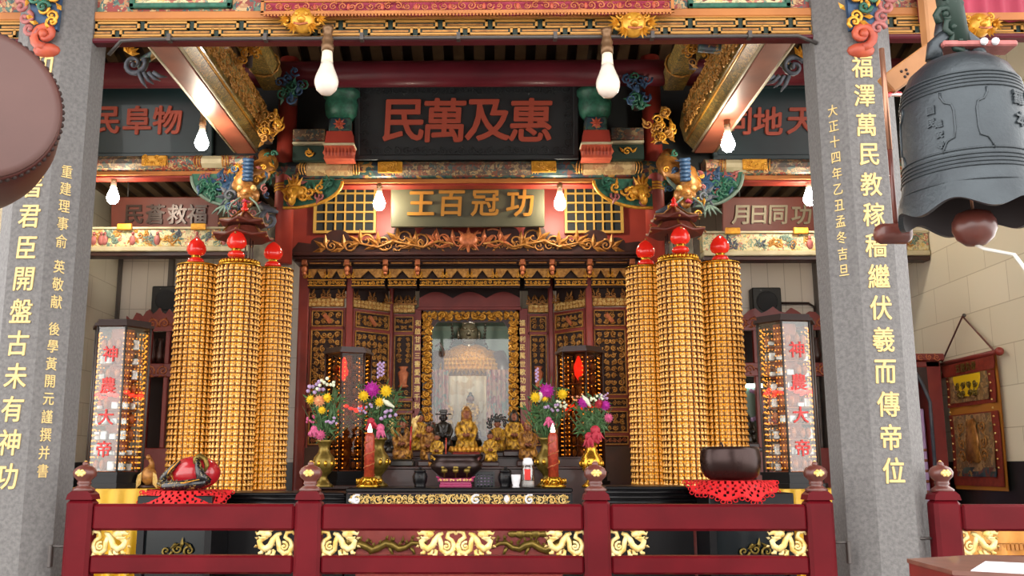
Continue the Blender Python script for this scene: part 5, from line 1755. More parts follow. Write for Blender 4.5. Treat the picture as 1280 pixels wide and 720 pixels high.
# tables for the glass lanterns, with hanging satin
def cloth_table(pa, pb, Y, ptop, label, mt, side, Yd=1.1):
    z = ZP(ptop, Y)
    a, b = at(pa, Y, z).x, at(pb, Y, z).x
    t_ = thing('draped_table', label, 'table', ((a + b) / 2, Y, 0))
    w = (b - a) / 2
    MB().box(-w, w, 0.02, Yd, z - .06, z, .01).build('table_top', M_DKWOOD, t_)
    m = MB()
    for x in (-w + .06, w - .06):
        for y in (.1, Yd - .08): m.box(x - .035, x + .035, y - .035, y + .035, 0, z - .06)
    build_each(m, 'leg', M_DKWOOD, t_)
    n = 70
    vs, fs = [], []
    for i in range(n + 1):
        for j in range(5):
            zz = z + .004 - (z - .1) * j / 4
            vs.append((-w - .01 + (2 * w + .02) * i / n, -.012 - (.012 + .02 * j) * (.5 + .5 * math.sin(i * .62 + .3 * j)), zz))
    for i in range(n):
        for j in range(4): fs.append((i * 5 + j, i * 5 + j + 1, i * 5 + j + 6, i * 5 + j + 5))
    m = MB(); m.add(vs, fs, True); m.add([(x, y + .01, zz) for x, y, zz in vs], [f[::-1] for f in fs], True)
    m.box(-w - .01, w + .01, -.012, Yd * .9, z, z + .005)
    m.build('satin_cloth', mt, t_)
    e = MB()
    for k in range(40): e.box(-w + 2 * w * k / 40, -w + 2 * w * (k + .7) / 40, -.05, -.04, z - .34, z - .28)
    e.box(-w, w, -.05, -.04, z - .285, z - .275)
    e.build('fringe', M_BANNERORG, t_)
    return z
z_ll = cloth_table(40, 183, 9.55, 612, 'table draped in yellow satin under the left glass lantern', M_YELLOWCLOTH, -1, .85)
z_lr = cloth_table(962, 1062, 9.55, 612, 'table draped in yellow satin under the right glass lantern', M_YELLOWCLOTH, 1, .85)
a = PX(1160, 640, XW - .75); 
t_z = ZP(640, 9.4)
cloth_table(1120, 1330, 9.3, 640, 'table draped in golden orange satin behind the right railing', M_ORANGECLOTH, 1, .9)

# ================================================================ GLASS LANTERNS
def lantern(px, Y, ytop, z0, r, rot, label, smoked, chars=None, sd=0, facek=0, gname='glass_lantern'):
    zt = ZP(ytop, Y)
    c = at(px, Y, (z0 + zt) / 2)
    t_ = thing(gname, label, 'lantern', (c.x, Y, z0), 0)
    Hh = zt - z0
    hx = [(math.cos(rot + k * PI / 3), math.sin(rot + k * PI / 3)) for k in range(6)]
    def ring(rad, za, zc): return MB().prism([(x * rad, y * rad) for x, y in hx], za, zc, 'z')
    b = ring(r * 1.22, 0, .05); 
    b.prism([(x * r * 1.1, y * r * 1.1) for x, y in hx], .05, .13, 'z'); b.prism([(x * r * 1.16, y * r * 1.16) for x, y in hx], .13, .16, 'z')
    b.build('base', M_BLACK, t_)
    k_ = ring(r * 1.12, Hh - .05, Hh - .02)
    k_.prism([(x * r * 1.0, y * r * 1.0) for x, y in hx], Hh - .02, Hh + .02, 'z')
    k_.build('cap', M_SHADOW if not smoked else M_DKWOOD, t_)
    for x, y in hx:
        MB().bar((x * r, y * r, .16), (x * r, y * r, Hh - .05), .012, 6).build('corner_post', M_DKWOOD if smoked else M_IRON, t_)
    for k in range(6):
        p, q = hx[k], hx[(k + 1) % 6]
        mx, my = (p[0] + q[0]) / 2 * r * .985, (p[1] + q[1]) / 2 * r * .985
        a = math.atan2(q[1] - p[1], q[0] - p[0])
        m = MB(Matrix.Translation((mx, my, 0)) @ Matrix.Rotation(a, 4, 'Z'))
        m.box(-r * .49, r * .49, -.003, .003, .17, Hh - .06)
        pane = m.build('glass_pane', M_SMOKE if smoked else M_GLASS, t_)
        if chars and k == facek:
            tx = MB()
            ps = Hh * .10
            for i, ch in enumerate(chars):
                Mx = Matrix.Translation((mx, my, 0)) @ Matrix.Rotation(a, 4, 'Z')
                m2 = MB()
                text(ch, ps, None, None, (0, -.008 if my < 0 else .008, Hh * (.80 - .19 * i)), bold=.0025, depth=.002, into=m2)
                tx.M = Mx
                tx.add(m2.v, m2.f)
            tx.build('red_lettering', M_REDCHAR, pane)
    # inside: boards, tiers of silver cases, strings of little lamps
    r2 = random.Random(sd)
    MB().prism([(x * r * (.2 if smoked else .42), y * r * (.2 if smoked else .42)) for x, y in hx], .16, Hh - .06, 'z').build('inner_pillar', M_ORANGEBACK if not smoked else M_BRNGOLD, t_)
    m = MB(); s = MB(); bd = MB(); rd = MB()
    nt = 9
    for i in range(nt):
        z = .17 + (Hh - .3) * i / nt
        hgt = (Hh - .3) / nt
        for k in range(6):
            for q in range(2):
                fx = hx[k][0] * (.35 + .6 * q) + hx[(k + 1) % 6][0] * (.95 - .6 * q)
                fy = hx[k][1] * (.35 + .6 * q) + hx[(k + 1) % 6][1] * (.95 - .6 * q)
                x, y = fx * r * .52, fy * r * .52
                if smoked: s.ball((x, y, z + hgt * .4), (.025, .025, hgt * .3), 7, 5)
                elif r2.random() < (.75 if i < 5 else .35):
                    s.box(x - .035, x + .035, y - .03, y + .03, z, z + hgt * r2.uniform(.3, .75), .01)
                else:
                    m.ball((x, y, z + hgt * .4), (.03, .03, hgt * .35), 7, 5)
        m.prism([(x * r * .66, y * r * .66) for x, y in hx], z - .006, z, 'z')
    nb = 26
    for k in range(6):
        for q in ((0.06, .2, .34) if not smoked else (.15,)):
            for side in (q, 1 - q):
                fx = hx[k][0] * (1 - side) + hx[(k + 1) % 6][0] * side
                fy = hx[k][1] * (1 - side) + hx[(k + 1) % 6][1] * side
                if not smoked and k == facek and .1 < side < .9: continue
                for i in range(nb): bd.ball((fx * r * .90, fy * r * .90, .2 + (Hh - .32) * i / (nb - 1)), .0075, 5, 4)
    zr_ = Hh * .56
    for k in range(6):
        for side in (.25, .5, .75):
            fx = hx[k][0] * (1 - side) + hx[(k + 1) % 6][0] * side
            fy = hx[k][1] * (1 - side) + hx[(k + 1) % 6][1] * side
            rd.ball((fx * r * .82, fy * r * .82, zr_ + .02 * math.sin(7 * side)), (.035, .02, .02), 7, 5)
    m.build('red_gold_figures', M_COPPER, t_)
    s.build('silver_cases', M_SILVER if not smoked else M_GOLDDARK, t_)
    bd.build('lamp_strings', M_BEADSMOKE if smoked else M_BEAD, t_)
    if smoked:
        MB().lathe([(.01, Hh * .76), (.05, Hh * .80), (.06, Hh * .86), (.03, Hh * .91), (.01, Hh * .94)], 12, (-.03, -r * .55, 0)).build('glowing_red_figure', M_REDBEAD, t_)  # stands for a red figure in the lantern top; its glow is added
    rd.build('red_lamp_band', M_REDBEAD, t_)
    return t_
lantern(148, 10.0, 405, z_ll + .005, .30, R(-124), 'tall six-sided glass lantern with red characters on the left draped table', False, '神農大帝', 1, 0)
lantern(986, 10.0, 400, z_lr + .005, .30, R(-113), 'tall six-sided glass lantern with red characters on the right draped table', False, '神農大帝', 2, 0)
# smoked glass lanterns on stands beside the stepped shelf
def stand(px, Y, z, label):
    c = at(px, Y, z)
    t_ = thing('lantern_stand', label, 'stand', (c.x, Y, 0))
    w = .34
    MB().box(-w, w, -w, w, z - .05, z, .01).build('top', M_DKWOOD, t_)
    m = MB()
    for sx in (-1, 1):
        for sy in (-1, 1): m.box(sx * (w - .05) - .03, sx * (w - .05) + .03, sy * (w - .05) - .03, sy * (w - .05) + .03, 0, z - .05)
    build_each(m, 'leg', M_DKWOOD, t_)
    MB().box(-w + .03, w - .03, -w + .06, w - .06, .2, z - .05).build('cabinet_body', M_SHADOW, t_)
zs = ZP(606, 11.7)
stand(434, 11.72, zs, 'dark wooden stand under the smoked lantern on the left')
stand(726, 11.72, zs, 'dark wooden stand under the smoked lantern on the right')
lantern(434, 11.72, 438, zs, .28, R(-100), 'smoked glass lantern behind the left bouquets', True, None, 5, 0, 'smoked_lantern')
lantern(726, 11.72, 437, zs, .28, R(-80), 'smoked glass lantern behind the right bouquets', True, None, 6, 0, 'smoked_lantern')

# ================================================================ THINGS ON THE TABLES
zT = zt_main = ZP(610, YT)
# incense burner on its magenta stand
c = at(570, 9.35, zT)
t_ = thing('burner_stand', 'magenta carved stand under the incense burner', 'stand', (c.x, 9.35, zT))
q = mpp(9.35, 1.3)
m = MB(); m.box(-20 * q, 20 * q, -.12, .12, 0, 4 * q, .006); m.box(-22 * q, 22 * q, -.13, .13, 7 * q, 11 * q, .006); m.box(-19 * q, 19 * q, -.11, .11, 4 * q, 7 * q)
for sx in (-1, 1): m.tube([(sx * 20 * q, -.1, 11 * q), (sx * 24 * q, -.12, 13 * q)], [.014, .006], 6)
m.build('stand_body', M_MAGENTA, t_)
g = MB(); g.carve(40 * q, 3.4 * q, 4 * q, random.Random(2), -.13, .004, True, 2, 1, 0, 9 * q)
g.build('pale_carving', M_GOLDPALE, t_)
m = MB()
for x in (-14, 0, 14): m.lathe([(.006, 10 * q), (.006, 17 * q), (.028, 18 * q), (.032, 21 * q), (.02, 23 * q), (.003, 24 * q)], 10, (x * q, -.115, 0))
build_each(m, 'little_oil_lamp', M_BRASSOLD, t_)
t2 = thing('incense_burner', 'wide dark bronze incense burner in front of the hooded statue', 'incense burner', (c.x, 9.42, zT + 11 * q))
MB().lathe([(17 * q, 0), (22 * q, 3 * q), (31 * q, 11 * q), (33 * q, 16 * q), (29 * q, 21 * q), (26 * q, 24 * q), (30 * q, 27 * q), (31 * q, 29.5 * q), (28.5 * q, 29.5 * q), (25 * q, 25 * q), (.01, 24.5 * q)], 36, sy=.62).build('bowl', M_BURNER, t2)
m = MB()
for sx in (-1, 1):
    m.tube([(sx * 29 * q, 0, 20 * q), (sx * 34 * q, 0, 23 * q), (sx * 35 * q, 0, 29 * q), (sx * 31 * q, 0, 31 * q)], 2 * q, 8)
build_each(m, 'handle', M_BURNER, t2)
m = MB()
for sx in (-1, 0, 1): m.ball((sx * 15 * q, -19 * q * (1 if sx == 0 else .85) , 13 * q), (4 * q, 1.6 * q, 3 * q), 8, 5)
build_each(m, 'relief_boss', M_BRASSOLD, t2)
m = MB(); m.tube([(-13.5 * q, 0, 24 * q), (-13 * q, 0, 50 * q)], [.9 * q, .9 * q], 8)
m.build('incense_stick', M_CANDLE, t2)
# small black pots
def pot(px, Y, label):
    c = at(px, Y, zT)
    t_ = thing('lidded_pot', label, 'pot', (c.x, Y, zT))
    MB().lathe([(.05, 0), (.056, .01), (.05, .02), (.064, .05), (.07, .09), (.062, .13), (.05, .145)], 20).build('body', M_BLACK, t_)
    MB().lathe([(.055, .143), (.058, .152), (.04, .165), (.015, .172), (.02, .185), (.002, .195)], 18).build('lid', M_BLACK, t_)
    m = MB()
    for k in range(8): m.ball((.066 * math.cos(k * PI / 4), .066 * math.sin(k * PI / 4), .1), .008, 6, 4)
    m.build('stud', M_BURNER, t_)
pot(525, 9.25, 'small black lidded pot left of the incense burner')
pot(632, 9.25, 'small black lidded pot right of the incense burner')
# dark lattice basket
c = at(606, 9.5, zT)
t_ = thing('lattice_basket', 'small dark lattice basket between the burner and the right lidded pot', 'basket', (c.x, 9.5, zT))
m = MB()
for i in range(5): m.box(-.09, .09, -.06, -.05, .03 * i + .0, .03 * i + .018)
for i in range(6): m.box(-.09 + .034 * i, -.09 + .034 * i + .014, -.064, -.052, 0, .145)
for s in (-1, 1): m.box(s * .09 - .006, s * .09 + .006, -.06, .06, 0, .145)
m.box(-.09, .09, .05, .06, 0, .145); m.box(-.09, .09, -.06, .06, 0, .012)
m.build('lattice', M_CHARCOAL, t_)
MB().box(-.075, .075, -.045, .045, .012, .11, .01).build('paper_filling', M_FLIL, t_)
# bottle and cup
c = at(660, 9.2, zT)
t_ = thing('glass_bottle', 'white capped bottle with a red label beside the right candle', 'bottle', (c.x, 9.2, zT))
MB().lathe([(.058, 0), (.064, .01), (.064, .17), (.055, .20), (.04, .225)], 20).build('body', glass_mat('frosted_bottle', '#e9e6e2', .8, .15), t_)
MB().lathe([(.06, .004), (.06, .03), (.058, .06), (.001, .062)], 18).build('contents', M_WHITE, t_)
MB().lathe([(.05, .2), (.05, .235), (.043, .25), (.042, .27), (.01, .275)], 18).build('cap', M_WHITE, t_)
m = MB()
n = 8
for i in range(n):
    a0, a1 = -PI / 2 - .55 + .9 * i / n, -PI / 2 - .55 + .9 * (i + 1) / n
    m.add([(.0655 * math.cos(a0), .0655 * math.sin(a0), .07), (.0655 * math.cos(a1), .0655 * math.sin(a1), .07), (.0655 * math.cos(a1), .0655 * math.sin(a1), .17), (.0655 * math.cos(a0), .0655 * math.sin(a0), .17)], [(0, 1, 2, 3)], True)
m.build('label', M_LABEL, t_)
c = at(645, 9.15, zT)
t_ = thing('white_cup', 'small white ceramic cup left of the labelled bottle', 'cup', (c.x, 9.15, zT))
MB().lathe([(.03, 0), (.036, .006), (.03, .02), (.04, .06), (.046, .12), (.041, .12), (.035, .06), (.001, .03)], 18).build('cup_body', M_WHITE, t_)
# electric candles
def candle(px, label):
    Y = 9.25
    c = at(px, Y, zT)
    q = mpp(Y, 1.4)
    t_ = thing('electric_candle', label, 'candle', (c.x, Y, zT))
    m = MB().lathe([(15 * q, 0), (16 * q, 2 * q), (12 * q, 4 * q), (10 * q, 7 * q), (13 * q, 9 * q), (9 * q, 12 * q), (8 * q, 13 * q)], 24)
    for k in range(10):
        a = k * 2 * PI / 10
        m.tube([(10 * q * math.cos(a), 10 * q * math.sin(a), 6 * q), (15 * q * math.cos(a), 15 * q * math.sin(a), 9 * q), (15.5 * q * math.cos(a), 15.5 * q * math.sin(a), 4 * q)], [2 * q, 2.6 * q, .8 * q], 6)
    m.build('lotus_base', M_BRASS, t_)
    MB().lathe([(6.5 * q, 12 * q), (6.3 * q, 62 * q), (5 * q, 66 * q), (3 * q, 68 * q)], 20).build('red_shaft', M_CANDLE, t_)
    g = MB()
    for k in range(16):
        a = k * 1.1
        g.tube([(6.7 * q * math.cos(a + j * .4), 6.7 * q * math.sin(a + j * .4), (15 + 2.6 * k + j * 1.4) * q) for j in range(4)], .7 * q, 5)
    g.build('gilt_dragon_relief', M_COPPER, t_)
    MB().lathe([(2.6 * q, 67 * q), (3 * q, 70 * q), (2 * q, 74 * q), (.2 * q, 79 * q)], 12).build('flame_bulb', M_FLAME, t_)
candle(461, 'red electric candle on a brass lotus base, left of the incense burner')
candle(692, 'red electric candle on a brass lotus base, right of the labelled bottle')
# vases and bouquets
def vase(px, Y, label, hpx=62, mt=M_BRASSOLD, z=None):
    z = zT if z is None else z
    c = at(px, Y, z)
    q = mpp(Y, 1.4) * hpx / 62
    t_ = thing('brass_vase', label, 'vase', (c.x, Y, z))
    MB().lathe([(13 * q, 0), (13.5 * q, 2 * q), (8 * q, 6 * q), (5 * q, 12 * q), (6 * q, 15 * q), (12 * q, 22 * q), (15 * q, 30 * q), (13 * q, 38 * q), (8 * q, 44 * q), (6.5 * q, 50 * q), (9 * q, 57 * q), (12 * q, 60 * q), (11 * q, 60 * q), (7 * q, 54 * q), (.1 * q, 50 * q)], 24).build('vase_body', mt, t_)
    g = MB()
    for k in range(10):
        a = k * 2 * PI / 10
        g.ball((14 * q * math.cos(a), 14 * q * math.sin(a), 30 * q), (2.5 * q, 2.5 * q, 4 * q), 6, 5)
    g.build('relief_band', M_BRASS, t_)
    return t_, Vector((c.x, Y, z + 52 * q)), q
def bouquet(org, q, label, flowers, sd, spread=28, height=78):
    t_ = thing('flower_bouquet', label, 'flowers', tuple(org))
    r2 = random.Random(sd)
    st, lf = MB(), MB()
    for k in range(46):
        a = r2.uniform(0, 2 * PI); d = spread * q * math.sqrt(r2.random()); hh = height * q * r2.uniform(.35, .92)
        p = (d * math.cos(a), d * math.sin(a) * .6, hh)
        st.tube([(0, 0, 0), (p[0] * .35, p[1] * .35, hh * .5), p], [.004, .004, .003], 4)
        for j in range(4):
            f = r2.uniform(.4, 1)
            an = r2.uniform(0, PI) + (0 if r2.random() < .7 else PI)
            lf.leaf(p[0] * f, p[2] * f, an, r2.uniform(.05, .12), r2.uniform(.012, .03), p[1] * f, .008)
    for k in range(12):   # fine pale sprays
        a = r2.uniform(.3, PI - .3); L = height * q * r2.uniform(.8, 1.1)
        st.tube([(0, 0, 0), (L * math.cos(a) * .5, r2.uniform(-.05, .05), L * math.sin(a))], [.004, .002], 4)
    st.build('stems', M_STEM, t_)
    lf.build('leaves', M_LEAF, t_)
    for (dx, dzz, kind, mt, sz) in flowers:
        m = MB()
        x, z, y = dx * q, dzz * q, -.07 - .05 * r2.random()
        s = sz * q
        if kind == 'daisy':
            for ly in range(3):
                for k in range(12):
                    m.leaf(x, z, k * PI / 6 + ly * .25, s * (1 - .22 * ly), s * .34, y - .012 * ly, s * .2)
            m.ball((x, y - .03, z), (s * .3, s * .25, s * .3), 8, 5)
        elif kind == 'lily':
            a = r2.choice((.9, 2.2, 1.2, 2.6))
            m.tube([(x, y, z), (x + s * math.cos(a), y - .02, z + s * math.sin(a)), (x + 1.8 * s * math.cos(a), y - .03, z + 1.8 * s * math.sin(a))], [s * .12, s * .36, s * .06], 8)
        elif kind == 'spray':
            for k in range(9):
                m.ball((x + r2.uniform(-1, 1) * s, y + r2.uniform(-.03, .03), z + r2.uniform(-.6, .6) * s), s * .2, 6, 4)
        elif kind == 'tall':
            for k in range(8): m.ball((x + (k % 2 - .5) * s * .3, y, z + k * s * .32), (s * .22, s * .2, s * .26), 6, 4)
        else:
            for k in range(9): m.leaf(x, z, -PI / 2 + r2.uniform(-1, 1), s * 1.3, s * .5, y - .01 * k, s * .2)
            m.ball((x, y - .02, z), s * .5, 8, 5)
        m.build({'daisy': 'bloom', 'lily': 'lily_bud', 'spray': 'spray', 'tall': 'flower_spike'}.get(kind, 'drooping_bloom'), mt, t_)
    return t_
_, o1, q1 = vase(404, 9.3, 'antique brass vase at the left end of the offering table', 60)
bouquet(o1, q1, 'bouquet of pink and peach flowers in the leftmost vase', [(-6, 58, 'daisy', M_FPEACH, 9), (-18, 60, 'daisy', M_FYEL, 7), (4, 62, 'daisy', M_FYEL, 7), (-12, 76, 'spray', M_FLIL, 14), (2, 80, 'spray', M_FWHITE, 12), (-2, 46, 'daisy', M_FYEL, 6), (-12, 22, 'droop', M_FPINK, 9), (-3, 14, 'daisy', M_FPINK, 8), (8, 34, 'spray', M_FLIL, 9), (-20, 34, 'spray', M_FPINK, 8)], 1, 26, 84)
_, o2, q2 = vase(472, 9.55, 'antique brass vase behind the left red candle', 62)
bouquet(o2, q2, 'bouquet with a magenta bloom and lily buds behind the left red candle', [(-8, 68, 'daisy', M_FMAG, 12), (10, 66, 'daisy', M_FYEL, 9), (2, 52, 'daisy', M_FYEL, 7), (-2, 44, 'lily', M_FWHITE, 9), (20, 46, 'lily', M_FWHITE, 10), (-18, 60, 'daisy', M_FYEL, 8), (-8, 28, 'droop', M_FRED, 10), (4, 20, 'droop', M_FPINK, 11), (14, 36, 'spray', M_FLIL, 12), (-16, 44, 'spray', M_FLIL, 9), (0, 84, 'tall', M_FLIL, 8), (5, 86, 'tall', M_FLIL, 7)], 2, 30, 84)
_, o3, q3 = vase(684, 9.55, 'antique brass vase behind the right red candle', 62)
bouquet(o3, q3, 'bouquet with a magenta bloom and yellow flowers behind the right red candle', [(0, 66, 'daisy', M_FMAG, 11), (-14, 58, 'daisy', M_FYEL, 8), (20, 62, 'daisy', M_FYEL, 8), (-10, 52, 'lily', M_FWHITE, 11), (6, 44, 'spray', M_FLIL, 10), (16, 48, 'spray', M_FWHITE, 9), (2, 30, 'droop', M_FPINK, 8), (-2, 56, 'daisy', M_FYEL, 5), (-12, 78, 'tall', M_FLIL, 7)], 3, 27, 82)
_, o4, q4 = vase(740, 9.3, 'polished brass vase at the right end of the offering table', 60, M_BRASS)
bouquet(o4, q4, 'bouquet of magenta and white flowers in the rightmost vase', [(-10, 56, 'daisy', M_FMAG, 9), (18, 52, 'daisy', M_FMAG, 8), (10, 54, 'daisy', M_FRED, 7), (-1, 50, 'lily', M_FWHITE, 10), (22, 36, 'daisy', M_FPINK, 7), (4, 20, 'droop', M_FRED, 13), (-4, 12, 'droop', M_FRED, 12), (6, 60, 'spray', M_FWHITE, 9), (-18, 62, 'spray', M_FPEACH, 7), (16, 64, 'spray', M_FLIL, 7)], 4, 25, 74)

# crochet doilies with the wooden fish and the bowl
def cushion(px, Y, z, rx, ry, h, label):
    c = at(px, Y, z)
    m = MB().lathe([(.9, 0), (1.0, h * .3), (1.0, h * .7), (.9, h), (.01, h + .003)], 32, sx=rx, sy=ry)
    o = m.build('round_cushion', M_FISHRED)
    o.location = (c.x, Y, z)
    tag(o, label, 'cushion')
def doily(px, Y, z, rx, ry, label, drop):
    c = at(px, Y, z)
    n, nr_ = 96, 16
    vs, fs = [], []
    for j in range(nr_ + 1):
        f = j / nr_
        for k in range(n):
            a = 2 * PI * k / n
            over = max(0, f - .62) / .38
            sc = 1 + (.03 * math.cos(a * 16) if j == nr_ else 0)
            rr_ = f if f < .62 else .62 + (f - .62) * .55
            x, y = rx * rr_ * math.cos(a) * sc, ry * rr_ * math.sin(a) * sc
            zz = .006 + .004 * math.sin(a * 12) * f
            front = max(0, -math.sin(a)) ** .7
            zz -= drop * over * front * (1 + .15 * math.sin(a * 9))
            vs.append((x, y, zz))
    for j in range(nr_):
        for k in range(n):
            if j in (10, 12, 14) and k % 3 == 0: continue
            if j in (11, 13) and k % 3 == 1: continue
            if j in (6, 8) and k % 4 == 0: continue
            k2 = (k + 1) % n
            fs.append((j * n + k, j * n + k2, (j + 1) * n + k2, (j + 1) * n + k))
    m = MB(Matrix.Translation((c.x, Y, z)))
    m.add(vs, fs, True)
    m.add([(x, y, zz + .006) for x, y, zz in vs], [f for f in fs], True)
    m.M = Matrix.Identity(4)
    for k in range(48):
        a0 = 2 * PI * k / 48
        if math.sin(a0) > .1: continue
        p = vs[nr_ * n + (k * 2) % n]
        m.tube([(c.x + p[0] + .02 * math.cos(q_), Y + p[1] - .004, z + p[2] + .016 * math.sin(q_) - .012) for q_ in [PI * i / 4 for i in range(9)]], .005, 4)
    o = m.build('crochet_doily', M_LACE)
    return tag(o, label, 'doily')
cushion(236, 8.86, zl_, .27, .24, .03, 'flat red cushion under the wooden fish and its doily')
cushion(915, 8.86, zr_, .30, .25, .09, 'round red cushion under the bronze bowl and its doily')
doily(234, 8.82, zl_ + .03, .48, .44, 'red crochet doily under the wooden fish', .15)
doily(913, 8.82, zr_ + .09, .48, .44, 'red crochet doily under the bronze bowl', .15)
# cushion ring + bowl
c = at(915, 8.85, zr_)
bowl_at = (c.x, 8.85, zr_ + .104)
q = mpp(8.85, 1.4)
MB().lathe([(.05, .0), (26 * q, .005), (33 * q, 5 * q), (37 * q, 15 * q), (38 * q, 26 * q), (36.5 * q, 37 * q), (34.5 * q, 41 * q), (32 * q, 41 * q), (33.5 * q, 34 * q), (34 * q, 20 * q), (28 * q, 5 * q), (.01, 4 * q)], 40, sy=.72).build('bronze_bowl_gong', M_BOWL)
o = bpy.data.objects['bronze_bowl_gong']; o.location = bowl_at; tag(o, 'large dark bronze bowl gong on the red doily', 'bowl gong')
st = thing('bowl_striker', 'thin dark striker standing in the bronze bowl', 'striker', (c.x - 4 * q, 8.85, zr_ + .104 + 5.5 * q))
MB().tube([(6 * q, 0, 0), (-4 * q, 0, 34 * q), (-7 * q, 0, 41 * q)], [1.1 * q, 1.1 * q, 1.5 * q], 8).build('handle', M_SHADOW, st)
# wooden fish: a slit red drum between two black dragon-fish curling to the handle on top
c = at(238, 8.85, zl_)
t_ = thing('wooden_fish', 'red and black lacquered wooden fish drum on the red doily', 'wooden fish', (c.x, 8.85, zl_ + .044))
MB().ball((4 * q, .03, 21 * q), (31 * q, 24 * q, 21 * q), 28, 18).build('red_body', M_FISHRED, t_)
m = MB()
m.tube([(-37 * q, -8 * q, 7 * q), (-24 * q, -20 * q, 5 * q), (-4 * q, -25 * q, 6 * q), (16 * q, -22 * q, 8 * q), (27 * q, -15 * q, 12 * q)], [4 * q, 6.5 * q, 6 * q, 7 * q, 5 * q], 12)
m.tube([(-35 * q, -8 * q, 8 * q), (-30 * q, -12 * q, 16 * q), (-20 * q, -14 * q, 27 * q), (-12 * q, -12 * q, 36 * q)], [5 * q, 5 * q, 3.6 * q, 2 * q], 10)
m.tube([(26 * q, -16 * q, 9 * q), (18 * q, -20 * q, 17 * q), (14 * q, -19 * q, 28 * q), (10 * q, -14 * q, 38 * q)], [6 * q, 6.5 * q, 4.5 * q, 3 * q], 12)
for k in range(9): m.leaf(-30 * q + k * 6 * q, 8 * q, 1.2 + .2 * math.sin(k), 6 * q, 3 * q, -24 * q, .012)
m.build('black_dragon_fish', M_FISHBLACK, t_)
m = MB()
m.tube([(9 * q, -14 * q, 32 * q), (8 * q, -13 * q, 38 * q), (13 * q, -12 * q, 42 * q), (20 * q, -12 * q, 38 * q), (23 * q, -14 * q, 30 * q), (21 * q, -16 * q, 22 * q)], [3.4 * q, 3.6 * q, 3.6 * q, 3.4 * q, 3 * q, 1.4 * q], 10)
m.build('gilt_handle', M_BRASSOLD, t_)
m = MB()
m.tube([(-30 * q, -14 * q, 13 * q), (-20 * q, -18 * q, 26 * q), (-11 * q, -16 * q, 37 * q)], [1 * q, 1 * q, .6 * q], 6)
m.tube([(-20 * q, -26 * q, 8 * q), (0, -30 * q, 9 * q), (18 * q, -26 * q, 13 * q)], [.8 * q, 1 * q, .8 * q], 6)
m.build('gilt_edging', M_GOLD, t_)
# gilded bird figure by the left lantern
c = at(185, 9.9, z_ll)
t_ = thing('gilded_crane_figure', 'small gilded crane figure between the left lantern and the gold towers', 'figurine', (c.x, 9.9, z_ll + .005))
q = mpp(9.9, 1.4)
MB().lathe([(10 * q, 0), (11 * q, 2 * q), (9 * q, 4 * q)], 16).build('base', M_DKWOOD, t_)
m = MB()
m.ball((0, 0, 15 * q), (10 * q, 8 * q, 12 * q), 12, 8)
m.tube([(2 * q, 0, 24 * q), (3 * q, -1 * q, 31 * q), (0, -2 * q, 37 * q)], [5 * q, 3 * q, 2.6 * q], 9)
m.ball((-1 * q, -3 * q, 38 * q), 3.4 * q, 8, 6)
m.build('body', M_BRNGOLD, t_)
m = MB(); m.tube([(-3 * q, -4 * q, 38 * q), (-9 * q, -6 * q, 36 * q)], [1.4 * q, .3 * q], 6); m.build('beak', M_SHADOW, t_)
m = MB()
for s in (-1, 1):
    m = MB()
    for k in range(4): m.leaf(s * 7 * q, 20 * q - k * 3 * q, -PI / 2 + s * .5, 14 * q, 5 * q, -6 * q, .02)
    m.build('wing', M_GOLDPALE, t_)

# ================================================================ BACK OF THE SIDE BAYS
def speaker(px, py, label, pipe):
    Y = YB - .22
    c = P(px, py, Y)
    t_ = thing('wall_speaker', label, 'speaker', (c.x, Y, c.z))
    w = mpp(Y, c.z) * 18
    MB().box(-w, w, 0, .2, -w, w, .015).build('cabinet', M_BLACKPLAS, t_)
    MB().lathe([(w * .75, 0), (w * .72, .012), (w * .62, .014), (w * .5, .006), (w * .2, -.0), (.001, .004)], 28).build('cone', M_CONE, t_).rotation_euler = (R(90), 0, 0)
    MB().ball((-w * .4, -.005, w * .8), .012, 6, 4).build('badge', M_SILVER, t_)
    m = MB()
    if pipe == 'up':
        m.box(w * -.1, w * .25, .1, .18, w, w + .95)
        o = m.build('wall_conduit', M_GREYPIPE); o.location = t_.location
        tag(o, 'dark vertical conduit above the speaker in the left bay', 'conduit')
    else:
        m.tube([(w, .15, 0), (w * 3.1, .17, 0), (w * 3.5, .17, -.06), (w * 3.6, .17, -.75)], .02, 8)
        o = m.build('cable', M_SHADOW); o.location = t_.location
        tag(o, 'black cable running from the right bay speaker down the tiles', 'cable')
speaker(207, 375, 'square black speaker on the tiles in the left bay', 'up')
speaker(959, 377, 'square black speaker on the tiles in the right bay', 'side')

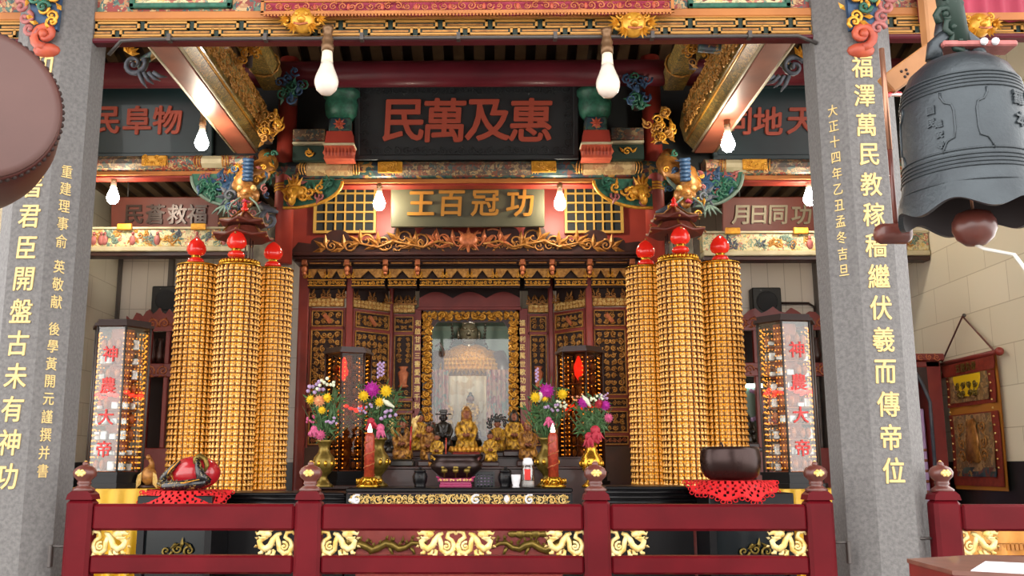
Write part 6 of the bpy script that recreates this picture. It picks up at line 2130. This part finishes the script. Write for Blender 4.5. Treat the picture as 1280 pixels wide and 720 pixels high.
def side_shrine(pa, pb, Y, label, sg, sd):
    zt = ZP(403, Y)
    a, b = at(pa, Y, 2.5).x, at(pb, Y, 2.5).x
    w = (b - a) / 2
    t_ = thing('side_shrine', label, 'shrine', ((a + b) / 2, Y, 0))
    r2 = random.Random(sd)
    m = MB(); m.box(-w, w, 0, .7, 0, ZP(560, Y), .01); m.build('shrine_base', M_DKRED, t_)
    m = MB(); m.box(-w, w, .6, .7, ZP(560, Y), zt - .05); m.build('back_board', M_SHADOW, t_)
    top = [(-w - .1 + (2 * w + .2) * i / 20, zt + .06 + .12 * math.sin(PI * i / 20) + .05 * math.cos(i * 1.9)) for i in range(21)]
    MB().prism([(w + .1, zt - .12), (-w - .1, zt - .12)] + top, .0, .06).build('crest_board', M_DKRED, t_)
    g = MB(); g.carve(2 * w, .2, .18, r2, -.005, .018, True, 3, 1, 0, zt - .01)
    g.build('crest_carving', M_COPPER, t_)
    m = MB()
    for k in (-1, -.35, .35, 1): m.box(k * w - .035, k * w + .035, .04, .12, ZP(560, Y), zt, .01)
    build_each(m, 'shrine_post', M_DKRED, t_)
    z = ZP(462, Y)
    m = MB(); m.box(-w, w, .02, .08, z - .1, z + .1, .01); m.build('middle_rail', M_DKRED, t_)
    g = MB(); g.carve(2 * w, .18, .16, r2, .015, .014, True, 3, 1, 0, z); g.build('rail_carving', M_COPPER, t_)
    m = MB()
    for k in range(7): m.lathe([(.05, 0), (.07, .1), (.05, .2), (.03, .3), (.04, .36)], 10, (-w * .85 + k * w * .28, .15, z + .12))
    build_each(m, 'turned_baluster', M_DKWOOD, t_)
    return t_, w, z
ts, w_, z_ = side_shrine(160, 226, 14.0, 'dark red carved side shrine behind the left glass lantern', -1, 3)
ts2, w2_, z2_ = side_shrine(905, 1040, 14.0, 'dark red carved side shrine behind the right glass lantern', 1, 4)
# pale lit board and dark figure in the right shrine, green-gilt tablet in the left one
c = at(944, 13.9, 2)
o = MB().box(-.2, .2, 0, .04, ZP(560, 14.0), ZP(482, 13.9), .01).build('painted_board', M_WHISK)
o.location = (c.x, 14.2, 0); tag(o, 'pale green painted board inside the right side shrine', 'painted board')
g = MB()
for k in range(14):
    a = -1.3 + k * .2
    g.ball((-.02 + .22 * math.cos(a), -.03, ZP(505, 13.9) + .22 * math.sin(a)), (.035, .02, .035), 7, 5)
g.build('lilac_scale_ring', M_FLIL, o)
m = MB(); m.box(-.22, .22, -.04, .0, ZP(483, 13.9), ZP(478, 13.9)); m.build('fluorescent_strip', mat('greenish_tube_light', '#d8f0e0', .4, emit='#d8ffe8', estr=6.0), o)
c = at(205, 13.9, 2)
o = MB().box(-.12, .12, 0, .04, ZP(560, 14.0), ZP(475, 13.9), .01).build('spirit_tablet', M_WHISK)
o.location = (c.x, 14.2, 0); tag(o, 'tall green and gilt tablet inside the left side shrine', 'tablet')
g = MB(); g.carve(.2, .9, .1, random.Random(8), -.005, .01, True, 3, 1, 0, ZP(518, 13.9)); g.build('gilt_carving', M_GOLDDARK, o)
statue('dark_figure', 'dark figure standing low in the right side shrine', 936, 13.2, 0.0 + ZP(560, 13.2), hp(520, 565, 13.2), skin=M_SKINBLK, robe=M_ROBEBLK, hat='bun', base=M_DKWOOD)
# a stand under it
c = at(936, 13.2, 1)
t_ = thing('figure_stand', 'dark wooden stand under the dark figure by the right shrine', 'stand', (c.x, 13.2, 0))
MB().box(-.25, .25, -.25, .25, ZP(560, 13.2) - .05, ZP(560, 13.2), .01).build('top', M_DKWOOD, t_)
MB().lathe([(.2, 0), (.2, .05), (.08, .12), (.06, .5), (.09, 1.0), (.15, ZP(560, 13.2) - .05)], 16).build('leg', M_DKWOOD, t_)

# ================================================================ RIGHT WALL
# cabinet with an arched opening and a rack of purple scrolls, facing the hall
YCB = 12.3
xA, xB = at(1118, YCB, 2).x, min(at(1181, YCB, 2).x, XW - .05)
zt = ZP(452, YCB)
D = .5
t_ = thing('arched_cabinet', 'dark wooden cabinet with an arched opening on the right wall', 'cabinet', ((xA + xB) / 2, YCB, 0))
w = (xB - xA) / 2
wr = w - .17
m = MB()
m.box(-w, w, D - .04, D, .3, zt); m.box(-w, -w + .05, 0, D, 0, zt); m.box(wr, w, 0, D, 0, zt); m.box(-w, w, 0, D, zt - .08, zt, .01); m.box(-w, w, 0, D, 0, .75)
m.build('carcass', M_DKRED, t_)
x0, x1 = -w + .05, wr
arch = [(x0 + (x1 - x0) * i / 16, zt - .52 + .40 * math.sin(PI * i / 16)) for i in range(17)]
m = MB()
for (xa_, za_), (xb_, zb2_) in zip(arch, arch[1:]):
    m.prism([(xa_, za_), (xb_, zb2_), (xb_, zt - .08), (xa_, zt - .08)], 0, .04)
m.build('arch_board', M_DKWOOD, t_)
m = MB(); m.tube([(x1 - .01, -.01, .8)] + [(x, -.01, z) for x, z in arch[::-1]] + [(x0 + .01, -.01, .8)], .024, 6); m.build('arch_edging', M_CLOUDGREY, t_)
m = MB(); m.box(-w - .05, w + .04, -.06, D, zt, zt + .09, .01); m.build('carved_cornice', M_DKRED, t_)
m = MB(); m.carve(2 * w, .1, .1, random.Random(9), -.06, .008, True, 2, 1, 0, zt + .045); m.build('cornice_carving', M_COPPER, t_)
for k in range(7):
    x = (xA + xB) / 2 + x0 + .05 + (x1 - x0 - .1) * k / 6
    o = MB().lathe([(.022, .752), (.026, .77), (.026, zt - .62), (.022, zt - .6)], 12).build('standing_scroll', M_FLIL)
    o.location = (x, YCB + .14, 0)
    tag(o, 'purple striped scroll standing upright in the arched cabinet', 'scroll', 'purple scrolls in the arched cabinet')
    mm = MB()
    for j in range(7): mm.lathe([(.028, .85 + .13 * j), (.028, .885 + .13 * j)], 12)
    mm.build('dark_bands', M_SKINDK, o)

# embroidered banner on its rod
q00, q10 = PX(1180, 455, XW - .05), PX(1246, 441, XW - .05)
yL_, yR_ = q00.y, q10.y
zt = (q00.z + q10.z) / 2
Lb = yL_ - yR_
zb_ = PX(1215, 612, XW - .05).z
t_ = thing('hanging_banner', 'red and orange embroidered banner hanging from a rod on the right wall', 'banner', (XW - .06, (yL_ + yR_) / 2, zt), -PI / 2)
w = Lb / 2
def cloth(x0, x1, z0, z1, yy, mt, nm):
    n = 16
    vs, fs = [], []
    for i in range(n + 1):
        for j in range(5): vs.append((x0 + (x1 - x0) * i / n, yy + .008 * math.sin(i * .8 + j), z1 + (z0 - z1) * j / 4))
    for i in range(n):
        for j in range(4): fs.append((i * 5 + j, i * 5 + j + 1, i * 5 + j + 6, i * 5 + j + 5))
    m = MB(); m.add(vs, fs, True); m.add([(x, y + .008, z) for x, y, z in vs], [f[::-1] for f in fs], True)
    return m.build(nm, mt, t_)
Hb = zt - zb_
cloth(-w * .92, w * .98, -Hb, -.0, 0, M_BANNERORG, 'orange_ground')
cloth(-w * .90, w * .92, -Hb * .36, -.12 * Hb, -.018, M_BANNERRED, 'upper_border')
cloth(-w * .90, w * .92, -Hb * .97, -.42 * Hb, -.018, M_BANNERRED, 'lower_border')
cloth(-w * .72, w * .72, -Hb * .33, -.12 * Hb, -.034, M_TANBANNER, 'upper_field')
cloth(-w * .70, w * .72, -Hb * .86, -.43 * Hb, -.034, M_TANBANNER, 'lower_field')
cloth(-w * .70, w * .72, -Hb * .90, -.83 * Hb, -.036, M_PAINT4, 'wave_border')
cloth(-w, w, -.115 * Hb, -.02 * Hb, -.034, M_BANNERRED, 'name_band')
m = MB(); m.prism([(.5 * w * math.cos(PI + k * PI / 14), -.125 * Hb + .4 * w * math.sin(PI + k * PI / 14)) for k in range(15)], -.052, -.036)
m.build('yellow_half_disc', M_FYEL, t_)
g = MB(); g.carve(w * .9, .14 * Hb, .14, random.Random(2), -.055, .016, True, 3, 1, 0, -.23 * Hb); g.build('beast_face_embroidery', M_BRASSOLD, t_)
g = MB(); g.tube([(0, -.045, -.47 * Hb), (.03, -.05, -.6 * Hb), (-.02, -.05, -.78 * Hb)], [.08, .14, .16], 10, .2); g.carve(w * 1.1, .36 * Hb, .2, random.Random(12), -.045, .012, True, 2, 1, 0, -.64 * Hb)
g.build('robed_figure_embroidery', M_BRNGOLD, t_)
g = MB()
for k in range(12):
    for s in (-1, 1): g.ball((s * w * .8, -.03, -.15 * Hb - k * .062 * Hb), .012, 6, 4)
g.build('pearl_studs', M_GOLDPALE, t_)
m = MB(); m.bar((-w * 1.15, -.02, 0), (w * 1.15, -.02, 0), .03, 10); m.ball((w * 1.17, -.02, 0), (.06, .05, .05), 8, 6); m.ball((-w * 1.17, -.02, 0), (.05, .04, .04), 8, 6)
m.build('rod', M_DKRED, t_)
hk = PX(1201, 397, XW - .05)
m = MB(); m.tube([(-w * 1.0, -.02, .02), (-.0, -.02, hk.z - zt), (w * 1.0, -.02, .02)], .011, 6); m.build('cord', M_MALLET, t_)
m = MB(); m.ball((0, .0, hk.z - zt + .01), .025, 8, 5); m.build('hook', M_IRON, t_)
tx = MB(); text('五穀先帝', .11, None, None, (0, -.045, -.065 * Hb), bold=.004, depth=.002, pitch=1.35, into=tx); tx.build('gilt_lettering', M_BRASSOLD, t_)

# ================================================================ RAILINGS
YR = 5.78
def rz(py): return ZP(py, YR)
zr1, zr2, zr3, zr4 = rz(630), rz(663), rz(694), rz(717)
def dragon_panel(root, px, flip):
    """Pale gold S-bodied dragon, head towards +x unless flipped."""
    c = P(px, 678.5, YR)
    k = mpp(YR, 1) * 1.0
    m = MB(Matrix.Translation((c.x - root.location.x, 0, c.z)) @ Matrix.Diagonal((-1 if flip else 1, 1, 1, 1)))
    U_ = lambda pts: [(x * k, -.012 + y, z * k) for x, z, y in pts]
    m.tube(U_([(-23, 10, 0), (-21, 14, 0), (-14, 13, 0), (-12, 7, 0), (-18, 3, 0), (-21, -3, 0), (-18, -11, 0), (-11, -13, 0), (-5, -8, 0), (-4, 1, -.01), (-2, 8, -.01)]), [k * v for v in (1.5, 2.2, 3, 3, 2.6, 3.4, 3.8, 3.6, 3.2, 3.2, 2.4)], 8, .8)
    m.spiral(-11 * k, -4 * k, 5.5 * k, 1.2, 1.2, 2 * k, -.02, 14, 1)
    m.tube(U_([(-7, 12, 0), (-2, 10, 0), (3, 4, -.01), (6, -3, -.015), (12, -7, -.015), (18, -4, -.01), (20, 2, -.01), (15, 6, -.01), (11, 9, -.02)]), [k * v for v in (2, 3.2, 3.8, 4, 4.2, 4, 3.6, 3.4, 4)], 8, .8)
    m.ball((11 * k, -.03, 11 * k), (7 * k, .02, 4.6 * k), 10, 6)
    m.tube(U_([(13, 12, -.02), (19, 13, -.02), (23, 11, -.01), (25, 14, -.01)]), [k * v for v in (3.6, 3, 2, .8)], 7, .8)
    m.tube(U_([(12, 7, -.02), (18, 6, -.02), (21, 8, -.015)]), [k * v for v in (2, 1.6, .8)], 6)
    m.tube(U_([(8, 14, -.01), (3, 17, -.01), (-3, 17, -.0)]), [k * v for v in (2.4, 2, .8)], 6)
    for x, z, a in ((-20, -15, -1.9), (-11, -17, -1.3), (8, -13, -1.9), (17, -12, -1.2), (2, -14, -1.6)):
        m.tube([(x * k * .9, -.01, (z + 5) * k), (x * k, -.015, z * k), ((x + 4) * k, -.015, (z - .5) * k)], [2.8 * k, 2.6 * k, 1.6 * k], 7)
    for x, z, a in ((-24, 0, 2.8), (-22, -8, 3.4), (21, 5, .3), (22, -3, -.4), (-9, 15, 1.8), (0, -3, .4), (5, -8, 3.6), (-15, 15, 1.5)):
        m.leaf(x * k, z * k, a, 6 * k, 4 * k, -.01, .02)
    m.ball((13 * k, -.052, 12.5 * k), 1.1 * k, 6, 4)
    m.box(-24 * k, 22 * k, -.004, .02, -17.5 * k, -15.5 * k); 
    return m.build('gilt_dragon_panel', M_RELIEFDRAG, root)
def post(root, px, emblem=True):
    c = at(px, YR, 1.2)
    x = c.x - root.location.x
    w = mpp(YR, 1.2) * 16.5
    m = MB()
    ztop = rz(618)
    m.box(x - w, x + w, -w * .8, w * .8, 0, ztop - .03, .02)
    m.prism([(x - w, ztop - .03), (x + w, ztop - .03), (x + w * .9, ztop), (x + w * .6, ztop + .02), (x - w * .6, ztop + .02), (x - w * .9, ztop)], -w * .8, w * .8)
    p_ = m.build('post', M_RAIL, root)
    f = mpp(YR, 1.3)
    MB().lathe([(13 * f, 0), (14 * f, 3 * f), (10 * f, 6 * f), (7 * f, 8 * f), (9 * f, 10 * f), (8 * f, 12 * f), (8.5 * f, 14 * f), (13.5 * f, 19 * f), (14.5 * f, 24 * f), (12 * f, 29 * f), (7 * f, 32 * f), (3.5 * f, 33 * f), (4 * f, 35 * f), (2.5 * f, 37 * f), (.2 * f, 38 * f)], 22, (x, 0, ztop + .015)).build('finial', M_MALLET, p_)
    g = MB()
    zc = ztop + .015 + 23 * f
    for dx, dzz, r in ((0, 0, 3.4), (-4, 0, 2.8), (4, 0, 2.8), (-2, 2.5, 2.2), (2, 2.5, 2.2), (-2, -2.4, 2.2), (2, -2.4, 2.2)): g.ball((x + dx * f, -13.6 * f, zc + dzz * f), (r * f, .012, r * f), 8, 5)
    g.build('gilt_cloud_emblem', M_GOLDPALE, p_)
    MB().ball((x, 0, ztop + .015 + 36 * f), 2.6 * f, 8, 5).build('gilt_knob', M_GOLDPALE, p_)
def rails(root, pa, pb, dragons, slats=0):
    x0, x1 = at(pa, YR, 1.2).x - root.location.x, at(pb, YR, 1.2).x - root.location.x
    MB().box(x0, x1, -.05, .05, zr2, zr1, .014).build('top_rail', M_RAIL, root)
    MB().box(x0, x1, -.045, .045, zr4, zr3, .012).build('middle_rail', M_RAIL, root)
    MB().box(x0, x1, -.045, .045, .12, .2, .012).build('bottom_rail', M_RAIL, root)
    m = MB()
    n = max(2, int((x1 - x0) / .19))
    for i in range(n):
        xa = x0 + (x1 - x0) * (i + .16) / n; xb = x0 + (x1 - x0) * (i + .84) / n
        m.box(xa, xb, -.02, .02, .2, zr4 - .035, .008)
    build_each(m, 'lower_panel', M_MAROON, root)
    g = MB()
    for i in range(n):
        xc = x0 + (x1 - x0) * (i + .5) / n
        for sg in (-1, 1): g.leaf(xc, zr4 - .06, PI / 2 + sg * .7, .05, .03, -.02, .015)
        g.ball((xc, -.02, zr4 - .045), (.03, .015, .02), 7, 5)
    g.build('gilt_top_carving', M_GOLDPALE, root)
    for px, fl in dragons: dragon_panel(root, px, fl)
rl = thing('temple_railing', 'long red lacquered railing with gilt dragons across the middle bay', 'railing', (at(562, YR, 1).x, YR, 0))
for px in (103, 387, 745, 1022): post(rl, px)
rails(rl, 120, 370, [(138, False), (345, True)])
rails(rl, 404, 728, [(424, False), (547, True), (593, False), (707, True)])
rails(rl, 762, 1005, [(784, False), (984, True)])
# double dragons face one another in the middle with a small pearl between
rr_ = thing('temple_railing', 'short red lacquered railing with one gilt dragon, right of the bell column', 'railing', (at(1250, YR, 1).x, YR, 0))
post(rr_, 1180)
rails(rr_, 1198, 1420, [(1221, False)])
post(rr_, 1436)
# iron latches tying the railings to the columns
def latch(pa, pb, py, label):
    a, b = P(pa, py, YR), P(pb, py, YR)
    t_ = thing('iron_latch', label, 'latch', (a.x, YR, a.z))
    m = MB(); m.bar((0, 0, 0), (b.x - a.x, 0, 0), .008, 8); m.build('bar', M_IRON, t_)
    m = MB(); m.box(b.x - a.x - .02 if b.x > a.x else b.x - a.x, b.x - a.x if b.x > a.x else b.x - a.x + .02, -.02, .02, -.12, .01, .004); m.build('plate', M_IRON, t_)
latch(1038, 1062, 678, 'iron latch between the long railing and the bell column')
latch(87, 62, 683, 'iron latch between the long railing and the drum column')
latch(1164, 1142, 673, 'iron latch between the bell column and the short railing')

# ================================================================ RED BOX AT THE FRONT
zbx = P(1190, 713, 2.75).z
V1 = at(1190, 2.75, zbx)
sd_ = .34
d_ = Vector((.06, 1, 0)).normalized(); n_ = Vector((d_.y, -d_.x, 0))
cc = V1 + d_ * sd_ / 2 + n_ * sd_ * .866
t_ = thing('hexagonal_box', 'red six-sided box with a worn lid beneath the bell', 'box', (cc.x, cc.y, 0))
a0_ = math.atan2(V1.y - cc.y, V1.x - cc.x)
pts = [(sd_ * math.cos(a0_ + k * PI / 3), sd_ * math.sin(a0_ + k * PI / 3)) for k in range(6)]
inn = [(x * .985, y * .985) for x, y in pts]
MB().prism(inn, .0, zbx - .012, 'z').build('body', M_BOXSIDE, t_)
MB().prism(pts, zbx - .012, zbx, 'z').build('lid', M_BOXTOP, t_)
e_ = (Vector(pts[1]) - Vector(pts[0])).normalized(); u_ = Vector((-e_.y, e_.x))
pc = [Vector(pts[0]) + e_ * a + u_ * b for a, b in ((.045, .012), (.32, .012), (.32, .32), (.045, .32))]
m = MB().prism([(p.x, p.y) for p in pc], zbx, zbx + .002, 'z'); o = m.build('paper_sheet', M_PAPER); o.location = (cc.x, cc.y, 0)
tag(o, 'white paper sheet lying on the red six-sided box', 'paper')

# ================================================================ BELL
YBL = 3.7
ctr = P(1214, 265, YBL)
q = mpp(YBL, 2.4)
tb = thing('bronze_bell', 'large blue-black bronze temple bell hanging at the right', 'bell', (ctr.x, YBL, ctr.z))
Rm = 84 * q
zc0 = P(1214, 72, YBL).z - ctr.z
prof = [(Rm, -.02), (Rm * .985, .02), (Rm * .93, .08), (Rm * .89, .16), (Rm * .875, .26), (Rm * .865, .36), (Rm * .85, .44), (Rm * .80, .50), (Rm * .70, .555), (Rm * .50, .60), (Rm * .25, .622), (.01, .63)]
sc = zc0 / .63
prof = [(r, z * sc if z > 0 else z) for r, z in prof]
def wv(r, z, a, i):
    if i < 3: return r, z + (.022 * math.cos(a * 6 + .9)) * (1, .9, .4)[i]
    return r, z
seg = 96
m = MB(); m.lathe(prof, seg, wave=wv)
m.f.pop(next(i for i, f in enumerate(m.f) if len(f) == seg)); m.sm.pop()
m.build('bell_body', M_BRONZE, tb)
m = MB()
ip = [(r - .02, z - (.0 if z < .1 else .02)) for r, z in prof[:-1]]
ip = [(max(r, .005), z) for r, z in ip]
m.lathe(ip, seg, wave=wv)
m.f = [f[::-1] for f in m.f if len(f) != seg]; m.sm = [True] * len(m.f)
rim = MB()
for k in range(seg):
    pass
m.build('bell_inside', M_BELLIN, tb)
m = MB()
vs = []
for k in range(seg):
    a = 2 * PI * k / seg
    z = -.02 + .022 * math.cos(a * 6 + .9)
    vs += [(Rm * math.cos(a), Rm * math.sin(a), z), ((Rm - .02) * math.cos(a), (Rm - .02) * math.sin(a), z)]
m.add(vs, [(2 * k, 2 * k + 1, (2 * k + 3) % (2 * seg), (2 * k + 2) % (2 * seg)) for k in range(seg)], True)
m.build('rim', M_BRONZE, tb)
def rad(z):
    zz = z
    for (r0, z0), (r1, z1) in zip(prof, prof[1:]):
        if z0 <= zz <= z1: return r0 + (r1 - r0) * (zz - z0) / (z1 - z0)
    return prof[-1][0]
bd = MB()
def band(z, t=.006):
    bd.tube([((rad(z) + .001) * math.cos(2 * PI * k / 64), (rad(z) + .001) * math.sin(2 * PI * k / 64), z) for k in range(65)], t, 5)
for z in (.43, .445, .46, .475, .49): band(z * sc, .0045)
for z in (.12, .135, .15, .165, .185): band(z * sc, .0045)
for z in (.065,): band(z * sc, .003)
# shaped cartouches round the waist
for k in range(4):
    a0 = -PI / 2 - .42 + k * PI / 2
    def pt(da, z): return ((rad(z * sc) + .002) * math.cos(a0 + da), (rad(z * sc) + .002) * math.sin(a0 + da), z * sc)
    for sg in (1, -1):
        bd.tube([pt(sg * .36, .42), pt(sg * .36, .40), pt(sg * .30, .375), pt(sg * .20, .365), pt(sg * .17, .34), pt(sg * .17, .27), pt(sg * .19, .235), pt(sg * .30, .225), pt(sg * .36, .20), pt(sg * .38, .18)], .0045, 5)
bd.build('raised_bands', M_BRONZE, tb)
tx = MB()
def bell_text(s, a, z0, size, pitch):
    for i, ch in enumerate(s):
        z = (z0 - i * pitch) * sc
        r = rad(z) + .001
        m2 = MB(); text(ch, size, None, None, (0, 0, 0), bold=.0025, depth=.004, into=m2)
        tx.M = Matrix.Translation((r * math.cos(a), r * math.sin(a), z)) @ Matrix.Rotation(a + PI / 2, 4, 'Z')
        tx.add(m2.v, m2.f)
bell_text('羅本', -PI / 2 + .52, .385, .062, .085)
bell_text('國民', -PI / 2 - .95, .36, .036, .05)
bell_text('遠安寺', -PI / 2 - .83, .30, .03, .042)
tx.build('cast_lettering', M_BRONZE, tb)
m = MB()
for k in range(4):
    a = -PI / 2 + .6 + k * PI / 2
    z = .16 * sc
    m.lathe([(.035, 0), (.03, .012), (.001, .018)], 14)
    n = 14 * 3
    Mx = Matrix.Translation((rad(z) * math.cos(a), rad(z) * math.sin(a), z)) @ Matrix.Rotation(a, 4, 'Z') @ Matrix.Rotation(R(90), 4, 'Y')
    m.v[-n:] = [tuple(Mx @ Vector(v)) for v in m.v[-n:]]
m = MB()
m.tube([(-.09, 0, zc0 - .01), (-.085, 0, zc0 + .05), (-.03, 0, zc0 + .10), (.03, 0, zc0 + .10), (.085, 0, zc0 + .05), (.09, 0, zc0 - .01)], [.035, .03, .03, .03, .03, .035], 10)
m.build('crown_loop', M_BRONZE, tb)
# clapper ball with its rope
cb_ = P(1218, 285, YBL)
t_ = thing('wooden_clapper', 'round brown wooden clapper under the bronze bell', 'clapper', tuple(cb_))
r = 26.5 * q
MB().lathe([(.003, -r * .85), (r * .45, -r * .8), (r * .8, -r * .5), (r * .97, -r * .08), (r * .95, r * .3), (r * .75, r * .68), (r * .3, r * .86), (.003, r * .88)], 24).build('ball', M_MALLET, t_)
MB().bar((0, 0, r * .8), (-.01, 0, .40), .006, 6).build('hanging_rod', M_COPPERROD, t_)
e1 = P(1284, 340, YBL - .25); e2 = P(1350, 366, YBL - .6)
m = MB(); m.tube([(0, 0, -r * .8), (.02, -.02, -r * 1.05), (.09, -.1, -r * 1.55), (e1.x - cb_.x, e1.y - cb_.y, e1.z - cb_.z), (e2.x - cb_.x, e2.y - cb_.y, e2.z - cb_.z)], .0075, 8)
m.build('white_rope', M_ROPE, t_)
# hanger, bell beam out of the roof
hz0 = ctr.z + zc0
t_ = thing('bell_hanger', 'dark carved iron hanger holding up the bronze bell', 'hanger', (P(1188, 30, YBL).x, YBL, hz0))
m = MB()
rg = random.Random(6)
for k in range(16):
    m.spiral(rg.uniform(-.03, .03), .06 + .055 * k, .045, rg.uniform(0, 6), 1.2, .016, -.03, 10, 1 if k % 2 else -1)
m.tube([(.02, 0, .05), (0, 0, .3), (0, 0, 2.6)], [.05, .05, .05], 10)
m.build('carved_stem', M_GREENBEAM, t_)
m = MB(); m.box(-.06, .24, -.05, .05, .03, .055, .006); m.build('rose_plate', M_PINKSC, t_)
m = MB()
for x in (.1, .145): m.ball((x, -.055, .045), .016, 8, 6)
build_each(m, 'white_bolt', M_WHITE, t_)
m = MB(); m.ball((.0, .02, .12), (.06, .05, .07), 10, 6); m.tube([(0, 0, .1), (.05, 0, .02), (.08, 0, -.01)], .02, 8); m.build('hook', M_BRONZE, t_)
# striker: peach-wood arm, copper rod and mallet
pa, pb = P(1170, 62, 4.15), P(1110, 106, 4.15)
t_ = thing('bell_striker', 'wooden mallet on a copper rod hanging from a peach-wood arm beside the bell', 'striker', tuple(pb))
d = pa - pb
ang = math.atan2(d.z, d.x)
m = MB(Matrix.Rotation(-ang, 4, 'Y'))
q4 = mpp(4.15, 3)
m.box(-4 * q4, d.length + .0, -.03, .03, -13 * q4, 13 * q4, .006)
m.build('arm', M_PEACH, t_)
m = MB(Matrix.Rotation(-ang, 4, 'Y'))
for dx, dzz in ((20, 3), (26, 1), (19, -5), (24, -4)): m.ball((dx * q4, -.031, dzz * q4), (2 * q4, .004, 2 * q4), 8, 5)
m.build('bolt_hole', M_SHADOW, t_)
x0 = P(1112, 200, 4.1).x - pb.x
m = MB(); m.bar((x0, -.06, P(1112, 62, 4.1).z - pb.z), (x0, -.06, P(1112, 188, 4.1).z - pb.z), 3.2 * q4, 10); m.build('copper_rod', M_COPPERROD, t_)
m = MB(); m.bar((x0, -.06, P(1112, 188, 4.1).z - pb.z), (x0, -.06, P(1112, 286, 4.1).z - pb.z), 2.9 * q4, 10); m.build('dark_rod', M_MALLET, t_)
m = MB(); m.tube([(x0, -.06, P(1112, 122, 4.1).z - pb.z), (x0 + .05, .0, P(1112, 112, 4.1).z - pb.z), (x0 + .12, .06, P(1112, 106, 4.1).z - pb.z)], .012, 7); m.build('red_tie', M_FISHRED, t_)
zz = P(1115, 293, 4.1).z - pb.z
xm = P(1115, 293, 4.1).x - pb.x
m = MB()
m.tube([(xm - 22 * q4, -.06, zz), (xm - 20 * q4, -.06, zz), (xm - 14 * q4, -.06, zz), (xm + 14 * q4, -.06, zz), (xm + 20 * q4, -.06, zz), (xm + 22 * q4, -.06, zz)], [4 * q4, 9 * q4, 12.5 * q4, 12.5 * q4, 9 * q4, 4 * q4], 18)
m.build('mallet_head', M_MALLET, t_)
m = MB(); m.box(d.x - .05, d.x + .03, -.04, .04, d.z - .03, d.z + 1.9, .01); m.build('hanging_strap', M_PEACH, t_)
# timber the bell, striker and drum hang from
zb2 = 6.2
struct(MB().box(-XW, XW, YBL - .16, YBL + .16, hz0 + 2.55, hz0 + 2.85, .02).build('trim_10', M_MAROON))

# ================================================================ DRUM
YD_ = 3.95
c = P(-29, 127, YD_)
q = mpp(YD_, c.z)
t_ = thing('hanging_drum', 'big brown hide drum hanging at the upper left', 'drum', tuple(c), R(31))
Rd = 99 * q
def ylathe(prof, seg=64):
    m = MB(); m.lathe(prof, seg)
    m.v = [(x, z, y) for x, y, z in m.v]
    m.f = [f[::-1] for f in m.f]
    return m
ylathe([(.005, -.004), (Rd * .9, -.002), (Rd * .985, .006), (Rd, .02)]).build('drum_head', M_DRUM, t_)
ylathe([(Rd * .998, .018), (Rd * 1.02, .03), (Rd * 1.06, .16), (Rd * 1.09, .35), (Rd * 1.06, .54), (Rd, .68), (Rd * .9, .70), (.01, .70)]).build('barrel', M_DRUMSIDE, t_)
m = MB()
for k in range(72):
    a = 2 * PI * k / 72
    m.ball((Rd * 1.022 * math.cos(a), .045, Rd * 1.022 * math.sin(a)), .013, 6, 4)
m.build('studs', M_SHADOW, t_)
m = MB()
for s in (-.95, -.2):
    m.tube([(s * Rd, .35, Rd * .9), (s * Rd, .35, 2.0), (s * Rd, .35, 2.95)], .018, 8)
build_each(m, 'hanging_iron', M_IRON, t_)
struct(MB().box(-XW, .0, YD_ + .2, YD_ + .5, c.z + 2.9, c.z + 3.1, .02).build('trim_11', M_MAROON))
